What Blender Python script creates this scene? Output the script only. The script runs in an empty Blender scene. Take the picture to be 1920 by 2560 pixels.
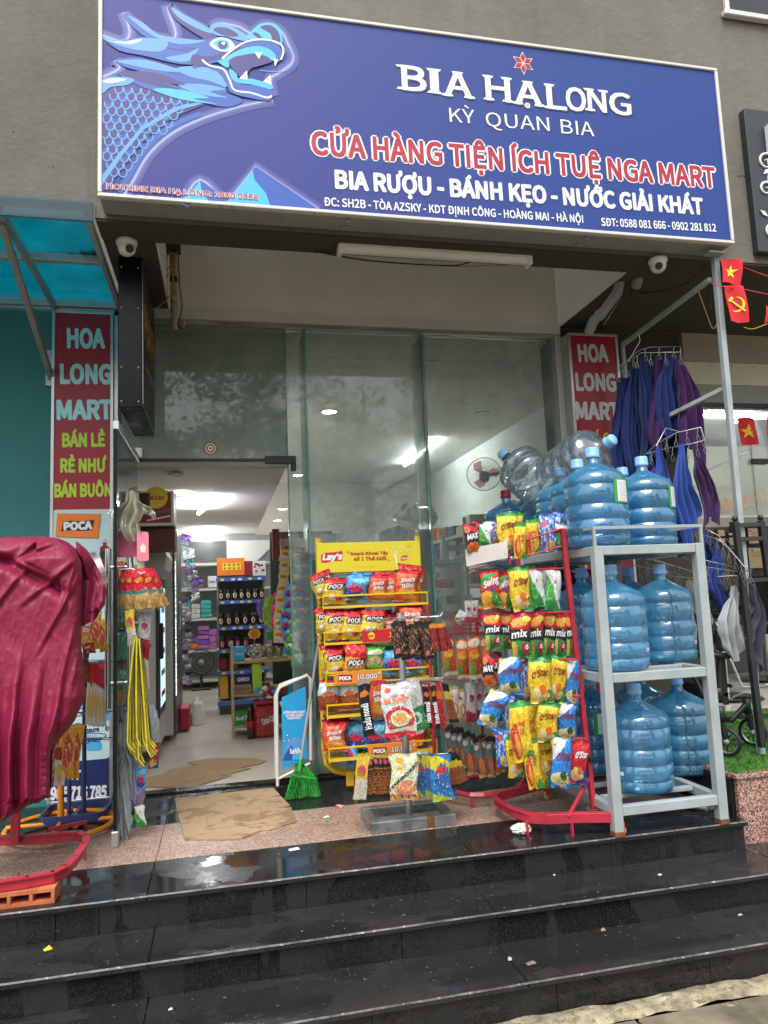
import bpy, bmesh, math, random, os
from mathutils import Vector, Matrix, noise
R_ = math.radians
PI = math.pi
sc = bpy.context.scene
C = sc.collection
rnd = random.Random(7)

# ------------------------------------------------------------ camera, sky, sun, exposure
YAW, PIT, ROL, FPX, CAMZ = 0.220898557, 0.114318801, -0.0412703518, 1811.23, 1.08
def _cam_axes():
    cy, sy, cp, sp, cr, sr = math.cos(YAW), math.sin(YAW), math.cos(PIT), math.sin(PIT), math.cos(ROL), math.sin(ROL)
    f = Vector((sy*cp, cy*cp, sp)); r = Vector((cy, -sy, 0)); u = r.cross(f)
    return cr*r + sr*u, -sr*r + cr*u, f
CR, CU, CF = _cam_axes()
cam_d = bpy.data.cameras.new('camera'); cam = bpy.data.objects.new('camera', cam_d); C.objects.link(cam)
cam_d.sensor_fit = 'HORIZONTAL'; cam_d.sensor_width = 36; cam_d.lens = 36*FPX/1920
cam_d.clip_start = .05; cam_d.clip_end = 400
cam.matrix_world = Matrix(((CR.x, CU.x, -CF.x, 0), (CR.y, CU.y, -CF.y, 0), (CR.z, CU.z, -CF.z, CAMZ), (0, 0, 0, 1)))
sc.camera = cam

SUN_EL, SUN_AZ = 58, 200
w = bpy.data.worlds.new('World'); sc.world = w; w.use_nodes = True
nt = w.node_tree; nt.nodes.clear()
wo = nt.nodes.new('ShaderNodeOutputWorld'); bg = nt.nodes.new('ShaderNodeBackground')
sky = nt.nodes.new('ShaderNodeTexSky'); sky.sky_type = 'NISHITA'; sky.sun_disc = False
sky.sun_elevation = R_(SUN_EL); sky.sun_rotation = R_(SUN_AZ); sky.air_density = 1.5; sky.dust_density = 3
hs = nt.nodes.new('ShaderNodeHueSaturation'); hs.inputs['Saturation'].default_value = .22
nt.links.new(sky.outputs[0], hs.inputs['Color']); nt.links.new(hs.outputs[0], bg.inputs[0])
bg.inputs[1].default_value = .15
nt.links.new(bg.outputs[0], wo.inputs[0])
sun_d = bpy.data.lights.new('sun', 'SUN'); sun_d.energy = 1.2; sun_d.angle = R_(30); sun_d.color = (1, .98, .94)
sun = bpy.data.objects.new('sun', sun_d); C.objects.link(sun)
sdir = Vector((math.sin(R_(SUN_AZ))*math.cos(R_(SUN_EL)), math.cos(R_(SUN_AZ))*math.cos(R_(SUN_EL)), math.sin(R_(SUN_EL))))
sun.rotation_euler = (-sdir).to_track_quat('-Z', 'Y').to_euler()
sc.view_settings.view_transform = 'Standard'; sc.view_settings.look = 'None'
sc.view_settings.exposure = 1.0; sc.view_settings.gamma = 1; sc.view_settings.use_curve_mapping = False
sc.cycles.max_bounces = 12; sc.cycles.transparent_max_bounces = 40; sc.cycles.diffuse_bounces = 4
sc.cycles.glossy_bounces = 4; sc.cycles.transmission_bounces = 8; sc.cycles.use_denoising = True
sc.cycles.sample_clamp_indirect = 6; sc.cycles.caustics_reflective = False; sc.cycles.caustics_refractive = False

def at(px, py, Y=None, Z=None, X=None):
    """where the line of sight through a point of the photograph meets a real plane of the place"""
    d = CR*((px-960)/FPX) - CU*((py-1280)/FPX) + CF
    t = Y/d.y if Y is not None else ((Z-CAMZ)/d.z if Z is not None else X/d.x)
    return Vector((0, 0, CAMZ)) + d*t

# ------------------------------------------------------------ materials
MATS = {}
def _n(nt, t, **k):
    n = nt.nodes.new(t)
    for a, b in k.items(): setattr(n, a, b)
    return n
def sock(nt, a, inp):
    if hasattr(a, 'is_output') or hasattr(a, 'links'): nt.links.new(a, inp)
    else: inp.default_value = a
def mth(nt, op, a, b=0.0, c=0.0):
    n = nt.nodes.new('ShaderNodeMath'); n.operation = op
    sock(nt, a, n.inputs[0]); sock(nt, b, n.inputs[1]); sock(nt, c, n.inputs[2]); return n.outputs[0]
def mixc(nt, f, a, b, bt='MIX'):
    n = nt.nodes.new('ShaderNodeMix'); n.data_type = 'RGBA'; n.blend_type = bt
    sock(nt, f, n.inputs[0]); sock(nt, a, n.inputs[6]); sock(nt, b, n.inputs[7]); return n.outputs[2]
def ramp(nt, f, lo, hi, a=0.0, b=1.0):
    n = nt.nodes.new('ShaderNodeMapRange'); n.clamp = True
    sock(nt, f, n.inputs[0]); n.inputs[1].default_value = lo; n.inputs[2].default_value = hi
    n.inputs[3].default_value = a; n.inputs[4].default_value = b; return n.outputs[0]
def nz(nt, co, s, det=4, rough=.55, typ='noise', dim=None):
    if typ == 'noise':
        n = nt.nodes.new('ShaderNodeTexNoise'); n.inputs['Scale'].default_value = s; n.inputs['Detail'].default_value = det
        n.inputs['Roughness'].default_value = rough; nt.links.new(co, n.inputs['Vector']); return n.outputs['Fac']
    n = nt.nodes.new('ShaderNodeTexVoronoi'); n.inputs['Scale'].default_value = s; nt.links.new(co, n.inputs['Vector'])
    return n.outputs['Color'] if typ == 'vcol' else n.outputs['Distance']
def c4(c): return (c[0], c[1], c[2], 1)
def stretch(nt, co, v):
    n = nt.nodes.new('ShaderNodeMapping'); n.inputs['Scale'].default_value = v; nt.links.new(co, n.inputs[0]); return n.outputs[0]
def newmat(name):
    m = bpy.data.materials.new(name); m.use_nodes = True; nt = m.node_tree
    p = nt.nodes['Principled BSDF']; tc = nt.nodes.new('ShaderNodeTexCoord')
    MATS[name] = m
    return m, nt, p, tc
def bump(nt, p, h, s=.3, d=.002):
    b = nt.nodes.new('ShaderNodeBump'); b.inputs['Strength'].default_value = s; b.inputs['Distance'].default_value = d
    nt.links.new(h, b.inputs['Height']); nt.links.new(b.outputs[0], p.inputs['Normal']); return b
def mat(name, col, rough=.5, metal=0, var=.18, vs=6, bs=80, bd=.0008, col2=None, coat=0, st=None, thr=None, spec=.5, emit=0):
    """colour with uneven wear, fine relief and uneven gloss"""
    if name in MATS: return MATS[name]
    m, nt, p, tc = newmat(name); co = tc.outputs['Object']
    if st: co = stretch(nt, co, st)
    n1 = nz(nt, co, vs, 6, .6)
    dark = tuple(x*(1-var*1.6) for x in col); lite = tuple(min(1, x*(1+var)) for x in col)
    c = mixc(nt, ramp(nt, n1, .3, .7), c4(dark), c4(lite))
    if col2:
        n3 = nz(nt, co, vs*2.3, 8, .7); lo = thr if thr else .58
        c = mixc(nt, ramp(nt, n3, lo, lo+.06), c, c4(col2))
    nt.links.new(c, p.inputs['Base Color'])
    n2 = nz(nt, co, bs, 4)
    nt.links.new(ramp(nt, n1, .25, .75, max(0, rough-.1), min(1, rough+.12)), p.inputs['Roughness'])
    p.inputs['Metallic'].default_value = metal; p.inputs['Specular IOR Level'].default_value = spec
    if coat: p.inputs['Coat Weight'].default_value = coat; p.inputs['Coat Roughness'].default_value = .12
    if bd: bump(nt, p, n2, .5, bd)
    if emit: p.inputs['Emission Color'].default_value = c4(col); p.inputs['Emission Strength'].default_value = emit
    return m
def mflat(name, col, rough=.45, coat=0):
    """flat print or plain plastic"""
    if name in MATS: return MATS[name]
    m, nt, p, tc = newmat(name)
    n1 = nz(nt, tc.outputs['Object'], 14, 5)
    nt.links.new(mixc(nt, n1, c4(tuple(x*.88 for x in col)), c4(tuple(min(1, x*1.08) for x in col))), p.inputs['Base Color'])
    p.inputs['Roughness'].default_value = rough
    if coat: p.inputs['Coat Weight'].default_value = coat
    return m
def emis(name, col, s):
    m, nt, p, tc = newmat(name); p.inputs['Base Color'].default_value = c4(col)
    p.inputs['Emission Color'].default_value = c4(col); p.inputs['Emission Strength'].default_value = s
    return m
def glass(name, tint=(.86, .93, .9), haze=.05, hazecol=(.55, .6, .57), rough=.02, ior=1.5, streak=0, gl=1.0):
    """thin sheet: see-through by its tint, mirror by fresnel, a veil of dust"""
    m, nt, p, tc = newmat(name); out = [n for n in nt.nodes if n.type == 'OUTPUT_MATERIAL'][0]
    nt.nodes.remove(p)
    tr = _n(nt, 'ShaderNodeBsdfTransparent'); tr.inputs[0].default_value = c4(tint)
    g = _n(nt, 'ShaderNodeBsdfGlossy'); g.inputs['Roughness'].default_value = rough
    fr = _n(nt, 'ShaderNodeFresnel'); fr.inputs[0].default_value = ior
    f2 = mth(nt, 'MULTIPLY', fr.outputs[0], gl); f2 = mth(nt, 'MINIMUM', f2, .95)
    mx = _n(nt, 'ShaderNodeMixShader'); nt.links.new(f2, mx.inputs[0]); nt.links.new(tr.outputs[0], mx.inputs[1]); nt.links.new(g.outputs[0], mx.inputs[2])
    df = _n(nt, 'ShaderNodeBsdfDiffuse'); df.inputs[0].default_value = c4(hazecol)
    dn = nz(nt, tc.outputs['Object'], 3, 8, .7)
    hz = ramp(nt, dn, .3, .75, haze*.4, haze*1.8)
    m2 = _n(nt, 'ShaderNodeMixShader'); nt.links.new(hz, m2.inputs[0]); nt.links.new(mx.outputs[0], m2.inputs[1]); nt.links.new(df.outputs[0], m2.inputs[2])
    nt.links.new(m2.outputs[0], out.inputs[0])
    return m
def granite(name, cols, scale=220, rough=.15, wet=None, bd=.0004, dirt=.0, dirtcol=(.25, .22, .16)):
    m, nt, p, tc = newmat(name); co = tc.outputs['Object']
    v = nz(nt, co, scale, typ='vcol'); sp = _n(nt, 'ShaderNodeSeparateColor'); nt.links.new(v, sp.inputs[0])
    cr = _n(nt, 'ShaderNodeValToRGB'); e = cr.color_ramp.elements; e[0].color = c4(cols[0]); e[0].position = 0
    e[1].color = c4(cols[-1]); e[1].position = .9
    for i, c in enumerate(cols[1:-1]):
        k = e.new(.9*(i+1)/(len(cols)-1)); k.color = c4(c)
    cr.color_ramp.interpolation = 'CONSTANT' if len(cols) > 3 else 'LINEAR'
    nt.links.new(sp.outputs[0], cr.inputs[0]); c = cr.outputs[0]
    big = nz(nt, co, 3.2, 8, .65)
    c = mixc(nt, ramp(nt, big, .35, .7, 0, .35), c, c4(tuple(x*.55 for x in cols[len(cols)//2])))
    if dirt:
        d = nz(nt, co, 7, 10, .75); c = mixc(nt, ramp(nt, d, .56, .72, 0, dirt), c, c4(dirtcol))
    nt.links.new(c, p.inputs['Base Color'])
    r = ramp(nt, big, .4, .6, rough, rough+.25)
    if wet:
        # puddled film: sharp-edged patches of mirror over the damp stone
        wn = nz(nt, stretch(nt, co, wet), 2.4, 6, .55); k = ramp(nt, wn, .47, .5)
        r = mth(nt, 'MULTIPLY_ADD', k, -(rough+.1), r); r = mth(nt, 'MAXIMUM', r, .025)
    nt.links.new(r, p.inputs['Roughness'])
    bump(nt, p, nz(nt, co, 160, 3), .35, bd)
    return m

# ------------------------------------------------------------ mesh builder
_fonts = {}
def font(k):
    if not _fonts:
        d = os.path.join(bpy.utils.resource_path('LOCAL'), 'datafiles', 'fonts')
        try: _fonts['sans'] = bpy.data.fonts.load(os.path.join(d, 'Noto Sans CJK Regular.woff2'))
        except Exception: _fonts['sans'] = None
    return _fonts['sans']
_tc = {}
def textgeo(s, bold=0.0, res=3):
    """filled outline of a line of lettering (a capital stands .509 high), thickened by stacking shifted prints"""
    bold = max(0, bold); k = (s, round(bold, 3), res)
    if k in _tc: return _tc[k]
    if (s, res) not in _tc:
        cu = bpy.data.curves.new('t', 'FONT'); cu.body = s; cu.size = 1; cu.resolution_u = res
        f = font('sans')
        if f: cu.font = f
        o = bpy.data.objects.new('t', cu); C.objects.link(o)
        dg = bpy.context.evaluated_depsgraph_get(); me = o.evaluated_get(dg).to_mesh()
        _tc[(s, res)] = ([(a.co.x*(1.98 if f else .746), a.co.y*(1.98 if f else .746)) for a in me.vertices] or [(0, 0)], [tuple(p.vertices) for p in me.polygons])
        o.evaluated_get(dg).to_mesh_clear(); bpy.data.objects.remove(o); bpy.data.curves.remove(cu)
    bv, bf = _tc[(s, res)]; v = []; fc = []; n = 0 if bold == 0 else (4 if bold < .025 or res < 3 else 8)
    for i in range(n+1):
        dx, dy = (0, 0) if i == n else (bold*math.cos(2*PI*(i+.5)/n)*1.15, bold*math.sin(2*PI*(i+.5)/n)*1.15)
        o_ = len(v); v += [(x+dx, y+dy, (i+1)/(n+1)) for x, y in bv]; fc += [tuple(q+o_ for q in f) for f in bf]
    x0 = min(a[0] for a in bv); x1 = max(a[0] for a in bv)
    _tc[k] = (v, fc, x0, x1); return _tc[k]

class MB:
    def __init__(s): s.v = []; s.f = []; s.mi = []; s.mats = []; s.uv = None; s.sm = []
    def m(s, mt):
        if mt not in s.mats: s.mats.append(mt)
        return s.mats.index(mt)
    def add(s, vs, fs, mt, smooth=False):
        o = len(s.v); s.v += [tuple(a) for a in vs]; k = s.m(mt)
        for f in fs: s.f.append(tuple(i+o for i in f)); s.mi.append(k); s.sm.append(smooth)
    def box(s, a, b, mt, bev=0, rot=None, org=None):
        x0, y0, z0 = a; x1, y1, z1 = b
        if x0 > x1: x0, x1 = x1, x0
        if y0 > y1: y0, y1 = y1, y0
        if z0 > z1: z0, z1 = z1, z0
        if bev <= 0:
            vs = [(x, y, z) for z in (z0, z1) for y in (y0, y1) for x in (x0, x1)]
            fs = [(0, 2, 3, 1), (4, 5, 7, 6), (0, 1, 5, 4), (2, 6, 7, 3), (0, 4, 6, 2), (1, 3, 7, 5)]
        else:
            b_ = min(bev, (x1-x0)/2.01, (y1-y0)/2.01, (z1-z0)/2.01); vs = []
            # chamfered box: three points per corner
            for zi, z in ((1, z0), (-1, z1)):
                for yi, y in ((1, y0), (-1, y1)):
                    for xi, x in ((1, x0), (-1, x1)):
                        vs += [(x, y+yi*b_, z+zi*b_), (x+xi*b_, y, z+zi*b_), (x+xi*b_, y+yi*b_, z)]
            I = lambda x, y, z, k: (z*4+y*2+x)*3+k
            fs = [(I(0,0,0,0), I(0,0,1,0), I(0,1,1,0), I(0,1,0,0)), (I(1,0,0,0), I(1,1,0,0), I(1,1,1,0), I(1,0,1,0)),
                  (I(0,0,0,1), I(1,0,0,1), I(1,0,1,1), I(0,0,1,1)), (I(0,1,0,1), I(0,1,1,1), I(1,1,1,1), I(1,1,0,1)),
                  (I(0,0,0,2), I(0,1,0,2), I(1,1,0,2), I(1,0,0,2)), (I(0,0,1,2), I(1,0,1,2), I(1,1,1,2), I(0,1,1,2))]
            for y in (0, 1):
                for z in (0, 1): fs.append((I(0,y,z,1), I(1,y,z,1), I(1,y,z,2), I(0,y,z,2)))
            for x in (0, 1):
                for z in (0, 1): fs.append((I(x,0,z,0), I(x,1,z,0), I(x,1,z,2), I(x,0,z,2)))
                for y in (0, 1): fs.append((I(x,y,0,0), I(x,y,1,0), I(x,y,1,1), I(x,y,0,1)))
            for x in (0, 1):
                for y in (0, 1):
                    for z in (0, 1): fs.append((I(x,y,z,0), I(x,y,z,1), I(x,y,z,2)))
        if rot is not None:
            o = Vector(org) if org is not None else Vector(((x0+x1)/2, (y0+y1)/2, (z0+z1)/2))
            vs = [rot @ (Vector(q)-o) + o for q in vs]
        s.add(vs, fs, mt)
    def bar(s, p, q, wd, ht, mt, up=(0, 0, 1), bev=0):
        """rectangular section between two points"""
        p = Vector(p); q = Vector(q); d = (q-p); L = d.length; d.normalize(); up = Vector(up)
        if abs(d.dot(up)) > .95: up = Vector((0, 1, 0))
        r = d.cross(up).normalized(); u = r.cross(d)
        t = MB(); t.box((-wd/2, 0, -ht/2), (wd/2, L, ht/2), mt, bev)
        M = Matrix((r, d, u)).transposed()
        s.add([M @ Vector(a) + p for a in t.v], t.f, mt)
    def tube(s, pts, r, mt, n=8, r2=None, cap=True, smooth=True):
        pts = [Vector(a) for a in pts]; vs = []; fs = []; N = len(pts); pr = None
        for i, p in enumerate(pts):
            d = (pts[min(i+1, N-1)] - pts[max(i-1, 0)]).normalized()
            if pr is None:
                a = Vector((0, 0, 1)) if abs(d.z) < .9 else Vector((1, 0, 0)); pr = d.cross(a).normalized()
            else:
                pr = (pr - d*pr.dot(d)); pr = pr.normalized() if pr.length > 1e-6 else d.orthogonal().normalized()
            b = d.cross(pr); rr = r if r2 is None else r + (r2-r)*i/(N-1)
            if callable(r): rr = r(i/(N-1))
            for k in range(n):
                an = 2*PI*k/n; vs.append(p + (pr*math.cos(an) + b*math.sin(an))*rr)
        for i in range(N-1):
            for k in range(n): fs.append((i*n+k, i*n+(k+1) % n, (i+1)*n+(k+1) % n, (i+1)*n+k))
        s.add(vs, fs, mt, smooth)
        if cap: s.add(vs[:n], [tuple(range(n))[::-1]], mt); s.add(vs[-n:], [tuple(range(n))], mt)
    def lathe(s, prof, c, mt, n=20, axis=None, smooth=True, ang=2*PI):
        """profile of (radius, height) about a vertical line through c"""
        c = Vector(c); vs = []; fs = []
        for r, z in prof:
            for k in range(n):
                a = ang*k/n; vs.append((r*math.cos(a), r*math.sin(a), z))
        for i in range(len(prof)-1):
            for k in range(n): fs.append((i*n+k, i*n+(k+1) % n, (i+1)*n+(k+1) % n, (i+1)*n+k))
        M = axis if axis is not None else Matrix.Identity(3)
        s.add([M @ Vector(q) + c for q in vs], fs, mt, smooth)
    def grid(s, fn, nu, nv, mt, smooth=True, closed=False):
        vs = [fn(i/nu, j/nv) for j in range(nv+1) for i in range(nu+1)]
        fs = [(j*(nu+1)+i, j*(nu+1)+i+1, (j+1)*(nu+1)+i+1, (j+1)*(nu+1)+i) for j in range(nv) for i in range(nu)]
        s.add(vs, fs, mt, smooth)
    def poly(s, pts, fn, mt):
        s.add([fn(*a) for a in pts], [tuple(range(len(pts)))], mt)
    def prism(s, pts, z0, z1, fn, mt):
        """polygon (u,v) swept between two depths; fn(u,v,w) -> point"""
        n = len(pts)
        s.add([fn(a, b, z0) for a, b in pts] + [fn(a, b, z1) for a, b in pts],
              [tuple(range(n))[::-1], tuple(range(n, 2*n))] + [(i, (i+1) % n, n+(i+1) % n, n+i) for i in range(n)], mt)
    def text(s, st, fn, h, mt, cx=0, cy=0, wd=None, bold=.02, ang=0, ital=0, res=3, al='c'):
        """st centred on (cx,cy) with capitals h tall, squeezed to wd; fn(u,v) -> point"""
        v, f, x0, x1 = textgeo(st, bold, res); bo = max(bold, 0); sy = h/(.509+.8*bo); sx = sy if wd is None else wd/max(x1-x0, 1e-6)
        ca, sa = math.cos(ang), math.sin(ang); mid = (x0+x1)/2 if al == 'c' else x0; o = []; e = 1e-3
        for x, y, z in v:
            a = (x-mid)*sx + ital*y*sy; b = (y-.2545)*sy; uu = cx + a*ca - b*sa; vv = cy + a*sa + b*ca
            p = Vector(fn(uu, vv))
            if z > 0: p = p + (Vector(fn(uu+e, vv))-p).cross(Vector(fn(uu, vv+e))-p).normalized()*(.0002*z)
            o.append(p)
        s.add(o, f, mt)
    def build(s, name, parent=None, loc=None, smooth=None, link=True):
        me = bpy.data.meshes.new(name)
        off = Vector((0, 0, 0))
        if loc is not None: off = Vector(loc)
        elif parent is not None: off = wpos(parent)
        me.from_pydata([Vector(a)-off for a in s.v] if off.length > 0 else s.v, [], s.f)
        for m_ in s.mats: me.materials.append(m_)
        me.polygons.foreach_set('material_index', s.mi); me.polygons.foreach_set('use_smooth', s.sm)
        me.update()
        o = bpy.data.objects.new(name, me)
        if link: C.objects.link(o)
        if parent is not None: o.parent = parent
        elif loc is not None: o.location = loc
        return o
def wpos(o):
    p = Vector((0, 0, 0))
    while o is not None: p = p + o.location; o = o.parent
    return p
def tag(o, label=None, cat=None, group=None, kind=None):
    if label: o['label'] = label
    if cat: o['category'] = cat
    if group: o['group'] = group
    if kind: o['kind'] = kind
    return o
def thing(name, label, cat, loc=(0, 0, 0), group=None, rz=0):
    o = bpy.data.objects.new(name, None); C.objects.link(o); o.location = loc; o.rotation_euler = (0, 0, rz)
    o.empty_display_size = .1
    return tag(o, label, cat, group)
def struct(name, mb=None, loc=None):
    o = mb.build(name, None, loc) if mb else bpy.data.objects.new(name, None)
    if not mb: C.objects.link(o)
    o['kind'] = 'structure'; return o
def copy_tree(o, parent=None, loc=None, rz=None):
    c = o.copy(); C.objects.link(c); c.parent = parent
    if loc is not None: c.location = loc
    if rz is not None: c.rotation_euler = rz if isinstance(rz, tuple) else (0, 0, rz)
    for ch in list(o.children): copy_tree(ch, c)
    return c
def part(parent, name, mt, a, b, bev=0, label=None):
    t = MB(); t.box(a, b, mt, bev); o = t.build(name, parent)
    if label: o['label'] = label
    return o
def facade(Y): return lambda u, v: (u, Y, v)          # (x, z) on a wall plane facing the street
def vfrom(px, py, Y): p = at(px, py, Y=Y); return (p.x, p.z)
# ------------------------------------------------------------ common materials
M_black = granite('black_granite', [(.006, .006, .007), (.011, .011, .012), (.02, .02, .021)], 420, .2, wet=(1.3, 2.2, 1), dirt=.25, dirtcol=(.09, .085, .075))
M_tread = granite('tread_granite', [(.01, .01, .0105), (.017, .017, .018), (.034, .034, .033)], 420, .3, wet=(1.1, 2.4, 1), dirt=.5, dirtcol=(.06, .056, .048))
M_riser = granite('riser_granite', [(.005, .005, .0055), (.011, .011, .013), (.026, .026, .027)], 300, .34, wet=(2.2, 1, .7), dirt=.4, dirtcol=(.025, .025, .025))
M_pink = granite('pink_granite', [(.1, .075, .065), (.42, .24, .17), (.5, .36, .28), (.3, .16, .11), (.55, .44, .36), (.2, .12, .1)], 210, .3, dirt=.3, dirtcol=(.16, .11, .08))
M_pinkw = granite('pink_granite_wall', [(.04, .03, .03), (.42, .2, .15), (.5, .3, .24), (.3, .13, .1), (.55, .42, .36), (.1, .06, .06)], 190, .15)
M_pave = mat('paver_stone', (.21, .18, .12), .7, var=.35, vs=4, bs=30, bd=.01, col2=(.33, .31, .26), thr=.62)
M_mortar = mat('old_mortar', (.34, .29, .19), .85, var=.35, vs=14, bs=50, bd=.02, col2=(.16, .14, .09), thr=.52)
M_edge = mat('chipped_highlit_nosing', (.12, .115, .105), .35, var=.5, vs=18, bs=90, bd=.002, col2=(.42, .4, .36), thr=.58)  # chips, plus the bright edge highlight put into the base colour
def render_wall():
    m, nt, p, tc = newmat('rain_stained_render'); co = tc.outputs['Object']
    c = mixc(nt, ramp(nt, nz(nt, co, 1.3, 8, .7), .3, .7), (.12, .113, .096, 1), (.185, .175, .15, 1))
    c = mixc(nt, ramp(nt, nz(nt, stretch(nt, co, (9, 9, .7)), 1, 7, .7), .5, .72, 0, .22), c, (.08, .074, .062, 1))
    c = mixc(nt, ramp(nt, nz(nt, co, 34, 6, .75), .62, .7, 0, .5), c, (.26, .25, .22, 1))
    v = _n(nt, 'ShaderNodeTexVoronoi'); v.feature = 'DISTANCE_TO_EDGE'; v.inputs['Scale'].default_value = .55
    ad = _n(nt, 'ShaderNodeVectorMath'); ad.operation = 'MULTIPLY_ADD'; n_ = _n(nt, 'ShaderNodeTexNoise'); n_.inputs['Scale'].default_value = 3; n_.inputs['Detail'].default_value = 8; nt.links.new(co, n_.inputs[0]); nt.links.new(n_.outputs['Color'], ad.inputs[0]); ad.inputs[1].default_value = (.5, .5, .5); nt.links.new(co, ad.inputs[2]); nt.links.new(ad.outputs[0], v.inputs['Vector'])
    cr = mth(nt, 'MULTIPLY', ramp(nt, v.outputs['Distance'], 0, .004, .8, 0), ramp(nt, nz(nt, co, .8, 2), .5, .56)); c = mixc(nt, cr, c, (.04, .037, .03, 1))
    nt.links.new(c, p.inputs['Base Color']); p.inputs['Roughness'].default_value = .9
    bump(nt, p, mth(nt, 'ADD', nz(nt, co, 22, 6, .6), mth(nt, 'MULTIPLY', nz(nt, co, 120, 3), .3)), .7, .008); return m
M_conc = render_wall(); mat('grey_render', (.165, .157, .135), .9, var=.14, vs=1.6, bs=26, bd=.006, col2=(.115, .11, .095), thr=.62)
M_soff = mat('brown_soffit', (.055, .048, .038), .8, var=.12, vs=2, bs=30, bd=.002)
M_cream = mat('cream_plaster', (.74, .72, .64), .8, var=.07, vs=2, bs=30, bd=.002)
M_white = mat('white_paint', (.62, .61, .57), .5, var=.05, vs=3, bs=50, bd=.0005)
M_teal = mat('teal_wall', (.035, .19, .19), .75, var=.1, vs=2, bs=22, bd=.004)
M_pinkpanel = mat('mauve_panel', (.42, .36, .33), .7, var=.08, vs=2, bs=30, bd=.001)
M_alu = mat('brushed_aluminium', (.55, .56, .56), .35, .85, var=.1, vs=5, bs=120, bd=.0002)
M_chrome = mat('chrome', (.72, .72, .72), .12, 1, var=.05, vs=9, bd=0)
M_greyst = mat('grey_painted_steel', (.34, .385, .395), .42, 0, var=.1, vs=9, bs=70, bd=.0006, col2=(.22, .1, .05), thr=.74)
M_rust = mat('rust', (.19, .065, .02), .85, 0, var=.4, vs=40, bs=90, bd=.002)
M_red = mat('red_painted_steel', (.42, .025, .045), .38, 0, var=.15, vs=9, bs=60, bd=.0005, col2=(.25, .03, .03), thr=.68)
M_yel = mat('yellow_painted_steel', (.75, .46, .02), .4, 0, var=.1, vs=9, bs=60, bd=.0005, col2=(.55, .32, .03), thr=.7)
M_org = mat('orange_painted_steel', (.8, .27, .02), .4, 0, var=.1, vs=9, bd=.0004)
M_blu = mat('navy_painted_steel', (.03, .05, .16), .4, 0, var=.1, vs=9, bd=.0004)
M_blk = mat('black_steel', (.018, .019, .021), .4, 0, var=.2, vs=12, bd=.0006, col2=(.05, .05, .05), thr=.7)
M_bplas = mat('black_plastic', (.015, .015, .016), .45, 0, var=.2, vs=12, bs=90, bd=.0003)
M_wplas = mat('white_plastic', (.7, .7, .68), .4, 0, var=.05, vs=8, bd=.0002)
M_gplas = mat('grey_plastic', (.3, .31, .3), .45, 0, var=.1, vs=8, bd=.0003)
M_pvc = mat('grey_pvc', (.26, .27, .28), .45, 0, var=.15, vs=10, bd=.0003)
M_wire = mat('wire_steel', (.42, .42, .41), .3, .9, var=.1, bd=0)
M_card = mat('cardboard', (.36, .24, .13), .85, var=.12, vs=5, bs=60, bd=.0006, st=(1, 1, 1))
M_cardw = mat('soaked_cardboard', (.38, .265, .15), .8, var=.12, vs=2.2, bs=70, bd=.001, col2=(.24, .155, .08), thr=.5)
M_tile = mat('cream_floor_tile', (.62, .58, .5), .16, var=.05, vs=2, bs=20, bd=.0002)
M_ply = mat('pale_wood', (.55, .36, .16), .55, var=.15, vs=6, st=(1, 1, 8), bs=60, bd=.0004)
M_glass = glass('shop_glass', (.88, .95, .92), .13, (.6, .69, .65), .03, 1.5, gl=1.15)
M_sglass = glass('salon_glass', (.94, .97, .96), .03, (.6, .65, .63), .02, 1.5, gl=.9)
M_gedge = mat('green_glass_edge', (.1, .26, .22), .1, 0, var=.15, vs=20, bd=0, coat=.6)
M_door = glass('door_glass', (.8, .88, .86), .1, (.5, .56, .55), .02)
# flat prints
P_blue = mflat('print_blue', (.018, .05, .33)); P_white = mflat('print_white', (.76, .78, .8)); P_tinted = mflat('print_canopy_tinted', (.42, .86, .92)); P_red = mflat('print_red', (.56, .015, .035))  # light cyan: teal canopy light on white side-sign letters, put into their colour
P_black = mflat('print_black', (.01, .01, .012)); P_yel = mflat('print_yellow', (.85, .62, .03)); P_org = mflat('print_orange', (.85, .2, .02))
P_navy = mflat('print_navy', (.012, .025, .12)); P_lime = mflat('print_lime', (.5, .72, .04)); P_gold = mat('gold_letters', (.72, .36, .03), .3, .2, bd=0)
P_cyan = mflat('print_cyan', (.06, .45, .8)); P_sky = mflat('print_pale_blue', (.11, .32, .68)); P_mid = mflat('print_mid_blue', (.025, .09, .42))
P_deep = mflat('print_deep_violet', (.035, .025, .19)); P_green = mflat('print_green', (.03, .33, .06)); P_grey = mflat('print_grey', (.4, .42, .42))
P_sred = mflat('print_sign_red', (.4, .01, .035)); P_brown = mflat('print_brown', (.25, .08, .02)); P_pink = mflat('print_pink', (.85, .25, .35)); P_cream = mflat('print_cream', (.78, .74, .5))
P_purple = mflat('print_purple', (.2, .08, .4)); P_teal = mflat('print_teal', (.05, .42, .4)); P_maroon = mflat('print_maroon', (.22, .01, .02))

YF = 4.54            # plane of the shop front
# ------------------------------------------------------------ ground, steps, platform
pv = MB(); pv.box((-14, -22, -1.0), (16, 2.28, -.385), M_pave); struct('pavement_bed', pv)
pave = struct('pavement')
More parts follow.
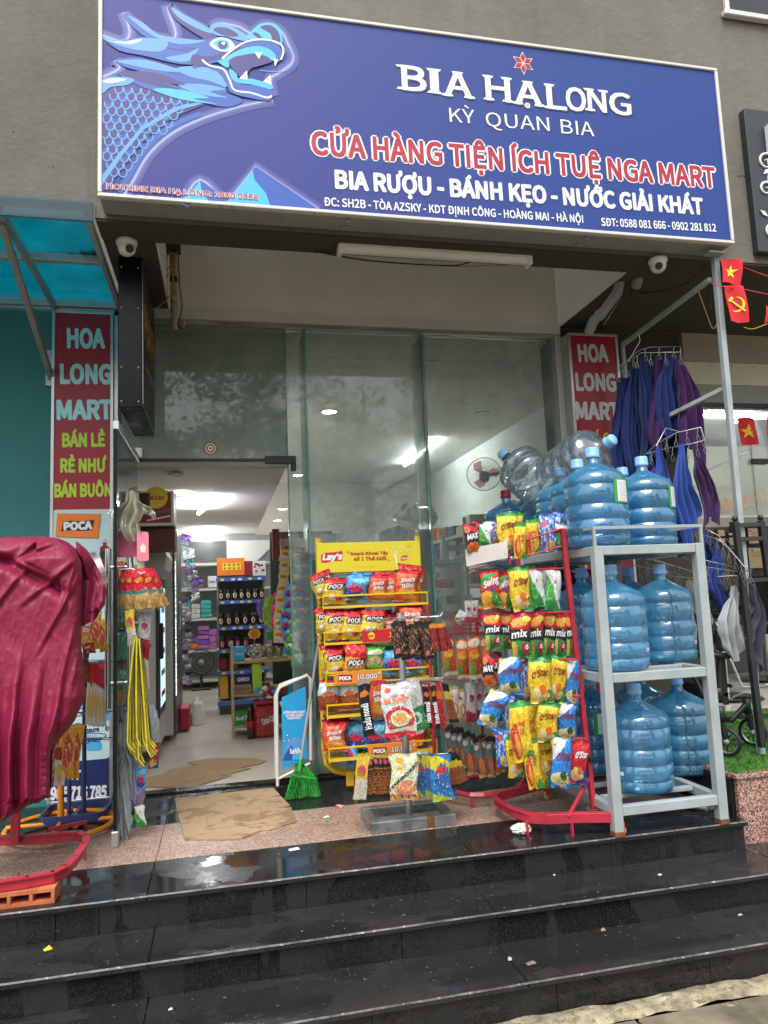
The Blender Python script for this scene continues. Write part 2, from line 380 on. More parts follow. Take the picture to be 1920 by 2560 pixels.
# dark grooves between big worn pavers in front of the steps
xs = [-2.6, -2.05, -1.5, -.95, -.4, .15, .75, 1.33, 1.88, 2.45, 3.0, 3.6]
for r, (y0, y1) in enumerate(((2.06, 2.383), (1.5, 2.054), (.94, 1.494), (.38, .934))):
    for i in range(len(xs)-1):
        o_ = (.27 if r % 2 else 0); z = -.366 + rnd.uniform(-.002, .002)
        t = MB(); t.box((xs[i]+o_+.006, y0, -.39), (xs[i+1]+o_-.004, y1, z), M_pave, .004); t.build('paver', pave)
mo = MB()
mo.grid(lambda u, v: (-2.7+u*6.6, 2.385+v*.107+.02*noise.noise(Vector((u*22, v*2, 0))), -.362+.012*noise.noise(Vector((u*60, v*6, 1)))+.012*math.sin(v*PI)-.004), 220, 8, M_mortar)
mo.build('mortar_strip', pave)
gr = MB(); gr.box((-14, -60, -1.2), (60, 60, -.9), M_pave); struct('ground', gr)

st = struct('steps')
def slab(parent, name, x0, x1, y0, y1, z1, th, mt, bev=.003, nose=True):
    t = MB(); t.box((x0+.0012, y0, z1-th), (x1-.0012, y1, z1), mt, bev)
    t.build(name, parent)
def nosing(parent, x0, x1, y, z):       # worn arris on a tread's front edge, its pale highlight painted in
    t = MB(); n = 90
    t.grid(lambda u, v: (x0+(x1-x0)*u, y-.0012+.0007*noise.noise(Vector((u*140, 3, z*9)))+v*.003, z-.0045+v*.0054+.0006*noise.noise(Vector((u*200, 7, z*5)))), n, 1, M_edge)
    t.build('worn_highlit_edge', parent)
# risers
def riser(y, z0, z1, seams, xa, xb):
    e = [xa]+seams+[xb]
    for a, b in zip(e, e[1:]):
        t = MB(); t.box((a+.001, y, z0), (b-.001, y+.03, z1), M_riser, .001); t.build('riser_slab', st)
riser(3.012, -.125, -.021, [-.95, -.62, -.47, .30, .70, 1.62, 1.95], -3, 2.29)
riser(2.757, -.245, -.146, [-.9, -.32, .10, .62, 1.02, 1.55], -3, 3.2)
riser(2.492, -.37, -.266, [-.9, -.2, .45, 1.1, 1.7], -3, 3.2)
for a, b in ((-3, -1.5), (-1.5, -.27), (-.27, .99), (.99, 2.3), (2.3, 3.2)):
    slab(st, 'tread_slab', a, b, 2.736, 3.045, -.125, .021, M_tread); slab(st, 'tread_slab', a, b, 2.47, 2.79, -.245, .021, M_tread)
nosing(st, -3, 3.2, 2.736, -.125); nosing(st, -3, 3.2, 2.47, -.245)
core = MB(); core.box((-3, 2.53, -.9), (3.2, 2.786, -.268), M_riser); core.box((-3, 2.79, -.9), (3.2, 3.04, -.148), M_riser); core.box((-3, 3.043, -.9), (2.288, 4.5, -.023), M_riser)
core.build('step_core', st)
plat = struct('platform')
ex = [-3, -1.55, -.3, .995, 2.3]
for a, b in zip(ex, ex[1:]):
    slab(plat, 'black_slab', a, b, 2.99, 3.37, 0, .022, M_black)
    slab(plat, 'pink_slab', a, b, 3.372, 3.893, 0, .022, M_pink, .001)
    slab(plat, 'black_slab', a, b, 3.895, 4.47, 0, .022, M_black, .001)
nosing(plat, -3, 2.3, 2.99, 0)
slab(plat, 'door_sill', -.62, 2.35, 4.472, 4.56, .012, .03, M_black)
# shop floor tiles
fl = struct('shop_floor'); bed = MB(); bed.box((-1.2, 4.56, -.3), (3.2, 11.4, -.004), M_gplas); bed.build('tile_bed', fl)
for i in range(8):
    for j in range(11):
        x0 = -1.2+.6*i-.07; y0 = 4.562+.62*j
        if x0 > 3.1: continue
        t = MB(); t.box((x0+.0015, y0, -.006), (x0+.5985, y0+.617, .0+rnd.uniform(0, .0006)), M_tile); t.build('tile', fl)

# ------------------------------------------------------------ the shop building
bld = thing('shop_building', 'concrete shop building with brown soffit and tall glass front behind blue sign', 'building', (0, 4.5, 0))
up = MB(); up.box((-.565, 3.43, 2.9), (9, 3.62, 7.5), M_conc); up.build('upper_wall', bld)
uw = MB(); uw.box((-6, YF, 2.905), (-.57, YF+.3, 7.5), M_conc); uw.build('set_back_wall', bld)
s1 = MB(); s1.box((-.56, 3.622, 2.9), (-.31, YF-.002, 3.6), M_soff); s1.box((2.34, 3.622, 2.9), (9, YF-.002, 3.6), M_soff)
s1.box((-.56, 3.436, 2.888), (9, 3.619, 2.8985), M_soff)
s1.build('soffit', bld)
rw = MB(); rw.box((-.4, YF, 2.905), (2.6, YF+.16, 4.3), M_cream); rw.box((-.31+.001, 3.63, 2.902), (-.30, YF-.004, 4.3), M_cream); rw.box((2.33, 3.63, 2.902), (2.339, YF-.004, 4.3), M_cream)
rw.build('recess_wall', bld)
lw = MB(); lw.box((-6, YF, -.3), (-.63, YF+.2, 2.9), M_teal); lw.build('teal_wall', bld)
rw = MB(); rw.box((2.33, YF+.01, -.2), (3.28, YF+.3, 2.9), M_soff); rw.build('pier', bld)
# white lintel and jambs
li = MB(); li.box((-.6, YF-.05, 2.84), (2.325, YF+.06, 2.902), M_white, .004); li.box((-.6, YF-.035, 2.815), (2.3, YF+.05, 2.838), M_alu); li.build('lintel_frame', bld)
jm = MB(); jm.box((2.285, YF-.04, 0), (2.33, YF+.06, 2.838), M_white, .004); jm.box((2.262, YF-.03, 0), (2.283, YF+.03, 2.815), M_gplas, .002); jm.build('jamb', bld)
jm = MB(); jm.box((-.63, YF-.03, 0), (-.605, YF+.05, 2.85), M_alu, .002); jm.build('jamb', bld)
# glass panes: transom over the door, and three fixed panes with fins
def pane(a, b, z0, z1, y=YF):
    t = MB(); t.box((a, y-.006, z0), (b, y+.006, z1), M_glass); t.build('glass_pane', bld)
def gline(x, z0, z1, y=YF):
    t = MB(); t.box((x-.004, y-.0075, z0), (x+.004, y+.0075, z1), M_gedge); t.build('glass_joint', bld)
pane(-.6, .405, 1.965, 2.815); pane(.413, .53, .02, 2.815); pane(.538, 1.322, .02, 2.815); pane(1.33, 2.262, .02, 2.815)
gline(.409, .02, 2.815); gline(.534, .02, 2.815); gline(1.326, .02, 2.815)
for x in (.534, 1.326):
    t = MB(); t.box((x-.007, YF+.02, .02), (x+.005, YF+.28, 2.81), M_glass); t.build('glass_fin', bld)
    t = MB(); t.box((x-.0075, YF-.03, .02), (x+.0055, YF-.008, 2.81), M_gedge); t.build('fin_edge', bld)
t = MB(); t.box((-.6, YF-.009, 1.945), (.405, YF+.009, 1.963), M_bplas); t.build('door_head_strip', bld)
t = MB(); p = at(662, 1140, Y=YF-.02); q = at(740, 1160, Y=YF-.02)
t.box((p.x, YF-.03, q.z), (q.x, YF-.0085, p.z), M_bplas, .003); t.box((q.x-.035, YF-.03, q.z-.045), (q.x, YF-.0085, q.z-.001), M_bplas, .003)
t.build('patch_fitting', bld)
t = MB(); rq = at(526, 1121, Y=YF-.01)
import itertools
def disc(mb, c, r, mt, n=24, fn=None, sx=1): mb.poly([(c[0]+r*sx*math.cos(2*PI*k/n), c[1]+r*math.sin(2*PI*k/n)) for k in range(n)], fn, mt)
disc(t, (rq.x, rq.z), .04, P_maroon, fn=facade(YF-.0072)); disc(t, (rq.x, rq.z), .034, P_cream, fn=facade(YF-.0078)); disc(t, (rq.x, rq.z), .026, P_maroon, fn=facade(YF-.0084))
t.poly([(rq.x+.02*math.cos(PI/3*k+.5), rq.z+.02*math.sin(PI/3*k+.5)) for k in range(6)], facade(YF-.009), P_cream)
t.text('M', facade(YF-.0095), .016, P_maroon, rq.x, rq.z)
tag(t.build('round_sticker', None, (rq.x, YF-.007, rq.z)), 'small round maroon and cream sticker on the glass over the door', 'sticker')
# room behind the glass
M_int = mat('interior_wall', (.68, .67, .63), .7, var=.05, vs=2, bd=0)
M_ceil = mat('interior_ceiling', (.75, .73, .7), .8, var=.04, vs=2, bd=0)
it = MB(); it.box((-.95, YF+.21, 0), (-.85, 11.3, 2.9), M_int); it.box((3.1, YF+.31, 0), (3.2, 11.3, 2.9), M_int); it.box((-.85, 11.2, 0), (3.1, 11.3, 2.9), M_int); it.build('interior_wall', bld)
it = MB(); it.box((-.95, YF+.3, 2.0), (.40, 11.2, 2.1), M_ceil); it.box((.40, YF+.3, 2.0), (.44, 11.2, 2.86), M_ceil); it.box((.44, 5.2, 2.86), (3.1, 11.2, 2.95), M_ceil)
it.box((-.95, YF+.17, 2.86), (3.1, 5.19, 2.95), M_ceil); it.build('interior_ceiling', bld)
it = MB(); it.box((-.95, YF+.23, 1.955), (.43, YF+.299, 2.86), M_white); it.build('transom_backing', bld)
rf = MB(); rf.box((-6, YF+.31, 2.96), (9, 12, 7.5), M_conc); rf.build('rear_block', bld)

def rot_dirt(name, n, x0, x1, y0, y1, z, smin, smax, mt, seed):
    """thin irregular stains and specks of grit lying on a tread"""
    r = random.Random(seed); t = MB()
    for k in range(n):
        cx, cy, s = r.uniform(x0, x1), r.uniform(y0, y1), r.uniform(smin, smax)*r.random()**1.5+smin*.5; a0 = r.uniform(0, 6)
        t.add([(cx+s*(1+.5*r.uniform(-1, 1))*math.cos(a0+j*2*PI/7)*1.5, min(y1, cy+s*(1+.5*r.uniform(-1, 1))*math.sin(a0+j*2*PI/7)*.8), z+.0009) for j in range(7)], [tuple(range(7))], mt)
    return tag(t.build('grit', None, ((x0+x1)/2, (y0+y1)/2, z)), 'pale grit and crumbs scattered on the '+name.replace('_', ' '), 'grit', None, 'stuff')
M_grit = mat('grit', (.22, .21, .19), .8, var=.5, vs=60, bd=0)
rot_dirt('grit_on_upper_step', 260, -1.2, 2.9, 2.74, 3.0, -.125, .0008, .0035, M_grit, 1); rot_dirt('grit_on_lower_step', 300, -1.2, 2.9, 2.475, 2.75, -.245, .0008, .004, M_grit, 2)
rot_dirt('grit_on_platform', 120, -1.0, 2.2, 3.0, 3.9, 0, .0008, .003, M_grit, 3)
# ------------------------------------------------------------ the big blue shop sign
SY = 3.27
def ptext(mb, s, L, Rr, hpx, Y, mt, bold=.02, dy=0, fn=None, nofit=False):
    """lettering on an upright wall plane, between two points seen in the photograph"""
    p = at(L[0], L[1], Y=Y); q = at(Rr[0], Rr[1], Y=Y); m = (p+q)/2
    a = at((L[0]+Rr[0])/2, (L[1]+Rr[1])/2-hpx/2, Y=Y); b = at((L[0]+Rr[0])/2, (L[1]+Rr[1])/2+hpx/2, Y=Y)
    mb.text(s, fn or facade(Y-dy), a.z-b.z, mt, m.x, m.z, abs(q.x-p.x), bold, math.atan2(q.z-p.z, q.x-p.x) if not nofit else 0)
K = 1.15741
def mt_(x, y): return (x*K, y*K)
m, nt, p, tc = newmat('sign_vinyl'); sx = _n(nt, 'ShaderNodeSeparateXYZ'); nt.links.new(tc.outputs['Object'], sx.inputs[0])
g = ramp(nt, mth(nt, 'ADD', sx.outputs[0], mth(nt, 'MULTIPLY', nz(nt, tc.outputs['Object'], .9, 3), .8)), -1.7, .9)
cc = mixc(nt, g, c4((.034, .027, .225)), c4((.006, .038, .225)))
cc = mixc(nt, ramp(nt, nz(nt, stretch(nt, tc.outputs['Object'], (160, 1, 1)), 1, 3), .35, .7, 0, .12), cc, c4((.035, .07, .28)))
nt.links.new(cc, p.inputs['Base Color']); p.inputs['Roughness'].default_value = .6; bump(nt, p, nz(nt, tc.outputs['Object'], 90, 3), .3, .0006)
M_vinyl = m
sign = thing('shop_sign', 'huge blue billboard with water dragon head and white and red lettering over the shop', 'sign board', (1.12, SY, 2.92))
SX0, SX1, SZ0, SZ1 = -.522, 2.76, 2.918, 3.952
t = MB(); t.box((SX0, SY+.004, SZ0), (SX1, SY+.155, SZ1), M_gplas, .003); t.build('sign_case', sign)
fr = MB(); e = .014
for a, b in (((SX0-.004, SY-.012, SZ0-.004), (SX1+.004, SY+.02, SZ0+e)), ((SX0-.004, SY-.012, SZ1-e), (SX1+.004, SY+.02, SZ1+.004)),
             ((SX0-.004, SY-.0125, SZ0+e+.0005), (SX0+e, SY+.02, SZ1-e-.0005)), ((SX1-e, SY-.0125, SZ0+e+.0005), (SX1+.004, SY+.02, SZ1-e-.0005))):
    fr.box(a, b, M_white, .003)
fr.build('frame', sign)
for a, b in ((SX0+e, .3855), (.3885, SX1-e)):
    t = MB(); t.box((a, SY-.002, SZ0+e), (b, SY+.003, SZ1-e), M_vinyl); t.build('vinyl_panel', sign)
# seams along the underside
for x in (-.22, .62, 1.9): t = MB(); t.box((x-.012, SY+.03, SZ0-.014), (x+.012, SY+.045, SZ0-.001), M_alu); t.build('bracket', sign); t = MB(); t.box((x-.02, SY+.1, SZ0-.01), (x+.02, SY+.13, SZ0-.001), M_gplas); t.build('bracket', sign)
# --- lettering
W = MB()
def z2(x, y): return (x/1.728+960, y/1.728+80)
for ch, x0, x1, yt, yb in (('B', 78, 178, 145, 262), ('I', 198, 234, 155, 274), ('A', 262, 374, 168, 290), ('H', 440, 540, 187, 308), ('A', 566, 676, 208, 326), ('L', 704, 782, 222, 344), ('O', 786, 868, 236, 350), ('N', 880, 955, 242, 354), ('G', 974, 1062, 258, 366)):
    a = z2(x0, (yt+yb)/2); b = z2(x1, (yt+yb)/2)
    for mt, bo, dy in ((P_navy, .035, .0035), (P_white, .016, .0045)):
        if ch == 'I': bo = .002
        v = textgeo(ch, bo); P0 = at(a[0], a[1], Y=SY); P1 = at(b[0], b[1], Y=SY); hh = (yb-yt)/1.728/FPX*3.6
        off = .004 if mt is P_navy else 0
        W.text(ch, facade(SY-dy), hh, mt, (P0.x+P1.x)/2+off, (P0.z+P1.z)/2-off, abs(P1.x-P0.x), bo)
    # slab serifs
    cz = (P0.z+P1.z)/2; cx = (P0.x+P1.x)/2; wd = abs(P1.x-P0.x); feet = {'B': [(-.5, 1), (-.5, -1)], 'I': [(0, 1), (0, -1)], 'A': [(-.42, -1), (.42, -1), (0, 1)], 'H': [(-.4, 1), (.4, 1), (-.4, -1), (.4, -1)], 'L': [(-.36, 1), (-.4, -1)], 'O': [], 'N': [(-.42, 1), (.4, 1), (-.42, -1)], 'G': [(.5, .0)]}[ch]
    for fx, s in feet:
        x = cx+fx*wd; z = cz+s*hh*.5; q = .018 if ch != 'I' else .026
        W.poly([(x-q-.014, z), (x-q-.006, z-s*.013), (x+q+.006, z-s*.013), (x+q+.014, z)], facade(SY-.0049), P_white)
    W.build('logo_letter', sign); W = MB()
dt = at(*z2(618, 320), Y=SY)
for k_, mt in ((.016, P_white), (.009, P_grey)): disc(W, (dt.x, dt.z+.0), k_, mt, 12, facade(SY-.0052-.0001*(k_ < .01)))
W.build('dot_mark', sign)
for s_, a_, b_ in (('KỲ', (281, 360), (390, 369)), ('QUAN', (438, 378), (712, 401)), ('BIA', (762, 409), (905, 423))): t = MB(); ptext(t, s_, z2(*a_), z2(*b_), 34, SY, P_white, 0, .0045); t.build('small_caps_word', sign)
t = MB()
for mt, bo, dy in ((P_white, .062, .0035), (P_sred, .024, .0046)): ptext(t, 'CỬA HÀNG TIỆN ÍCH TUỆ NGA MART', mt_(674, 309), mt_(1543, 385), 54, SY, mt, bo, dy)
t.build('red_lettering', sign)
t = MB(); ptext(t, 'BIA RƯỢU - BÁNH KẸO - NƯỚC GIẢI KHÁT', mt_(725, 388), mt_(1516, 447), 42, SY, P_white, .032, .0045); t.build('white_lettering', sign); t = MB()
ptext(t, 'ĐC: SH2B - TÒA AZSKY - KDT ĐỊNH CÔNG - HOÀNG MAI - HÀ NỘI', mt_(700, 436), mt_(1258, 474), 20, SY, P_white, .02, .0045); t.build('address_lettering', sign); t = MB()
ptext(t, 'SĐT: 0588 081 666 - 0902 281 812', mt_(1298, 480), mt_(1545, 493), 19, SY, P_white, .02, .0045); t.build('phone_lettering', sign)
t = MB()
for mt, bo, dy in ((P_white, .045, .0065), (P_sred, .012, .0075)): ptext(t, 'HOTLINE BIA HẠ LONG: 1900 0358', mt_(231, 404), mt_(557, 428), 14, SY, mt, bo, dy)
t.build('hotline_lettering', sign)
# six-pointed star of red facets
st_ = MB(); c0 = at(*z2(600, 137), Y=SY)
for k in range(6):
    a0 = PI/2+k*PI/3
    P_ = lambda r, a: (c0.x+r*math.cos(a)*.97, c0.z+r*math.sin(a))
    st_.poly([P_(0, 0), P_(.036, a0-PI/6), P_(.066, a0), P_(.036, a0+PI/6)], facade(SY-.0036), P_white)
    st_.poly([P_(.005, a0), P_(.0345, a0-PI/6+.05), P_(.058, a0), P_(.0345, a0+PI/6-.05)], facade(SY-.0044), P_sred)
st_.build('star_emblem', sign)
# --- dragon print, traced in layers: each layer sits a fraction of a millimetre above the last
D = MB(); DN = [0]
def dz(x, y): q = at(x/1.907+230, y/1.907, Y=SY); return (q.x, q.z)
def smooth(pts, n=5, closed=True):
    o = []; N = len(pts)
    for i in range(N if closed else N-1):
        p0, p1, p2, p3 = (pts[(i-1) % N] if closed or i > 0 else pts[i]), pts[i], pts[(i+1) % N], (pts[(i+2) % N] if closed or i < N-2 else pts[i+1])
        for k in range(n):
            t = k/n
            o.append(tuple(.5*(2*p1[j]+(p2[j]-p0[j])*t+(2*p0[j]-5*p1[j]+4*p2[j]-p3[j])*t*t+(3*p1[j]-p0[j]-3*p2[j]+p3[j])*t**3) for j in (0, 1)))
    if not closed: o.append(pts[-1])
    return o
def dp(pts, mt, lay, sm=0):
    q = [dz(*a) for a in (smooth(pts, sm) if sm else pts)]
    vs = [Vector((a[0], a[1], 0)) for a in q]; DN[0] += 1; lay += DN[0]*.012
    from mathutils.geometry import tessellate_polygon
    D.add([(a[0], SY-.003-.0003*lay, a[1]) for a in q], tessellate_polygon([vs]), mt)
def dl(pts, wd, mt, lay, sm=5, taper=False):
    DN[0] += 1; lay += DN[0]*.004; q = [Vector(dz(*a)) for a in smooth(pts, sm, False)]; n = len(q); vs = []
    for i, a in enumerate(q):
        d = (q[min(i+1, n-1)]-q[max(i-1, 0)]).normalized(); nr = Vector((-d.y, d.x)); k = wd*(math.sin(PI*min(1, (i+.3)/n)) if taper else 1)*.00051
        for s in (k, -k): b = a+nr*s; vs.append((b.x, SY-.003-.0003*lay, b.y))
    D.add(vs, [(2*i, 2*i+1, 2*i+3, 2*i+2) for i in range(n-1)], mt)
G = [mflat('print_glow_%s' % w_, c) for w_, c in (('faint', (.05, .055, .29)), ('soft', (.08, .09, .34)), ('bright', (.15, .18, .45)), ('white', (.36, .4, .65)))]
arch = [(150, 936), (200, 860), (270, 740), (380, 640), (520, 570), (690, 515), (800, 490), (862, 480)]
mtn = [(640, 975), (780, 795), (1080, 1000)]
hair = [(150, 70), (280, 170), (370, 190), (400, 160), (362, 40), (430, 90), (560, 150), (600, 115), (700, 130), (760, 160), (830, 120), (900, 150), (935, 215), (960, 290), (900, 345), (850, 380), (862, 460)]
crown = [(45, 170), (150, 200), (180, 150), (150, 62)]
for i, wd in enumerate((60, 36, 18, 7)):
    for L_ in (arch, mtn, hair, crown, [(430, 975), (515, 858), (640, 975)], [(50, 370), (130, 330), (110, 290)]): dl(L_, wd, G[i], i, 1 if L_ is mtn else 4)
# body and neck
dp([(48, 900), (48, 380), (160, 370), (330, 420), (480, 470), (540, 500), (430, 545), (310, 610), (200, 730), (90, 880), (48, 925)], P_deep, 5)
# scales in rows
for j in range(13):
    for i in range(11):
        x = 45+i*42+(j % 2)*21-j*4; y = 425+j*36+i*3
        lim = 930-(x-48)*1.05-max(0, 300-x)*.0
        if x < 50 or x > 520-(y-440)*.95 or y < 425+max(0, (90-x))*1.6+max(0, x-230)*.28: continue
        dl([(x-19, y-14), (x-16, y+8), (x, y+17), (x+16, y+8), (x+19, y-14)], 5.5, P_sky, 6, 3)
        dl([(x-13, y-4), (x, y+8), (x+13, y-4)], 12, P_deep if (i+j) % 3 else P_mid, 5.6, 3)
dp([(530, 498), (410, 530), (250, 620), (150, 740), (36, 905), (36, 860), (120, 745), (235, 610), (390, 515), (500, 492)], P_sky, 7)
dl([(520, 545), (380, 605), (250, 720), (130, 920)], 26, P_mid, 4.5, 5)
# mane locks
for pts, mt in (
    ([(48, 180), (110, 205), (230, 180), (340, 205), (470, 230), (520, 300), (420, 310), (250, 270), (130, 245)], P_mid),
    ([(115, 290), (230, 280), (380, 330), (560, 340), (640, 420), (600, 470), (420, 400), (250, 350), (150, 320)], P_mid),
    ([(120, 345), (250, 365), (430, 420), (600, 440), (720, 480), (640, 515), (480, 480), (300, 440), (180, 390)], P_mid),
    ([(150, 65), (215, 105), (330, 170), (470, 205), (560, 180), (520, 260), (380, 240), (270, 190), (180, 120)], P_mid),
    ([(362, 35), (420, 60), (520, 120), (600, 180), (560, 200), (470, 150), (390, 90)], P_deep),
    ([(45, 385), (110, 370), (200, 380), (170, 410), (90, 420), (48, 450)], P_sky),
    ([(48, 185), (150, 200), (250, 185), (360, 200), (330, 250), (200, 240), (110, 215)], P_sky),
    ([(170, 80), (240, 110), (320, 170), (450, 190), (540, 200), (420, 215), (290, 175)], P_sky),
    ([(380, 40), (450, 80), (540, 130), (580, 165), (500, 140), (410, 85)], P_sky),
    ([(350, 280), (450, 260), (540, 220), (560, 260), (440, 300)], P_sky),
    ([(120, 295), (260, 290), (400, 330), (480, 345), (350, 345), (210, 320)], P_sky),
    ([(400, 330), (520, 320), (620, 350), (650, 420), (560, 390), (470, 370)], P_sky),
    ([(410, 410), (520, 405), (640, 430), (560, 440), (650, 470), (520, 455)], P_sky),
    ([(290, 430), (420, 430), (560, 470), (480, 475), (600, 500), (430, 480)], P_cyan),
    ([(130, 350), (300, 350), (450, 410), (340, 400), (430, 435), (260, 400)], P_deep),
    ([(60, 195), (140, 205), (240, 190), (180, 215)], P_white), ([(50, 392), (100, 378), (165, 384), (90, 400)], P_white)):
    dp(pts, mt, 8 if mt is P_mid else 9, 3)
for a in ([(220, 340), (320, 372), (430, 400)], [(180, 300), (300, 325), (420, 365)], [(430, 230), (500, 235), (560, 200)], [(300, 205), (370, 235), (500, 250)], [(450, 440), (540, 452), (640, 455)]): dl(a, 7, P_deep, 10, 4, True)
# head: skull, brow, snout, jaws
dp([(480, 330), (500, 250), (560, 190), (640, 185), (720, 205), (800, 195), (870, 205), (905, 245), (900, 290), (880, 300), (860, 270), (790, 250), (710, 265), (640, 290), (560, 310), (520, 320)], P_mid, 10, 3)
dp([(560, 150), (580, 118), (640, 120), (700, 150), (750, 185), (720, 200), (640, 180), (600, 175)], P_sky, 11, 3)
dp([(580, 150), (600, 135), (650, 140), (700, 175), (640, 178)], P_deep, 12, 3)
dp([(735, 185), (760, 155), (800, 120), (860, 115), (900, 150), (905, 215), (870, 210), (830, 195), (780, 195)], P_cyan, 11, 3)
dp([(800, 135), (850, 125), (890, 160), (895, 210), (860, 200), (850, 165)], P_deep, 12, 3); dp([(765, 165), (785, 160), (810, 185), (790, 185)], P_deep, 12, 3)
dp([(470, 290), (490, 262), (540, 275), (600, 262), (660, 235), (720, 215), (660, 270), (600, 285), (560, 295), (540, 320), (490, 318)], P_deep, 12, 3)
dp([(560, 215), (600, 185), (650, 190), (680, 225), (650, 250), (600, 245)], P_white, 12, 3)
dp([(580, 215), (605, 195), (645, 200), (655, 230), (620, 245)], P_cyan, 13, 3); dp([(600, 212), (622, 200), (645, 212), (640, 235), (612, 238)], P_deep, 14, 3); dp([(615, 210), (630, 203), (636, 214), (626, 222)], P_white, 15)
dl([(620, 285), (680, 235), (750, 200), (830, 195), (895, 215), (912, 250), (900, 290)], 9, P_white, 16, 5)
dp([(620, 290), (700, 245), (790, 225), (860, 250), (880, 295), (850, 290), (800, 262), (720, 268), (660, 290), (650, 330), (600, 300)], P_cyan, 15, 3)
dp([(650, 295), (720, 268), (800, 262), (860, 300), (760, 330), (740, 360), (700, 370)], P_deep, 15, 2)
dp([(520, 290), (560, 310), (640, 330), (660, 370), (690, 400), (760, 410), (800, 400), (858, 430), (862, 460), (840, 485), (740, 470), (660, 445), (640, 400), (600, 345), (540, 320)], P_mid, 14, 3)
dl([(525, 290), (560, 318), (625, 335), (655, 385), (680, 435), (760, 448), (830, 470), (858, 462)], 9, P_white, 17, 5)
dp([(655, 330), (690, 360), (700, 385), (760, 380), (858, 412), (850, 432), (760, 408), (690, 400), (660, 370)], P_cyan, 16, 2)
for a, b, c_ in (((775, 255), (812, 258), (795, 288)), ((865, 285), (888, 290), (872, 325)), ((700, 382), (742, 385), (738, 342)), ((815, 395), (856, 410), (850, 362))): dp([a, b, c_], P_white, 18)
dl([(905, 195), (945, 240), (962, 290), (930, 338), (860, 345), (800, 338)], 3, P_cyan, 9, 6)
# hills at the foot of the print
dp([(640, 972), (700, 900), (765, 815), (775, 860), (830, 925), (850, 985)], P_cyan, 5); dp([(765, 815), (780, 795), (1080, 1000), (850, 985), (830, 925), (775, 860)], P_mid, 5)
dp([(430, 962), (500, 885), (515, 862), (520, 900), (560, 968)], P_cyan, 5); dp([(515, 862), (640, 945), (620, 970), (560, 968), (520, 900)], P_mid, 5)
D.build('dragon_print', sign)

# ------------------------------------------------------------ tall red side signs
m, nt, p, tc = newmat('side_sign_vinyl'); p.inputs['Roughness'].default_value = .4
nt.links.new(mixc(nt, nz(nt, tc.outputs['Object'], 5, 4), c4((.3, .006, .02)), c4((.38, .012, .03))), p.inputs['Base Color']); M_sred = m
def side_sign(name, label, X0, X1, z0, z1, Y, lines, dep):
    T = thing(name, label, 'sign', ((X0+X1)/2, Y, z0))
    part(T, 'sign_case', M_alu, (X0, Y+.002, z0), (X1, Y+dep, z1), .003)
    f = MB(); b = .016
    for a, c_ in (((X0-.003, Y-.01, z0), (X0+b, Y+.001, z1)), ((X1-b, Y-.01, z0), (X1+.003, Y+.001, z1)), ((X0+b, Y-.0105, z1-b), (X1-b, Y+.001, z1+.002)), ((X0+b, Y-.0105, z0), (X1-b, Y+.001, z0+b))): f.box(a, c_, M_alu, .002)
    f.build('frame', T)
    t = MB(); t.box((X0+b, Y-.004, z0+b), (X1-b, Y+.0015, z1-b), M_sred); t.build('sign_face', T)
    for s, L_, R2, h, mt, bo in lines: t = MB(); ptext(t, s, L_, R2, h, Y, mt, bo*.7, .0055); t.build('lettering', T)
    return T
LY = 4.50
P_sgrey = mflat('print_silver', (.62, .66, .68))
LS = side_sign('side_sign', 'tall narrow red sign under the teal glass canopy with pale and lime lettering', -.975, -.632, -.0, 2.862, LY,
    [('HOA', mt_(147, 731), mt_(225, 732), 47, P_tinted, .05), ('LONG', mt_(132, 808), mt_(239, 809), 47, P_tinted, .05), ('MART', mt_(125, 886), mt_(241, 885), 47, P_tinted, .05),
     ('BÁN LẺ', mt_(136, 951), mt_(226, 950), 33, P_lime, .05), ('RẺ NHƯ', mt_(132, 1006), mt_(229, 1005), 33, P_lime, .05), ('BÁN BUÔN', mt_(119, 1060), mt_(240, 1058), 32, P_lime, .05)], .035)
t = MB()
def rpx(t, x0, y0, x1, y1, mt, Y, dy, r=0):
    a = at(x0, y0, Y=Y); b = at(x1, y1, Y=Y); X0, X1, Z0, Z1 = a.x, b.x, b.z, a.z
    if r:
        pts = []
        for cx, cz, a0 in ((X1-r, Z1-r, 0), (X0+r, Z1-r, 90), (X0+r, Z0+r, 180), (X1-r, Z0+r, 270)):
            pts += [(cx+r*math.cos(R_(a0+k*22.5)), cz+r*math.sin(R_(a0+k*22.5))) for k in range(5)]
    else: pts = [(X0, Z0), (X1, Z0), (X1, Z1), (X0, Z1)]
    t.poly(pts, facade(Y-dy), mt)
P_palec = mflat('print_pale_cyan', (.55, .72, .74))
rpx(t, 128, 1275, 282, 1650, P_palec, LY, .0055, .03); rpx(t, 140, 1735, 277, 1895, P_palec, LY, .0055, .03)
rpx(t, 124, 1908, 283, 2006, P_navy, LY, .0055)
rpx(t, 210, 1690, 276, 1800, P_mid, LY, .006, .01)
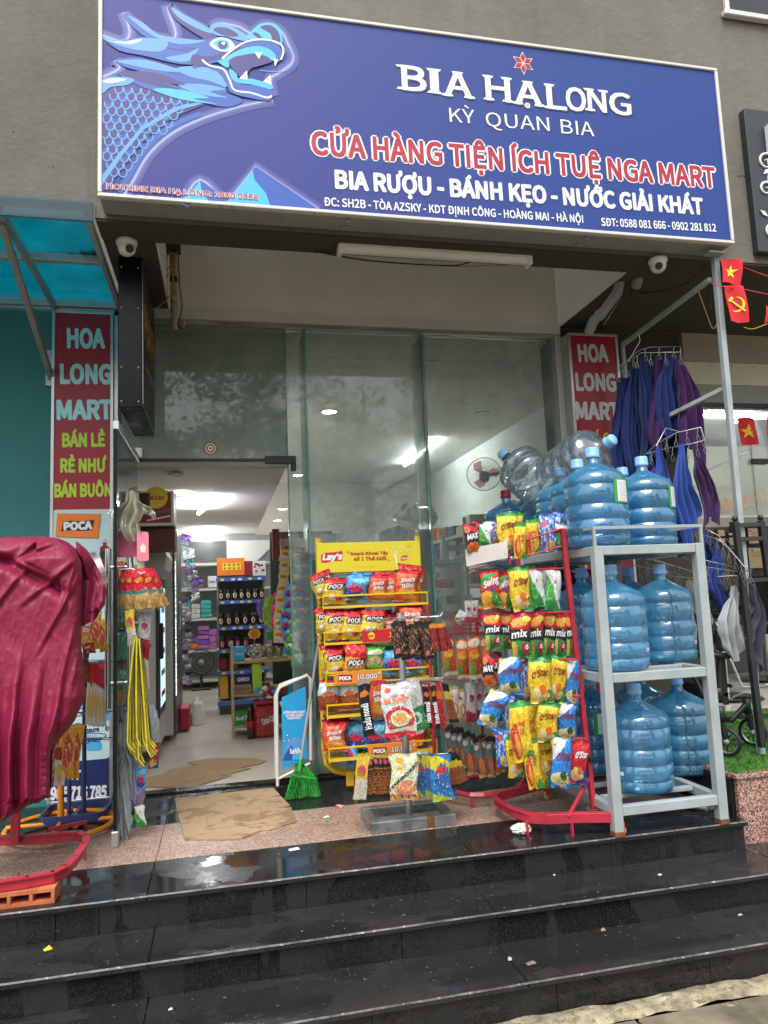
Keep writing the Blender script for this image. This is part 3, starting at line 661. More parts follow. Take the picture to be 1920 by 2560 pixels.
# printed sauce bottle, jar and lettering
bx = at(262, 1400, Y=LY); 
t.prism([(bx.x+a*.028, bx.z+b*.1) for a, b in ((-1, -1), (1, -1), (1, -.2), (.6, 0), (1, .3), (.9, .75), (.35, .85), (.35, 1.2), (-.35, 1.2), (-.35, .85), (-.9, .75), (-1, .3), (-.6, 0), (-1, -.2))], 0, .001, lambda u, v, w_: (u, LY-.0065-w_, v), P_maroon)
disc(t, (bx.x, bx.z+.03), .026, P_black, 16, facade(LY-.008), .95); ptext(t, 'CHIN-SU', (252, 1353), (272, 1353), 6, LY, P_white, .05, .009)
disc(t, (bx.x-.085, bx.z+.01), .03, P_lime, 14, facade(LY-.007)); disc(t, (bx.x-.12, bx.z-.02), .03, P_org, 14, facade(LY-.0073)); disc(t, (bx.x-.07, bx.z-.045), .022, P_green, 12, facade(LY-.0076))
ptext(t, 'Ensure', (207, 1826), (248, 1822), 11, LY, P_navy, .03, .0075); ptext(t, 'ORIGINAL', (214, 1840), (243, 1838), 6, LY, P_cyan, 0, .0075); ptext(t, 'nutrition shake', (210, 1850), (246, 1848), 4.5, LY, P_navy, 0, .0075)
rpx(t, 218, 1858, 255, 1874, P_cyan, LY, .0075, .012); rpx(t, 222, 1845, 251, 1856, P_sky, LY, .0073, .006)
ptext(t, 'Ensure', (264, 1820), (300, 1818), 11, LY, P_navy, .03, .0075)
rpx(t, 262, 1760, 276, 1800, P_sky, LY, .0075)
ptext(t, 'ĐT :', (172, 1938), (212, 1936), 22, LY, P_white, .045, .0075); ptext(t, '0986 716 785', (114, 1984), (266, 1978), 30, LY, P_white, .04, .0075)
t.build('printed_panels', LS)
t = MB(); Y2 = LY-.012    # orange shop card hung over the sign
pc = [at(a, b, Y=Y2) for a, b in ((143, 1283), (252, 1285), (245, 1345), (138, 1341))]
t.poly([(q.x, q.z) for q in pc], facade(Y2), P_org); t.poly([(q.x+.001, q.z) for q in pc], facade(Y2+.003), P_cream)
w0 = at(153, 1302, Y=Y2); w1 = at(236, 1327, Y=Y2)
pts = [(0, 0), (.05, .9), (.3, 1.0), (.6, .92), (1, 1.05), (.96, .3), (.93, .05), (.6, .0), (.3, .1)]
t.poly([(w0.x+(w1.x-w0.x)*a, w1.z+(w0.z-w1.z)*b) for a, b in pts], facade(Y2-.001), P_black)
ptext(t, 'POCA', (161, 1316), (229, 1313), 19, Y2, P_white, .05, .002)
tag(t.build('brand_card', None, (pc[0].x, Y2, pc[2].z)), 'orange card with a black ribbon and white capitals, hung on the left side sign', 'sign')
RS = side_sign('side_sign', 'tall red sign beside the right end of the glass front, behind hanging blue towels', 2.328, 2.697, .3, 2.815, 4.40,
    [('HOA', mt_(1249, 763), mt_(1311, 764), 42, P_sgrey, .05), ('LONG', mt_(1244, 825), mt_(1328, 827), 42, P_sgrey, .05), ('MART', mt_(1244, 887), mt_(1336, 889), 42, P_sgrey, .05),
     ('GIÁ CẢ', mt_(1262, 947), mt_(1328, 949), 30, P_yel, .03), ('BÌNH AN', mt_(1262, 1012), mt_(1332, 1014), 30, P_yel, .03)], .13)

# ------------------------------------------------------------ black light box under the soffit
bb = thing('light_box_sign', 'black screwed light box with gilt lettering hanging edge-on under the soffit', 'sign', (-.46, 3.8, 2.1))
part(bb, 'case', mat('black_gloss', (.004, .0045, .006), .3, 0, var=.2, vs=14, bd=.0003, spec=.25), (-.512, 3.81, 2.09), (-.395, 4.49, 2.898), .004)
t = MB()
for z in (2.84, 2.62, 2.3, 2.12):
    for x in (-.495, -.412): t.lathe([(0, .003), (.004, .002), (.005, 0)], (x, 3.8095, z), M_wire, 8, Matrix.Rotation(R_(90), 3, 'X'))
t.build('screw', bb)
t = MB(); t.box((-.394, 3.83, 2.11), (-.391, 4.47, 2.88), M_alu); t.box((-.3925, 3.835, 2.115), (-.3895, 4.465, 2.875), P_black); t.build('side_face', bb)
t = MB(); fn = lambda u, v: (-.3885, u, v)
t.text('HAIR', fn, .2, P_gold, 4.15, 2.58, .5, .02); t.text('SALON', fn, .05, P_gold, 4.15, 2.36, .4, .01)
t.build('gilt_letters', bb)
# bracket plate above the door edge (transom corner)
t = MB(); a = at(330, 1132, Y=YF-.02); t.box((a.x-.02, YF-.03, a.z-.03), (a.x+.06, YF-.012, a.z+.03), M_alu, .002); t.build('corner_patch', bld)

# ------------------------------------------------------------ under the soffit: lamp, cameras, cables, pipes
a = at(845, 610, Z=2.885); b = at(1320, 640, Z=2.885)
tl = thing('tube_lamp', 'unlit white tube lamp fixed lengthwise under the soffit', 'lamp', (a.x, a.y, 2.885))
yy = 3.52; xa, xb = at(843, 610, Y=yy).x, at(1325, 640, Y=yy).x
t = MB(); t.grid(lambda u, v: (xa+.02+(xb-xa-.04)*u, yy+.032*math.cos(PI*v), 2.874-.028*math.sin(PI*v)), 1, 10, M_wplas); t.build('diffuser', tl)
part(tl, 'back_plate', M_wplas, (xa+.01, yy-.034, 2.872), (xb-.01, yy+.034, 2.886))
for x in (xa, xb-.024): part(tl, 'end_cap', M_wplas, (x, yy-.036, 2.836), (x+.024, yy+.036, 2.8865), .006)
def dome_cam(px, py, z, label, turn):
    c = at(px, py, Z=z); T = thing('dome_camera', label, 'camera', (c.x, c.y, 2.887)); s = .9
    t = MB(); t.lathe([(0, 0), (.05, 0), (.052, -.008), (.05, -.02), (.044, -.028)], (c.x, c.y, 2.887), M_wplas, 24); t.build('base', T)
    t = MB(); t.lathe([(.044, -.026), (.043, -.045), (.036, -.062), (.022, -.074), (0, -.078)], (c.x, c.y, 2.887), M_wplas, 24); t.build('dome', T)
    t = MB(); M3 = Matrix.Rotation(turn, 3, 'Z') @ Matrix.Rotation(R_(118), 3, 'X')
    t.lathe([(0, .046), (.014, .046), (.02, .044), (.021, .036), (.021, .0)], Vector((c.x, c.y, 2.887-.035)), M_bplas, 18, M3); t.build('lens', T)
dome_cam(317, 615, 2.86, 'white dome security camera under the left end of the sign', .5)
dome_cam(1645, 660, 2.86, 'white dome security camera under the right end of the sign', -.5)
def wire(name, pts, r, mt, label, cat='cable', n=5, sm=6):
    P3 = [Vector(a) for a in pts]; o = []
    for i in range(len(P3)-1):
        p0, p1, p2, p3 = P3[max(i-1, 0)], P3[i], P3[i+1], P3[min(i+2, len(P3)-1)]
        for k in range(sm):
            t = k/sm; o.append(.5*(2*p1+(p2-p0)*t+(2*p0-5*p1+4*p2-p3)*t*t+(3*p1-p0-3*p2+p3)*t**3))
    o.append(P3[-1]); t = MB(); t.tube(o, r, mt, n)
    if label is None: return t, o
    return tag(t.build(name, None, P3[0]), label, cat)
M_ywire = mat('ochre_wire', (.45, .27, .06), .5, bd=0); M_bwire = mat('black_wire', (.02, .02, .02), .5, bd=0); M_wwire = mat('white_wire', (.55, .53, .48), .5, bd=0); M_tape = mat('dirty_pipe', (.4, .35, .27), .7, var=.4, vs=12, bs=50, bd=.001, col2=(.12, .09, .06))
wy = 3.6
wire('sagging_cable', [at(780, 627, Y=wy), at(900, 650, Y=wy), at(1050, 662, Y=wy), at(1150, 666, Y=wy), at(1220, 664, Y=wy), at(1340, 660, Y=wy)], .0035, M_ywire, 'ochre cable sagging behind the tube lamp')
wire('sagging_cable', [at(782, 628, Y=wy-.01), at(930, 652, Y=wy-.01), at(1120, 664, Y=wy-.01), at(1180, 655, Y=wy-.01), at(1225, 655, Y=wy-.01)], .004, M_bwire, 'black taped cable sagging under the right half of the tube lamp')
T = thing('conduit_bundle', 'stained pipe wrapped in loose wires dropping beside the transom', 'pipe', tuple(at(430, 830, Y=4.4)))
t = MB(); t.tube([at(432, 620, Y=4.3), at(434, 700, Y=4.3), at(436, 825, Y=4.35)], .021, M_tape, 12); t.build('pipe', T)
t = MB(); q = at(430, 618, Y=4.28); t.box((q.x-.05, 4.22, q.z-.03), (q.x+.05, 4.32, q.z+.05), M_bplas, .003); q = at(434, 700, Y=4.3); t.tube([q+Vector((0, 0, .015)), q-Vector((0, 0, .015))], .024, M_bplas, 10); tag(t.build('black_clip', T), kind='stuff')
for mt, pp in ((M_ywire, [(422, 625), (428, 660), (400, 690), (420, 690), (436, 640)]), (M_bwire, [(418, 625), (415, 660), (405, 685), (415, 670)]), (M_bwire, [(446, 640), (450, 720), (455, 770), (445, 815), (460, 823)]), (M_wwire, [(444, 640), (447, 730), (452, 770), (438, 800), (440, 822)]), (M_ywire, [(440, 640), (432, 690), (425, 740), (385, 775)]), (M_wwire, [(452, 770), (462, 800), (458, 820)]), (M_ywire, [(446, 620), (430, 670), (440, 720)])):
    t, _ = wire('w', [at(a, b, Y=4.27-.004*i) for i, (a, b) in enumerate(pp)], .0032, mt, None); t.build('loose_wire', T)
wire('camera_cable', [at(335, 640, Z=2.83), at(360, 660, Y=4.0), at(400, 690, Y=4.3)], .003, M_bwire, 'thin cable running from the left dome camera to the pipe')
T = thing('drain_pipe', 'grey plastic drain pipe elbowing down under the soffit at the right', 'pipe', tuple(at(1480, 800, Y=4.3)))
pts = [at(1556, 640, Y=3.78), at(1552, 690, Y=3.78), at(1544, 730, Y=3.8), at(1506, 782, Y=3.86), at(1484, 802, Y=3.9), at(1472, 832, Y=3.95)]
t = MB(); t.tube(pts, .03, M_pvc, 14); t.build('pipe', T)
for k in (1, 3): 
    t = MB(); d = (pts[k+1]-pts[k]).normalized(); t.tube([pts[k], pts[k]+d*.035], .034, M_pvc, 14); t.build('socket', T)
t = MB(); t.tube([at(1600, 660, Y=3.68), at(1596, 690, Y=3.72), at(1590, 715, Y=3.78)], .032, M_pvc, 14); tag(t.build('drain_stub', None, at(1590, 700, Y=4.3)), 'short grey pipe stub coming out of the ceiling right of the elbowed drain pipe', 'pipe')
wire('hanger_rod', [at(1487, 668, Y=4.1), at(1503, 765, Y=4.1)], .004, M_bwire, 'thin black rod dropping to the elbowed drain pipe', 'rod')
wire('dangling_cable', [at(1515, 670, Y=4.0), at(1560, 712, Y=4.0), at(1600, 732, Y=3.9), at(1700, 715, Y=3.6), at(1780, 650, Y=3.45)], .0035, M_bwire, 'black cable looping from the drain pipe to the steel post')
wire('dangling_cable', [at(1532, 680, Y=3.95), at(1558, 710, Y=3.95), at(1550, 745, Y=3.95), at(1510, 812, Y=3.95)], .0035, M_ywire, 'ochre cable dangling in front of the drain pipe')
wire('dangling_cable', [at(1580, 675, Y=3.8), at(1579, 740, Y=3.8), at(1584, 775, Y=3.8)], .004, M_bwire, 'short black cable end hanging straight down from the soffit')

# ------------------------------------------------------------ teal canopy
m, nt, p, tc = newmat('teal_sheet'); out = [n for n in nt.nodes if n.type == 'OUTPUT_MATERIAL'][0]; nt.nodes.remove(p)
tr = _n(nt, 'ShaderNodeBsdfTransparent'); tr.inputs[0].default_value = (.035, .44, .5, 1); tl_ = _n(nt, 'ShaderNodeBsdfTranslucent'); gl = _n(nt, 'ShaderNodeBsdfGlossy'); gl.inputs[1].default_value = .1
nn = nz(nt, tc.outputs['Object'], 5, 8, .7)
nt.links.new(mixc(nt, ramp(nt, nn, .4, .7), c4((.012, .25, .31)), c4((.03, .36, .43))), tl_.inputs[0])
m1 = _n(nt, 'ShaderNodeMixShader'); m1.inputs[0].default_value = .6; nt.links.new(tr.outputs[0], m1.inputs[1]); nt.links.new(tl_.outputs[0], m1.inputs[2])
m2 = _n(nt, 'ShaderNodeMixShader'); m2.inputs[0].default_value = .06; nt.links.new(m1.outputs[0], m2.inputs[1]); nt.links.new(gl.outputs[0], m2.inputs[2]); nt.links.new(m2.outputs[0], out.inputs[0]); M_teals = m
M_tealbar = mat('canopy_aluminium', (.4, .5, .5), .4, .3, var=.1, vs=8, bd=.0003)
cn = thing('canopy', 'teal tinted sheet canopy on aluminium bars over the left side sign', 'canopy', (-.98, YF, 2.9))
ycs = [3.44, at(262, 655, Z=2.9).y, 4.5]
for x0, x1 in ((-2.9, -1.94), (-1.93, -.985), (-.96, -.6)):
    for y0, y1 in zip(ycs, ycs[1:]):
        t = MB(); t.box((x0, y0+.015, 2.925), (x1, y1-.015, 2.931), M_teals); t.build('sheet', cn)
for y in ycs: part(cn, 'cross_bar', M_tealbar, (-3, y-.02, 2.885), (-.585, y+.02, 2.923), .003)
for x in (-1.94, -.972, -.598): part(cn, 'rafter', M_tealbar, (x-.014, 3.42, 2.88), (x+.014, 4.53, 2.9235), .003)
t = MB(); t.box((-3, 3.405, 2.87), (-.57, 3.422, 2.965), M_teals); t.build('front_lip', cn)
for x in (-.965, -1.935):
    t = MB(); t.bar((x-.02, 4.52, 2.45), (x-.02, 3.5, 2.88), .03, .035, M_gplas, bev=.002); t.build('strut', cn)
    part(cn, 'wall_plate', M_tealbar, (x-.05, 4.515, 2.4), (x-.005, 4.539, 2.62), .002)
t = MB()
for k in range(60):      # leaf rubbish lying on the sheet
    q = at(210+rnd.gauss(0, 22), 632+rnd.gauss(0, 5), Z=2.934); s = rnd.uniform(.006, .022); a = rnd.uniform(0, 6.3)
    t.add([(q.x+s*math.cos(a+i*2.1), q.y+s*math.sin(a+i*2.1)*1.5, 2.933+rnd.uniform(0, .02)) for i in range(3)], [(0, 1, 2)], M_wplas)
tag(t.build('roof_litter', None, (-.75, 3.8, 2.933)), 'pale clump of rubbish lying on top of the teal canopy sheet', 'litter', kind='stuff')

# ------------------------------------------------------------ neighbour's sign and window at the upper right
T = thing('neighbour_sign', 'dark neighbour sign with white swirling flourishes at the right edge', 'sign', (3.2, 3.38, 2.95))
part(T, 'board', mat('charcoal_board', (.03, .035, .04), .4, 0, var=.1, bd=.0003), (3.02, 3.38, 2.945), (4.4, 3.428, 3.83), .004)
t = MB()
fy = 3.376
for cx, cz, r, tn, dr in ((3.13, 3.5, .06, 1.4, 1), (3.2, 3.4, .09, 1.7, -1), (3.11, 3.33, .05, 1.3, 1), (3.18, 3.2, .08, 1.6, 1), (3.12, 3.08, .055, 1.4, -1), (3.24, 3.06, .07, 1.5, 1), (3.3, 3.3, .1, 1.6, 1)):
    pts = []
    for k in range(26):
        a = k/25*tn*2*PI*dr; rr = r*(1-k/30); pts.append(Vector((cx+rr*math.cos(a), fy, cz+rr*math.sin(a))))
    t.tube(pts, lambda q: .008*(1-q)+.002, P_white, 5)
for cx, cz, a in ((3.1, 3.42, .7), (3.16, 3.46, 2.0), (3.12, 3.25, -.4), (3.21, 3.29, 1.2), (3.1, 3.16, 2.5)):
    t.prism([(cx+x*math.cos(a)-y*math.sin(a), cz+x*math.sin(a)+y*math.cos(a)) for x, y in ((0, 0), (.03, .012), (.06, 0), (.03, -.012))], 0, .004, lambda u, v, w_: (u, fy-w_, v), P_white)
t.build('flourish', T)
t = MB(); t.box((3.14, 3.34, 3.55), (3.5, 3.379, 3.72), P_white, .004); t.build('pale_plaque', T)
T = thing('upper_window', 'white framed window at the top right corner of the wall', 'window', (3.3, 3.43, 4.45))
part(T, 'sill', M_white, (2.97, 3.39, 4.44), (4.2, 3.428, 4.475), .004); part(T, 'frame', M_white, (2.99, 3.405, 4.476), (3.02, 3.428, 5.3), .003)
part(T, 'pane', mat('dark_window', (.02, .022, .025), .15, bd=0), (3.021, 3.415, 4.476), (4.2, 3.428, 5.3))
part(T, 'frame', M_white, (3.45, 3.405, 4.476), (3.48, 3.428, 5.3), .003)
t = MB()
for a, b in ((1785, 405), (1785, 412), (1788, 460), (1852, 440), (1860, 441), (1845, 441), (33, 330), (133, 415)): q = at(a, b, Y=3.4298 if a > 500 else YF-.0002); t.lathe([(0, .002), (.006, .001)], q, P_black, 8, Matrix.Rotation(R_(90), 3, 'X'))
t.build('drill_holes', bld)
# ------------------------------------------------------------ printed pouches: colour layers over the sheet
def _mask(nt, U, V, co, L):
    k = L[0]
    if k == 'band':
        _, v0, v1, col, slope, wob = L
        x = mth(nt, 'MULTIPLY_ADD', U, slope, V)
        if wob: x = mth(nt, 'MULTIPLY_ADD', nz(nt, co, 5, 2), wob, x); v0 += wob/2; v1 += wob/2
        return mth(nt, 'MULTIPLY', ramp(nt, x, v0-.008, v0+.008), ramp(nt, x, v1-.008, v1+.008, 1, 0)), col
    if k == 'blob':
        _, cx, cy, rx, ry, col, wob = L
        a = mth(nt, 'DIVIDE', mth(nt, 'SUBTRACT', U, cx), rx); b = mth(nt, 'DIVIDE', mth(nt, 'SUBTRACT', V, cy), ry)
        d = mth(nt, 'SQRT', mth(nt, 'ADD', mth(nt, 'MULTIPLY', a, a), mth(nt, 'MULTIPLY', b, b)))
        if wob: d = mth(nt, 'ADD', d, mth(nt, 'MULTIPLY', mth(nt, 'SUBTRACT', nz(nt, co, 9, 3), .5), wob*2))
        return ramp(nt, d, .97, 1.03, 1, 0), col
    if k == 'speck':       # food photograph, busy lettering
        _, v0, v1, sc_, thr, col = L
        n = nz(nt, co, sc_, 3, .6); return mth(nt, 'MULTIPLY', ramp(nt, n, thr, thr+.02), mth(nt, 'MULTIPLY', ramp(nt, V, v0, v0+.02), ramp(nt, V, v1-.02, v1, 1, 0))), col
def pouchmat(name, base, layers, rough=.22, crinkle=.5):
    if name in MATS: return MATS[name]
    lo, hi = tuple(x*.5 for x in base), tuple(min(1, x*1.25+.06) for x in base)
    layers = [('speck', .05, .95, 3, .55, tuple(x*.8 for x in base)), ('speck', .08, .9, 5.5, .6, hi)] + layers + [('speck', .06, .3, 17, .6, lo), ('speck', .5, .62, 24, .58, hi), ('speck', .06, .4, 11, .64, (.8, .72, .5))]
    m, nt, p, tc = newmat(name); uv = tc.outputs['UV']; s = _n(nt, 'ShaderNodeSeparateXYZ'); nt.links.new(uv, s.inputs[0]); U, V = s.outputs[0], s.outputs[1]
    oi = _n(nt, 'ShaderNodeObjectInfo'); add = _n(nt, 'ShaderNodeVectorMath'); nt.links.new(uv, add.inputs[0]); nt.links.new(oi.outputs['Random'], add.inputs[1])
    c = c4(base)
    for L in layers:
        mk, col = _mask(nt, U, V, uv, L); c = mixc(nt, mk, c, c4(col))
    if not layers: c = mixc(nt, 0, c, c)
    fin = mth(nt, 'ADD', ramp(nt, V, .035, .04, 1, 0), ramp(nt, V, .965, .97))
    stp = mth(nt, 'MULTIPLY', fin, ramp(nt, mth(nt, 'SINE', mth(nt, 'MULTIPLY', V, 900)), -.1, .1, 0, .35))
    c = mixc(nt, stp, c, (.08, .08, .08, 1))
    nt.links.new(c, p.inputs['Base Color']); p.inputs['Roughness'].default_value = rough; p.inputs['Metallic'].default_value = .3
    p.inputs['Coat Weight'].default_value = .25; p.inputs['Coat Roughness'].default_value = .15
    h = nz(nt, stretch(nt, add.outputs[0], (5, 3.2, 1)), 1, 5, .6); rn = _n(nt, 'ShaderNodeMath'); rn.operation = 'ABSOLUTE'; nt.links.new(mth(nt, 'SUBTRACT', h, .5), rn.inputs[0])
    bump(nt, p, rn.outputs[0], min(1, crinkle*1.6), .03)
    return m
Yl, Rd, Or, Gn, Bl, Wh, Bk, Cr, Br, Sk, Pk, Lm = (.82, .56, .03), (.6, .015, .03), (.78, .17, .03), (.03, .3, .05), (.02, .12, .5), (.78, .8, .8), (.015, .014, .016), (.8, .74, .5), (.3, .09, .02), (.12, .5, .75), (.85, .12, .35), (.45, .7, .06)
CH = (.84, .66, .28)
DES = {   # name: (material, lettering [(text, cap height, cx, cz, width, material, slant, angle)], label words)
 'poca': (pouchmat('yellow_chip_print', Yl, [('band', .8, 1.1, Rd, .12, .06), ('blob', .5, .22, .42, .16, (.7, .5, .1), .3), ('blob', .4, .25, .2, .12, Wh, .4), ('blob', .65, .2, .15, .1, Rd, .5), ('speck', .05, .3, 14, .6, Cr), ('band', .52, .56, Cr, .1, .03)]), [('POCA', .15, 0, .66, .66, P_white, .1, .06)], 'yellow crisp bag with a red top and white POCA letters on a black ribbon'),
 'pocared': (pouchmat('red_chip_print', (.75, .3, .03), [('band', .62, 1.1, Rd, .12, .1), ('speck', .7, .9, 10, .55, (.9, .3, .05)), ('blob', .5, .22, .45, .16, (.6, .35, .08), .3), ('speck', .05, .3, 14, .6, Cr)]), [('POCA', .15, 0, .42, .66, P_white, .1, .06)], 'crisp bag with a red upper half and white POCA letters on black'),
 'snack': (pouchmat('orange_snack_print', (.72, .11, .03), [('blob', .6, .25, .5, .2, (.85, .3, .05), .4), ('blob', .62, .2, .3, .12, (.85, .5, .12), .5), ('band', .88, 1.1, Rd, .05, .04), ('speck', .4, .8, 6, .62, (.85, .3, .12))]), [('Snack', .13, 0, .66, .62, P_white, .1, .08), ('BíĐỏ', .12, .05, .48, .5, P_white, .1, .08)], 'orange snack bag with white Snack Bí Đỏ lettering'),
 'octo': (pouchmat('blue_snack_print', (.08, .34, .7), [('blob', .45, .3, .42, .24, (.02, .06, .4), .5), ('blob', .4, .5, .3, .1, Rd, .7), ('blob', .7, .75, .4, .12, (.2, .6, .8), .4), ('speck', .3, .7, 8, .6, (.7, .1, .15))]), [('OMO', .13, .05, .38, .5, P_red, .15, .12)], 'blue squid snack bag with red blot letters'),
 'peach': (pouchmat('brown_cake_print', (.35, .07, .03), [('band', .5, .9, (.5, .65, .75), 0, .25), ('speck', .5, .85, 6, .55, Wh), ('band', .93, 1.1, Rd, 0, 0), ('blob', .45, .55, .25, .08, Or, .5)]), [], 'brown snack bag with a pale icy scene and red seal'),
 'greenp': (pouchmat('green_puff_print', (.1, .42, .04), [('blob', .5, .4, .45, .2, (.6, .32, .2), .4), ('blob', .5, .75, .4, .08, Wh, .4), ('blob', .5, .3, .3, .07, (.1, .5, .05), .4), ('speck', .2, .6, 9, .6, Cr)]), [('Oishi', .07, 0, .78, .34, P_yel, 0, .1)], 'green puffed snack bag with a peach coloured picture'),
 'pinko': (pouchmat('pink_snack_print', (.8, .05, .25), [('blob', .5, .4, .4, .25, (.2, .02, .1), .6), ('speck', .2, .9, 7, .6, (.95, .5, .6))]), [('OMO', .13, 0, .4, .6, P_pink, .1, .1)], 'magenta snack bag with blotchy letters'),
 'ostary': (pouchmat('yellow_potato_print', Yl, [('blob', .85, .1, .55, .2, Gn, .2), ('blob', .45, .18, .36, .15, CH, .35), ('blob', .6, .3, .17, .11, Or, .2), ('blob', .3, .25, .13, .1, (.9, .8, .45), .3), ('band', .93, 1.1, Gn, .05, .04)]), [("O'Star", .15, 0, .66, .72, P_maroon, .18, .16)], "yellow potato crisp bag with dark red O'Star lettering"),
 'ostarb': (pouchmat('blue_potato_print', (.03, .24, .68), [('band', .56, .93, Wh, -.5, .05), ('band', .78, .93, (.75, .55, .1), -.9, 0), ('blob', .5, .18, .4, .15, CH, .35), ('blob', .6, .26, .17, .1, (.03, .12, .02), .4), ('blob', .15, .2, .15, .1, (.8, .75, .4), .3)]), [("O'Star", .15, 0, .64, .72, P_maroon, .18, .16)], "blue and white potato crisp bag with dark red O'Star lettering"),
 'ostarr': (pouchmat('red_potato_print', (.62, .02, .03), [('blob', .85, .1, .5, .25, (.04, .06, .35), .2), ('blob', .4, .22, .36, .16, CH, .35), ('blob', .55, .3, .14, .09, Or, .3), ('band', .93, 1.1, (.5, .01, .02), 0, 0)]), [("O'Star", .14, 0, .68, .7, P_white, .18, .16)], "red potato crisp bag with O'Star lettering"),
 'swing': (pouchmat('red_swing_print', (.6, .04, .02), [('band', .62, .8, Gn, -.3, .02), ('blob', .3, .22, .4, .24, (.8, .4, .06), .3), ('blob', .75, .2, .3, .2, Gn, .3), ('blob', .6, .5, .14, .07, (.08, .1, .3), .2), ('band', .9, 1.1, Rd, 0, 0)]), [('Swing', .17, 0, .68, .8, P_white, .2, .3)], 'red crisp bag with slanting white Swing lettering on green'),
 'mix': (pouchmat('green_corn_mix_print', Gn, [('band', .68, 1.1, Rd, .06, .04), ('blob', .4, .8, .4, .1, (.8, .35, .06), .5), ('blob', .75, .88, .2, .06, (.5, .6, .05), .4), ('band', .42, .68, Bk, .06, .01), ('blob', .65, .22, .22, .13, (.5, .02, .08), .2), ('blob', .15, .2, .12, .2, (.7, .45, .1), .4)]), [('mix', .16, -.06, .55, .72, P_white, .15, .06), ('O', .09, .2, .24, .14, P_white, .2, .1)], 'corn crisp bag, red above, black middle with white mix letters, green below'),
 'max': (pouchmat('black_rib_print', Bk, [('band', .86, 1.1, Rd, .3, .06), ('blob', .5, .16, .5, .18, (.75, .17, .02), .5), ('blob', .15, .8, .22, .12, (.7, .2, .1), .3), ('speck', .0, .35, 9, .55, (.4, .02, .02))]), [('MAX', .19, -.05, .55, .75, P_white, .05, .1)], 'black crisp bag with white MAX letters and orange ribs at the bottom'),
 'greenw': (pouchmat('green_white_print', (.04, .38, .08), [('band', .15, 2, Wh, 1.1, .05), ('band', -1, .92, (.04, .38, .08), .9, .05), ('blob', .3, .45, .2, .2, (.5, .55, .1), .15), ('blob', .3, .45, .17, .17, (.04, .38, .08), .15), ('blob', .55, .7, .07, .05, Or, .1)]), [], 'green crisp bag with a white side and a gold swirl'),
 'corny': (pouchmat('yellow_corn_print', Yl, [('band', .9, 1.1, Gn, 0, .1), ('blob', .25, .35, .22, .3, (.65, .04, .04), .3), ('blob', .3, .3, .12, .2, (.85, .4, .05), .4), ('blob', .95, .0, .4, .2, Gn, .2)]), [("PHỐ", .07, .1, .62, .3, P_red, 0, 0), ('LÊ', .07, .1, .5, .2, P_red, 0, 0)], 'yellow corn crisp bag with a small red picture panel'),
 'bluew': (pouchmat('blue_check_print', (.06, .16, .55), [('speck', .2, .95, 7, .52, (.55, .68, .85)), ('blob', .5, .15, .3, .15, CH, .4), ('blob', .25, .75, .18, .08, (.7, .1, .2), .3)]), [], 'blue and white patterned crisp bag'),
 # flat hanging packs
 'bbq': (pouchmat('black_barbecue_print', Bk, [('speck', .1, .9, 7, .54, (.4, .12, .04)), ('speck', .3, .95, 9, .62, (.6, .45, .4)), ('blob', .35, .2, .2, .07, (.7, .2, .2), .4), ('speck', .0, .5, 12, .64, (.85, .3, .05))], .25, .8), [], 'black spicy snack packet with flames and meat picture'),
 'redst': (pouchmat('dark_red_stick_print', (.3, .02, .02), [('band', .86, 1.1, (.8, .3, .05), 0, .1), ('speck', .1, .8, 9, .6, (.65, .15, .05))]), [], 'narrow dark red snack stick packet'),
 'card': (pouchmat('red_black_strip_print', (.55, .015, .025), [('band', .2, .45, Bk, -3, 0), ('blob', .55, .72, .5, .1, Or, .6), ('speck', .0, .2, 9, .6, Or)]), [], 'long narrow red and black snack strip'),
 'strip': (pouchmat('black_strip_print', Bk, [('blob', .5, .76, .4, .06, (.8, .25, .05), .5), ('band', .94, 1.1, (.4, .4, .4), 0, 0)]), [('Hadu noodi', .13, 0, .36, .45, P_white, 0, PI/2)], 'long narrow black snack strip with white sideways lettering'),
 'tuyet': (pouchmat('white_red_snack_print', (.7, .72, .72), [('band', -1, .12, (.7, .02, .04), .05, .05), ('blob', .5, .32, .47, .25, (.66, .02, .04), .12), ('blob', .5, .33, .34, .17, (.02, .2, .04), .2), ('blob', .5, .34, .31, .15, (.85, .78, .6), .1), ('blob', .5, .34, .22, .1, (.85, .4, .1), .5), ('speck', .2, .45, 10, .58, (.9, .65, .3)), ('band', .09, .15, (.75, .7, .6), -.03, 0), ('blob', .2, .88, .1, .05, (.75, .15, .1), .2)]), [('BÀ TUYẾT', .085, 0, .68, .78, P_org, 0, 0), ('Giòn cay', .035, .05, .765, .4, P_red, 0, 0), ('☆200g', .04, .25, .9, .22, P_grey, 0, 0)], 'big white and red snack pack with orange BÀ TUYẾT lettering and a plate of rolls'),
 'greent': (pouchmat('silver_green_snack_print', (.6, .62, .62), [('band', -1, .45, (.02, .26, .06), 0, .1), ('blob', .6, .25, .3, .12, Wh, .3), ('blob', .6, .25, .2, .08, (.03, .3, .08), .3)]), [], 'silver and green snack pack'),
 'tok': (pouchmat('cream_rice_cake_print', (.72, .76, .52), [('band', -1, .16, (.7, .4, .04), 0, 0), ('speck', .03, .16, 8, .5, (.18, .03, .3)), ('blob', .65, .26, .42, .16, (.78, .25, .12), .4), ('speck', .12, .42, 10, .55, (.9, .6, .4)), ('band', .9, .99, (.72, .76, .52), 0, 0), ('blob', .35, .85, .16, .07, (.85, .42, .03), 0), ('blob', .3, .68, .11, .045, (.85, .55, .05), .1)]), [('TOKBOKKI', .07, -.06, .5, .85, P_black, 0, .72)], 'cream packet with black TOKBOKKI lettering running up the side of a noodle picture'),
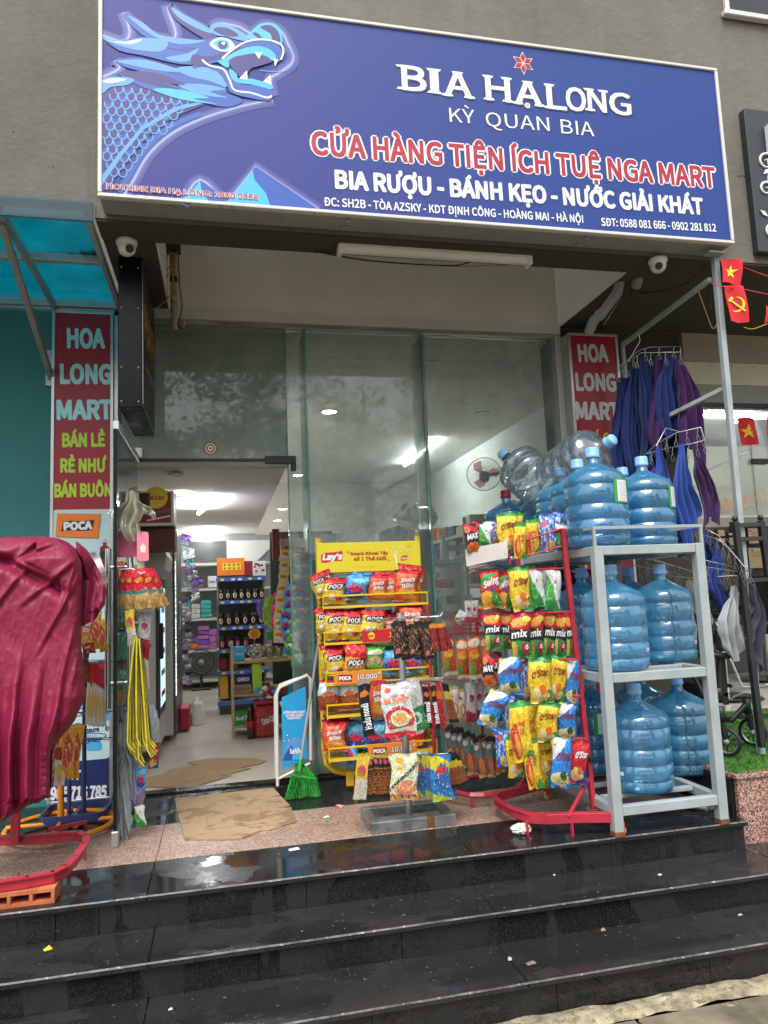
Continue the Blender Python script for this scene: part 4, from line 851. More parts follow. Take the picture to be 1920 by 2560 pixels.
 'fish': (pouchmat('blue_shrimp_print', (.03, .22, .55), [('band', .75, 1.1, (.7, .6, .05), .3, .1), ('blob', .6, .5, .4, .3, (.04, .14, .4), .4), ('blob', .55, .65, .3, .08, (.7, .05, .06), .5), ('band', -1, .2, (.5, .62, .06), .2, .2), ('speck', .05, .6, 8, .6, (.4, .65, .8))]), [], 'blue and yellow seafood snack packet'),
 'choc': (pouchmat('black_stick_print', (.03, .018, .015), [('blob', .6, .86, .25, .06, (.7, .1, .2), .2), ('band', .94, 1.1, (.7, .5, .05), 0, 0), ('speck', .1, .8, 12, .66, (.4, .25, .1))]), [('MARGARETA', .3, 0, .42, .6, P_brown, 0, PI/2)], 'narrow black snack packet with brown sideways lettering'),
 'fruit': (pouchmat('yellow_fruit_print', (.8, .55, .05), [('band', -1, .45, (.65, .6, .5), 0, .2), ('blob', .5, .65, .35, .14, (.75, .08, .1), .5), ('blob', .3, .6, .16, .08, (.1, .35, .05), .4), ('speck', .05, .4, 9, .6, (.35, .25, .15))]), [], 'yellow snack packet with a fruit picture'),
 'jerky': (pouchmat('yellow_black_jerky_print', (.35, .1, .03), [('band', .6, 1.1, (.75, .55, .03), 0, 0), ('band', .8, 1.1, Bk, 0, 0), ('band', -1, .1, Bk, 0, 0), ('speck', .1, .6, 12, .55, (.2, .05, .02))]), [], 'narrow jerky packet, yellow and black over brown meat'),
 'orangep': (pouchmat('orange_peanut_print', (.68, .15, .05), [('blob', .5, .86, .5, .1, (.75, .6, .45), .5), ('blob', .5, .6, .4, .1, (.85, .45, .08), .3), ('blob', .25, .25, .18, .15, (.1, .38, .05), .1), ('blob', .7, .25, .3, .18, (.55, .1, .03), .5), ('band', -1, .1, Cr, 0, 0)]), [('CHIP', .1, 0, .65, .5, P_org, .1, 0), ('CHIP', .09, 0, .54, .5, P_yel, .1, 0)], 'orange stand-up snack pouch with green spot'),
 'sauce': (pouchmat('white_sauce_print', (.72, .66, .6), [('blob', .6, .35, .3, .2, (.75, .2, .04), .3), ('blob', .6, .35, .16, .12, (.8, .7, .5), .3), ('band', .9, 1.1, (.5, .4, .1), 0, 0), ('band', -1, .1, (.7, .4, .05), 0, 0), ('blob', .3, .7, .2, .05, (.7, .1, .05), .3)]), [], 'white snack pouch with an orange swirl'),
 'silver': (pouchmat('silver_maroon_print', (.5, .48, .47), [('band', -1, .3, (.4, .02, .06), .1, .03), ('blob', .5, .6, .25, .1, (.3, .05, .08), .3)]), [], 'silver snack pouch with a maroon foot'),
 'squid': (pouchmat('grey_squid_print', (.16, .15, .15), [('band', .86, 1.1, Bk, 0, 0), ('blob', .5, .25, .3, .25, (.78, .2, .06), .4), ('blob', .6, .6, .22, .1, (.05, .25, .22), .4), ('blob', .3, .75, .3, .06, (.6, .55, .5), .4), ('band', -1, .1, (.8, .5, .2), .1, .1)]), [], 'grey dried squid packet with an orange picture'),
 'chick': (pouchmat('orange_stick_print', (.78, .34, .04), [('blob', .5, .5, .35, .3, (.6, .08, .03), .4), ('speck', .2, .8, 9, .58, (.9, .7, .5)), ('band', .93, 1.1, (.8, .5, .1), 0, 0)]), [], 'orange snack packet with a red food picture'),
 'cash': (pouchmat('white_nut_print', (.72, .7, .66), [('band', .72, 1.1, (.55, .02, .03), .1, .03), ('blob', .5, .35, .3, .25, (.75, .5, .12), .3)]), [], 'white snack packet with a red top and a nut picture'),
 'redfly': (pouchmat('red_oat_print', (.7, .01, .03), [('band', -1, .4, (.68, .42, .13), -.1, .2), ('speck', 0, .35, 10, .6, (.85, .65, .35)), ('blob', .5, .42, .5, .05, (.05, .3, .3), .6), ('blob', .5, .72, .28, .06, (.75, .35, .03), .6)], .25, .6), [], 'red and gold oat pouch'),
}
BAGC = {}
def bagmesh(key, w, h, d, seed, top_fin=.045, stand=False):
    """a stuffed foil pouch: pillow with crimped ends, drawn-in creases, printing on its front"""
    ck = (key, round(w, 3), round(h, 3), round(d, 3), seed)
    if ck in BAGC: return BAGC[ck]
    mt, txt, _ = DES[key]; nu, nv = (16, 20) if w > .08 else (8, 14); vs = []; uvs = []; fs = []
    sd = seed*7.3
    def surf(u, v, sg=-1):
        e = min(v-.0, 1-v); k = max(0, min(1, (e-top_fin)/.26)); T = d/2*max(0, 1-abs(u)**2.6)**.6*math.sin(k*PI/2)**.75
        cr = math.sin(u*11+sd)*math.exp(-e*6)*.2*d + .22*d*noise.noise(Vector((u*1.9+sd, v*2.8, sg*.7)))+.2*d*abs(noise.noise(Vector((u*4+sd, v*5, sg))))
        wv = 1-.07*math.sin(min(1, max(0, e-top_fin)*4)*PI/2)
        bend = .035*d/.05*math.sin(v*3.1+sd)*.3
        return Vector((u*w/2*wv + .008*math.sin(v*7+sd)*w/.15, sg*(T+abs(cr)*k*.6)+cr*.25+bend*.2+ (0 if k > 0 else .15*d*math.sin(u*5+sd)), v*h + .012*h*math.sin(u*3+sd)))
    for sg in (-1, 1):
        o = len(vs)
        for j in range(nv+1):
            for i in range(nu+1):
                u = -1+2*i/nu; v = j/nv; vs.append(surf(u, v, sg)); uvs.append(((u+1)/2, v))
        for j in range(nv):
            for i in range(nu):
                a = o+j*(nu+1)+i; q = (a, a+1, a+nu+2, a+nu+1); fs.append(q if sg < 0 else q[::-1])
    B = MB(); B.add(vs, fs, mt, True); nb = len(fs)
    F = lambda lift: (lambda a, b: surf(max(-1, min(1, a*2/w)), max(.0, min(1, b/h)), -1)+Vector((0, -lift, 0)))
    if key in ('poca', 'pocared'):
        cy = .66 if key == 'poca' else .42; pts = [(-.38, -.12), (-.3, -.15), (0, -.1), (.36, -.07), (.4, .0), (.39, .15), (.2, .16), (-.1, .13), (-.34, .12), (-.4, .02)]
        B.poly([(a*w, (cy+b*.8)*h) for a, b in pts][:], F(.004), P_black)
    for s, ch, cx, cz, wd, tm, it, an in txt:
        B.text(s, F(.0055 if key.startswith('poca') else .003), ch*h, tm, cx*w, cz*h, wd*w if abs(an) < 1 and an != .72 else wd*h, .03, an, it, 2)
    me = bpy.data.meshes.new('pouch'); me.from_pydata([tuple(a) for a in B.v], [], B.f)
    for x in B.mats: me.materials.append(x)
    me.polygons.foreach_set('material_index', B.mi); me.polygons.foreach_set('use_smooth', B.sm)
    ul = me.uv_layers.new(name='UVMap'); li = 0
    for p in me.polygons:
        for l in p.loop_indices:
            vi = me.loops[l].vertex_index; ul.data[l].uv = uvs[vi] if vi < len(uvs) else (0, 0)
    me.update(); BAGC[ck] = me; return me
def bag(key, px, py, Y, wpx, hpx, label, group, rz=0, tilt=0, lean=0, name='snack_bag', cat='snack bag', dep=.3, seed=None, anchor='c'):
    """px,py: middle of the bag in the photograph; its size there tells its real size at depth Y"""
    c = at(px, py, Y=Y); D = (c-Vector((0, 0, CAMZ))).dot(CF); w = wpx/FPX*D; h = hpx/FPX*D
    seed = rnd.randrange(4) if seed is None else seed
    me = bagmesh(key, round(w/.006)*.006, round(h/.012)*.012, round(min(.06, w*dep)/.005)*.005, seed)
    o = bpy.data.objects.new(name, me); C.objects.link(o)
    M3 = Matrix.Rotation(rz, 4, 'Z') @ Matrix.Rotation(tilt, 4, 'Y') @ Matrix.Rotation(lean, 4, 'X')
    o.matrix_world = Matrix.Translation(c) @ M3 @ Matrix.Translation((0, 0, -h/2))
    return tag(o, label, cat, group)
ORD = ['first', 'second', 'third', 'fourth', 'fifth', 'sixth', 'seventh', 'eighth', 'ninth', 'tenth', 'eleventh', 'twelfth', 'thirteenth', 'fourteenth', 'fifteenth', 'sixteenth', 'seventeenth', 'eighteenth', 'nineteenth', 'twentieth']
SHORT = dict(poca='yellow POCA bag', pocared='red-topped POCA bag', snack='orange snack bag', octo='blue squid-snack bag', peach='brown snack bag', greenp='green puffed bag', pinko='magenta snack bag', ostary="yellow O'Star bag", ostarb="blue O'Star bag", ostarr="red O'Star bag", swing='red Swing bag', mix='green mix bag', max='black MAX bag', greenw='green-white bag', corny='yellow corn-snack bag', bluew='blue-white bag', bbq='black flame packet', redst='dark red stick', card='red-black strip', strip='black lettered strip', tuyet='white BÀ TUYẾT pack', greent='silver-green pack', tok='cream TOKBOKKI packet', fish='blue seafood packet', choc='narrow black packet', fruit='yellow fruit packet', jerky='narrow jerky packet', orangep='orange stand-up pouch', sauce='white orange-swirl pouch', silver='silver maroon-footed pouch', squid='grey squid packet', chick='orange snack packet', cash='white nut packet', redfly='red oat pouch')
def brow(row, items, group, Y, wpx, hpx, where, rz=0, tilt=0, lean=0, back=0, **kw):
    """a row of bags from left to right; item = (design, px, py[, w, h, tilt, dY])"""
    for i, it in enumerate(items):
        k, px, py = it[:3]; w_ = it[3] if len(it) > 3 and it[3] else wpx; h_ = it[4] if len(it) > 4 and it[4] else hpx; tl_ = it[5] if len(it) > 5 else tilt; dy = it[6] if len(it) > 6 else 0
        bag(k, px, py, Y+dy, w_, h_, '%s, %s from left %s' % (SHORT[k], ORD[i], where), group, rz+rnd.uniform(-.12, .12), tl_+rnd.uniform(-.05, .05), lean, **kw)
        if back: bag(k, px+rnd.uniform(.2, .5)*w_*(1 if i+1 < len(items) else -.6), py+rnd.uniform(-8, 2), Y+back+dy*.3, w_*.95, h_*.97, '%s, behind the %s one %s' % (SHORT[k], ORD[i], where), group, rz+rnd.uniform(-.3, .3), tl_+rnd.uniform(-.15, .15), lean, **kw)

# ------------------------------------------------------------ yellow crisp rack
YR = 4.12
yr = thing('display_rack', 'yellow metal crisp rack with a yellow header board, leaning against the glass', 'display rack', (.82, YR, 0))
xl, xr = at(800, 1500, Y=YR).x, at(1046, 1400, Y=YR).x
t = MB(); t.tube([(xl, YR, 1.42), (xl, YR, .26), (xl+.01, YR-.01, .17), (xl+.05, YR-.03, .135), (xl+.1, YR-.05, .125), (xl+.28, YR-.09, .125)], .017, M_yel, 4, smooth=False)
t.build('post', yr); t = MB(); t.tube([(xr, YR, 1.42), (xr, YR, .12)], .016, M_yel, 4, smooth=False); t.build('post', yr)
t = MB()
for k in range(34): t.lathe([(0, .0015), (.0045, .001)], (xl-.004, YR-.0172, .3+k*.032), P_black, 6, Matrix.Rotation(R_(90), 3, 'X'))
tag(t.build('post_hole', yr), kind='stuff')
t = MB(); t.box((xl+.1, YR-.1, .06), (xl+.34, YR-.085, .14), M_yel, .003); t.build('foot_bar', yr)
for x in (xl+.15, xr): part(yr, 'foot', M_yel, (x-.008, YR-.1, 0), (x+.008, YR-.08, .12), .001)
rows = [(1489, .02), (1580, .03), (1682, .05), (1763, .05), (1872, .07)]; rowz = []
for i, (py, pr_) in enumerate(rows):
    Y = YR-.13-pr_; z = at(805, py, Y=Y).z; z2_ = z-.06; rowz.append((z, Y))
    t = MB(); x0, x1 = xl-.005, xr+.005
    for zz, th in ((z, .009), (z2_, .013)):
        t.box((x0, Y, zz-th), (x1, Y+.006, zz), M_yel); 
        for x in (x0, x1-.006): t.box((x, Y+.0065, zz-.012), (x+.006, YR, zz-.002), M_yel)
    for x in (x0, x1-.006): t.box((x+.0005, Y+.0005, z2_-.02), (x+.0055, Y+.012, z+.0), M_yel)
    t.box((x0, Y+.007, z2_-.01), (x1, YR, z2_-.006), M_yel); t.build('shelf_tray', yr)
hz = at(803, 1432, Y=YR-.02).z; ht = at(795, 1358, Y=YR-.02).z
M_header = mflat('header_yellow', (.74, .62, .03))
hb = MB(); hb.box((xl-.012, YR-.022, hz-.002), (xr+.008, YR-.004, ht), M_header, .002)
HY = YR-.0222
def hp(x, y): q = at(x/2.764+760, y/2.764+1320, Y=HY); return (q.x, q.z)
def hpoly(pts, mt, l): hb.poly([hp(*a) for a in pts], facade(HY-.0004*l), mt)
hb.poly([(hp(195, 200)[0]+.0275*math.cos(a*.26), hp(195, 200)[1]+.0275*math.sin(a*.26)) for a in range(24)], facade(HY-.0004), P_yel)
hpoly([(118, 185), (150, 170), (200, 168), (265, 158), (268, 200), (262, 228), (200, 228), (150, 240), (120, 240), (117, 210)], P_red, 2)
def htext(s, x0, y0, x1, y1, h, mt, l=3, bold=.03, it=0):
    p, q = hp(x0, y0), hp(x1, y1); hb.text(s, facade(HY-.0004*l), h/2.764/FPX*4.3, mt, (p[0]+q[0])/2, (p[1]+q[1])/2, abs(q[0]-p[0]), bold, math.atan2(q[1]-p[1], q[0]-p[0]), it)
htext("Lay's", 130, 202, 258, 196, 38, P_white, 3, .05, .2); htext('Snack Khoai Tây', 320, 178, 580, 172, 20, P_sred); htext('số 1 Thế Giới', 345, 214, 565, 210, 22, P_sred)
hpoly([(668, 200), (690, 188), (716, 190), (714, 215), (690, 226), (668, 224)], P_red, 2); htext("Lay's", 672, 208, 712, 206, 14, P_white)
for a in ([(290, 160), (308, 180)], [(300, 150), (312, 172)], [(570, 215), (595, 228)], [(715, 120), (728, 135)], [(735, 110), (742, 130)]):
    p, q = hp(*a[0]), hp(*a[1]); hb.tube([(p[0], HY-.0008, p[1]), (q[0], HY-.0008, q[1])], .0012, P_sred, 4)
hpoly([(620, 175), (635, 170), (655, 285), (645, 288)], P_cream, 1)
for k in range(30):
    c_ = hp(600+rnd.uniform(0, 120), 140+rnd.uniform(-22, 22)+rnd.uniform(0, 10)); s_ = rnd.uniform(.002, .006); hb.poly([(c_[0]+s_*math.cos(j*1.6), c_[1]+s_*math.sin(j*1.6)) for j in range(4)], facade(HY-.0009-.00002*k), P_cream if k % 3 else P_lime)
htext('Hãy thưởng thức vị ngon mới', 340, 268, 520, 266, 5, P_org, 3, 0)
hb.build('header_board', yr)
def price(row, x0, x1, mt, brand, s, col, dx=0):
    z, Y = rowz[row]; a = at(x0, 0, Y=Y).x; b = at(x1, 0, Y=Y).x
    # x at this height
    a = at(x0, rows[row][0]+5, Y=Y).x; b = at(x1, rows[row][0], Y=Y).x
    t = MB(); t.box((a, Y-.004, z-.066), (b, Y-.001, z-.002), mt); w_ = b-a
    if brand == 'POCA':
        t.poly([(a+w_*.08, z-.052), (a+w_*.37, z-.056), (a+w_*.38, z-.02), (a+w_*.1, z-.016)], facade(Y-.0045), P_maroon); t.text('POCA', facade(Y-.005), .02, P_white, a+w_*.23, z-.036, w_*.24, .05)
    else: disc(t, (a+w_*.16, z-.034), .02, P_yel, 16, facade(Y-.0043)); t.text("Lay's", facade(Y-.005), .014, P_red, a+w_*.16, z-.034, w_*.18, .03)
    for mt2, bo, dd in ((P_brown if col is P_white else P_red, .07, .0045), (col, .02, .0052)): t.text(s, facade(Y-dd), .025, mt2, a+w_*.68, z-.034, w_*.42, bo)
    t.text('đ', facade(Y-.0052), .012, col, a+w_*.94, z-.018, w_*.05, .02)
    t.build('price_strip', yr)
M_strip = mflat('strip_orange', (.72, .24, .03))
price(1, 905, 1048, P_red, 'L', '10.000', P_yel); price(2, 834, 955, M_strip, 'POCA', '10.000', P_white); price(4, 920, 1042, M_strip, 'POCA', '10.000', P_white)
g = 'bags on the yellow crisp rack'
kw = dict(group=g, dep=.4)
brow(0, [('poca', 800, 1462, 44, 60, -.25), ('poca', 836, 1477, 60, 66, .03, -.03), ('octo', 892, 1468, 62, 66, .1, -.03), ('snack', 944, 1468, 50, 66, .0, -.03), ('snack', 974, 1467, 44, 64), ('snack', 1016, 1464, 64, 78, .05, -.03), ('snack', 1030, 1448, 50, 66, .1)], Y=YR-.09, wpx=60, hpx=64, where='on the top tier of the yellow rack', back=.05, **kw)
brow(1, [('poca', 812, 1552, 50, 64, -.1), ('poca', 840, 1562, 60, 74, .05, -.03), ('poca', 880, 1562, 52, 72, -.05, -.04), ('poca', 932, 1557, 64, 66, .03, -.05), ('snack', 972, 1564, 46, 60), ('snack', 1024, 1548, 68, 72, .04, -.03)], Y=YR-.09, wpx=60, hpx=64, where='on the second tier of the yellow rack', back=.05, **kw)
brow(2, [('poca', 830, 1644, 64, 78, -.05), ('poca', 838, 1655, 56, 66, .05, -.04), ('pocared', 888, 1650, 60, 76, -.03, -.06), ('greenp', 936, 1650, 54, 68, .02, -.03), ('octo', 988, 1652, 62, 62, .0, -.03), ('octo', 1030, 1652, 50, 60)], Y=YR-.1, wpx=60, hpx=64, where='on the third tier of the yellow rack', back=.05, **kw)
brow(3, [('peach', 824, 1738, 62, 76, .0, -.03), ('peach', 878, 1734, 60, 78, -.05, -.03), ('snack', 935, 1745, 60, 70), ('peach', 1000, 1740, 60, 70)], Y=YR-.1, wpx=60, hpx=70, where='on the fourth tier of the yellow rack', **kw)
brow(4, [('snack', 833, 1826, 60, 62, 0, .02), ('snack', 836, 1842, 62, 72, .06, -.05), ('octo', 890, 1838, 56, 72, -.1), ('octo', 940, 1836, 58, 66, .08, -.02), ('pinko', 990, 1842, 56, 58), ('ostarr', 1042, 1840, 50, 60)], Y=YR-.1, wpx=60, hpx=64, where='on the bottom tier of the yellow rack', back=.05, **kw)
bag('octo', 880, 1888, YR-.13, 52, 36, 'blue snack bag slipping through the bottom tray of the yellow rack', g, 0, 1.3)
bag('greenp', 826, 1696, YR-.11, 40, 34, 'flattened green bag showing under the third tray of the yellow rack', g, 0, 1.5)

# ------------------------------------------------------------ grey post stand with hanging packets
PX, PY = .845, 3.5
ps = thing('post_stand', 'grey steel post stand on a rusty square base, hung with snack packets', 'display stand', (PX, PY, 0))
t = MB(); t.tube([(PX, PY, .03), (PX, PY, .99)], .0165, M_alu, 14); t.build('post', ps)
b0 = [at(925, 2095, Z=0), at(1137, 2068, Z=0)]
x0, x1, y0, y1 = .64, 1.045, 3.385, 3.66; M_dgs = mat('wet_grey_steel', (.24, .26, .26), .3, .4, var=.3, vs=14, bs=60, bd=.0006, col2=(.5, .5, .48), thr=.66)
t = MB(); tb = .045
t.box((x0, y0, .0), (x1, y0+tb, .05), M_dgs, .003); t.box((x0, y1-tb, .0), (x1, y1, .05), M_dgs, .003)
t.box((x0, y0+tb, .0), (x0+tb, y1-tb, .0495), M_dgs, .003); t.box((x1-tb, y0+tb, 0), (x1, y1-tb, .0495), M_dgs, .003)
t.box((x0+tb, PY-.02, .0), (x1-tb, PY+.02, .035), M_greyst, .002); t.box((PX-.02, y0+tb, .0), (PX+.02, PY-.02, .036), M_greyst, .002)
t.build('base_frame', ps); t = MB(); t.box((PX+.06, y0-.0006, .0), (PX+.095, y0+.03, .0506), M_rust); t.build('rust_patch', ps)
def hooks(z, R, n, name='hook_ring', y=PY):
    t = MB()
    for k in range(n):
        a = -PI*.95+PI*.9*k/(n-1); d = Vector((math.cos(a), math.sin(a), 0)); t.tube([Vector((PX, y, z)), Vector((PX, y, z))+d*R*.5, Vector((PX, y, z))+d*R, Vector((PX, y, z+.02))+d*(R+.015)], .0028, M_chrome, 6)
    t.build(name, ps)
zt = [at(1000, 1545, Y=PY).z, at(1000, 1700, Y=PY).z, at(1010, 1890, Y=PY).z]
for z in zt: hooks(z, .2, 7)
g = 'packets hanging on the grey post stand'; nm = dict(name='snack_packet', cat='snack packet', dep=.12)
brow(0, [('bbq', 996, 1600, 36, 90, -.04), ('bbq', 1016, 1606, 28, 84, .05, .03), ('bbq', 1034, 1602, 28, 86, 0, -.01), ('bbq', 1050, 1606, 26, 84, .1, .04), ('bbq', 1068, 1604, 28, 90, -.05), ('redst', 1085, 1595, 15, 70, -.1), ('redst', 1096, 1594, 15, 70, -.15, .02), ('redst', 1106, 1594, 15, 68, -.2), ('redst', 1118, 1592, 14, 66, -.3, .02)], g, PY-.15, 30, 84, 'on the grey post stand, upper tier', back=.04, **nm)
brow(1, [('strip', 914, 1770, 30, 140, -.05, -.03), ('snack', 944, 1748, 40, 86, .02, .05), ('tuyet', 996, 1774, 84, 132, -.03, -.09), ('greent', 1022, 1768, 76, 126, -.25, -.03), ('greent', 1036, 1764, 60, 124, -.3, .0), ('card', 1058, 1764, 18, 112, -.1), ('strip', 1068, 1764, 15, 110, -.08, -.01), ('card', 1078, 1766, 16, 112, -.1), ('strip', 1088, 1766, 14, 112, -.08, -.01), ('card', 1100, 1764, 20, 112, -.12), ('jerky', 1120, 1758, 12, 100, -.2, .03), ('jerky', 1128, 1758, 12, 100, -.22, .05)], g, PY-.12, 30, 110, 'on the grey post stand, middle tier', **nm)
brow(2, [('fruit', 904, 1944, 34, 106, .12, -.04), ('choc', 921, 1944, 22, 106, .08), ('choc', 934, 1942, 22, 104, .06), ('choc', 947, 1942, 22, 106, .03), ('choc', 959, 1942, 22, 104, .0), ('choc', 970, 1940, 18, 104, -.02), ('fruit', 978, 1938, 14, 96, 0), ('tok', 1010, 1942, 72, 112, -.02, -.06), ('fish', 1050, 1938, 22, 104, -.05), ('fish', 1060, 1938, 22, 104, -.05), ('fish', 1070, 1938, 22, 104, -.05, -.01), ('fish', 1078, 1940, 24, 104, -.04, -.02), ('fish', 1102, 1944, 54, 112, -.03, -.06), ('jerky', 1128, 1928, 14, 84, -.12), ('jerky', 1138, 1926, 14, 84, -.2), ('jerky', 1146, 1924, 13, 82, -.28), ('jerky', 1154, 1922, 13, 78, -.35, .02)], g, PY-.13, 30, 104, 'on the grey post stand, lowest tier', back=.05, **nm)

# ------------------------------------------------------------ front red rack of crisp bags
rr = thing('display_rack', 'tall red crisp rack on small casters, foremost of the red racks', 'display rack', (1.45, 3.3, 0))
def rtube(pts, w_, h_, name, mt=M_red, par=rr):
    t = MB()
    for a, b in zip(pts, pts[1:]): t.bar(a, b, w_, h_, mt, bev=.002)
    return t.build(name, par)
A_ = at(1484, 2022, Z=.07); T_ = at(1406, 1322, Y=A_.y+.05)
rtube([A_, T_], .022, .026, 'post')
B_ = Vector((1.56, 3.62, .06)); T2 = Vector((1.53, 3.62, 1.33)); rtube([B_, T2], .02, .02, 'post')
L0 = Vector((1.2, 3.33, 0))
z_ = .075
fr_ = [Vector((1.675, 3.0, z_)), Vector((1.5, 3.06, z_)), Vector((1.38, 3.1, z_-.005)), Vector((1.32, 3.15, z_-.01)), Vector((1.275, 3.24, z_-.005)), Vector((1.255, 3.36, z_)), Vector((1.26, 3.44, z_)), Vector((1.3, 3.49, z_)), Vector((1.62, 3.62, z_))]
t = MB(); 
for a, b in zip(fr_, fr_[1:]): t.bar(a-(b-a)*.01, b+(b-a)*.01, .007, .04, M_red, bev=.001)
for a, b in zip(fr_, fr_[1:]): t.bar(a+Vector((0, .015, .018)), b+Vector((0, .015, .018)), .032, .005, M_red)
t.build('base_frame', rr)
rtube([A_+(T_-A_)*.11, Vector((1.46, 3.07, .08))], .014, .014, 'brace'); rtube([B_+Vector((0, 0, .14)), Vector((1.42, 3.55, .08))], .014, .014, 'brace')
for c in ((1.67, 3.0, .022), (1.61, 3.61, .022)):
    t = MB(); t.lathe([(.0, -.009), (.022, -.009), (.022, .009), (0, .009)], c, mat('caster_rubber', (.5, .36, .2), .6, bd=0), 18, Matrix.Rotation(R_(90), 3, 'X')); t.lathe([(.0, -.0095), (.013, -.0098)], c, M_wplas, 14, Matrix.Rotation(R_(90), 3, 'X'))
    t.box((c[0]-.012, c[1]-.014, .025), (c[0]+.014, c[1]-.011, .06), M_red); t.box((c[0]-.012, c[1]+.011, .025), (c[0]+.014, c[1]+.014, .06), M_red); t.build('caster', rr)
for x in (1.29, 1.47): part(rr, 'foot', M_red, (x, 3.13 if x < 1.4 else 3.06, 0), (x+.008, 3.15 if x < 1.4 else 3.08, .06))
part(rr, 'black_knob', M_bplas, (A_.x-.014, A_.y-.018, .28), (A_.x+.012, A_.y+.006, .305), .005)
# top basket of bars
def rbar(pts, r=.0035): t = MB(); t.tube(pts, r, M_red, 6); return t.build('wire_bar', rr)
tb = [at(1403, 1322, Y=3.12), at(1265, 1366, Y=3.2), at(1172, 1390, Y=3.3)]; bb_ = [at(1403, 1366, Y=3.12), at(1270, 1402, Y=3.2), at(1172, 1425, Y=3.3)]
rbar(tb, .005); rbar(bb_); rbar([tb[1], bb_[1]]); rbar([at(1368, 1332, Y=3.14), at(1373, 1378, Y=3.14)]); rbar([at(1318, 1348, Y=3.17), at(1320, 1390, Y=3.17)]); rbar([at(1270, 1365, Y=3.2), at(1275, 1412, Y=3.2)], .006)
rbar([tb[0], tb[0]+Vector((-.1, .5, 0))]); rbar([bb_[0], bb_[0]+Vector((-.1, .5, 0))]); rbar([T2, tb[0]+Vector((-.1, .5, 0))])
for py, x in ((1420, 1410), (1530, 1425), (1648, 1440), (1740, 1452), (1848, 1468)):
    a = at(x, py, Y=3.13); rtube([a, Vector((1.25, 3.42, a.z))], .01, .01, 'cross_rail')
    for k in range(5):
        s = Vector((1.25, 3.42, a.z)).lerp(a, k/4); rbar([s, s+Vector((-.1, -.13, 0)), s+Vector((-.11, -.14, .012))], .0022)
rtube([T_, Vector((1.22, 3.4, 1.25))], .012, .012, 'cross_rail')
t = MB(); q = [at(1163, 1373, Y=3.2), at(1268, 1353, Y=3.17), at(1270, 1394, Y=3.17), at(1167, 1416, Y=3.2)]
t.add([a+Vector((0, d, 0)) for d in (0, .004) for a in q], [(0, 3, 2, 1), (4, 5, 6, 7), (0, 1, 5, 4), (1, 2, 6, 5), (2, 3, 7, 6), (3, 0, 4, 7)], mat('blank_card', (.55, .5, .47), .7, var=.12, vs=9, bd=.0005, col2=(.4, .28, .25), thr=.62)); t.build('blank_price_board', rr)
g = 'bags on the front red rack'; kw = dict(group=g, dep=.36)
brow(0, [('max', 1180, 1345, 38, 70, -.2), ('greenw', 1213, 1340, 36, 56, .1, .03), ('bluew', 1238, 1335, 26, 50, .1, .05), ('ostary', 1270, 1330, 56, 96, -.1), ('corny', 1300, 1352, 34, 90, .02, -.02), ('corny', 1332, 1342, 36, 90, .02), ('bluew', 1370, 1332, 48, 96, .05), ('greenw', 1398, 1345, 34, 66, .3, .06)], Y=3.19, wpx=48, hpx=90, where='in the top basket of the front red rack', back=.09, **kw)
brow(1, [('swing', 1226, 1474, 50, 94, -.05), ('swing', 1262, 1474, 44, 92, 0, .02), ('ostary', 1300, 1472, 56, 110, -.12, -.04), ('greenw', 1342, 1470, 38, 96, .02), ('greenw', 1382, 1474, 42, 104, .08, -.01)], Y=3.22, wpx=50, hpx=100, where='on the second tier of the front red rack', rz=-.2, back=.09, **kw)
brow(2, [('mix', 1232, 1576, 48, 92, -.05), ('mix', 1266, 1578, 40, 88, .02, .03), ('mix', 1302, 1590, 54, 110, .06, -.05), ('mix', 1342, 1588, 38, 108, .05, -.02), ('mix', 1374, 1586, 36, 106, .07), ('mix', 1402, 1586, 32, 104, .08, -.01), ('mix', 1426, 1586, 26, 106, .08, -.02)], Y=3.24, wpx=48, hpx=92, where='on the third tier of the front red rack', rz=-.2, back=.09, **kw)
brow(3, [('max', 1222, 1674, 34, 80, .0, .02), ('ostarb', 1274, 1690, 58, 92, .06), ('bluew', 1312, 1698, 30, 90, 0, .03), ('ostary', 1350, 1702, 58, 110, .04, -.05), ('ostary', 1394, 1696, 44, 108, .04, -.02), ('ostarb', 1432, 1704, 34, 112, .08, -.04)], Y=3.2, wpx=54, hpx=108, where='on the fourth tier of the front red rack', rz=-.2, back=.09, **kw)
brow(4, [('ostarb', 1232, 1774, 56, 90, .45), ('bluew', 1272, 1780, 36, 84, 0, .03), ('corny', 1302, 1828, 54, 150, -.08, -.08), ('ostary', 1368, 1806, 56, 100, .12, -.03), ('ostarb', 1418, 1802, 50, 92, .12, -.01)], Y=3.18, wpx=54, hpx=96, where='on the fifth tier of the front red rack', rz=-.2, back=.09, **kw)
brow(5, [('bluew', 1258, 1870, 40, 90, -.1, .05), ('ostary', 1288, 1892, 44, 100, .0, .0), ('corny', 1331, 1908, 40, 124, -.06, -.06), ('ostary', 1366, 1890, 40, 80, .0, .05), ('ostarb', 1403, 1908, 54, 118, .1, -.05), ('ostarr', 1448, 1906, 46, 104, .1, -.03)], Y=3.16, wpx=54, hpx=96, where='on the lowest tier of the front red rack', rz=-.15, back=.09, **kw)
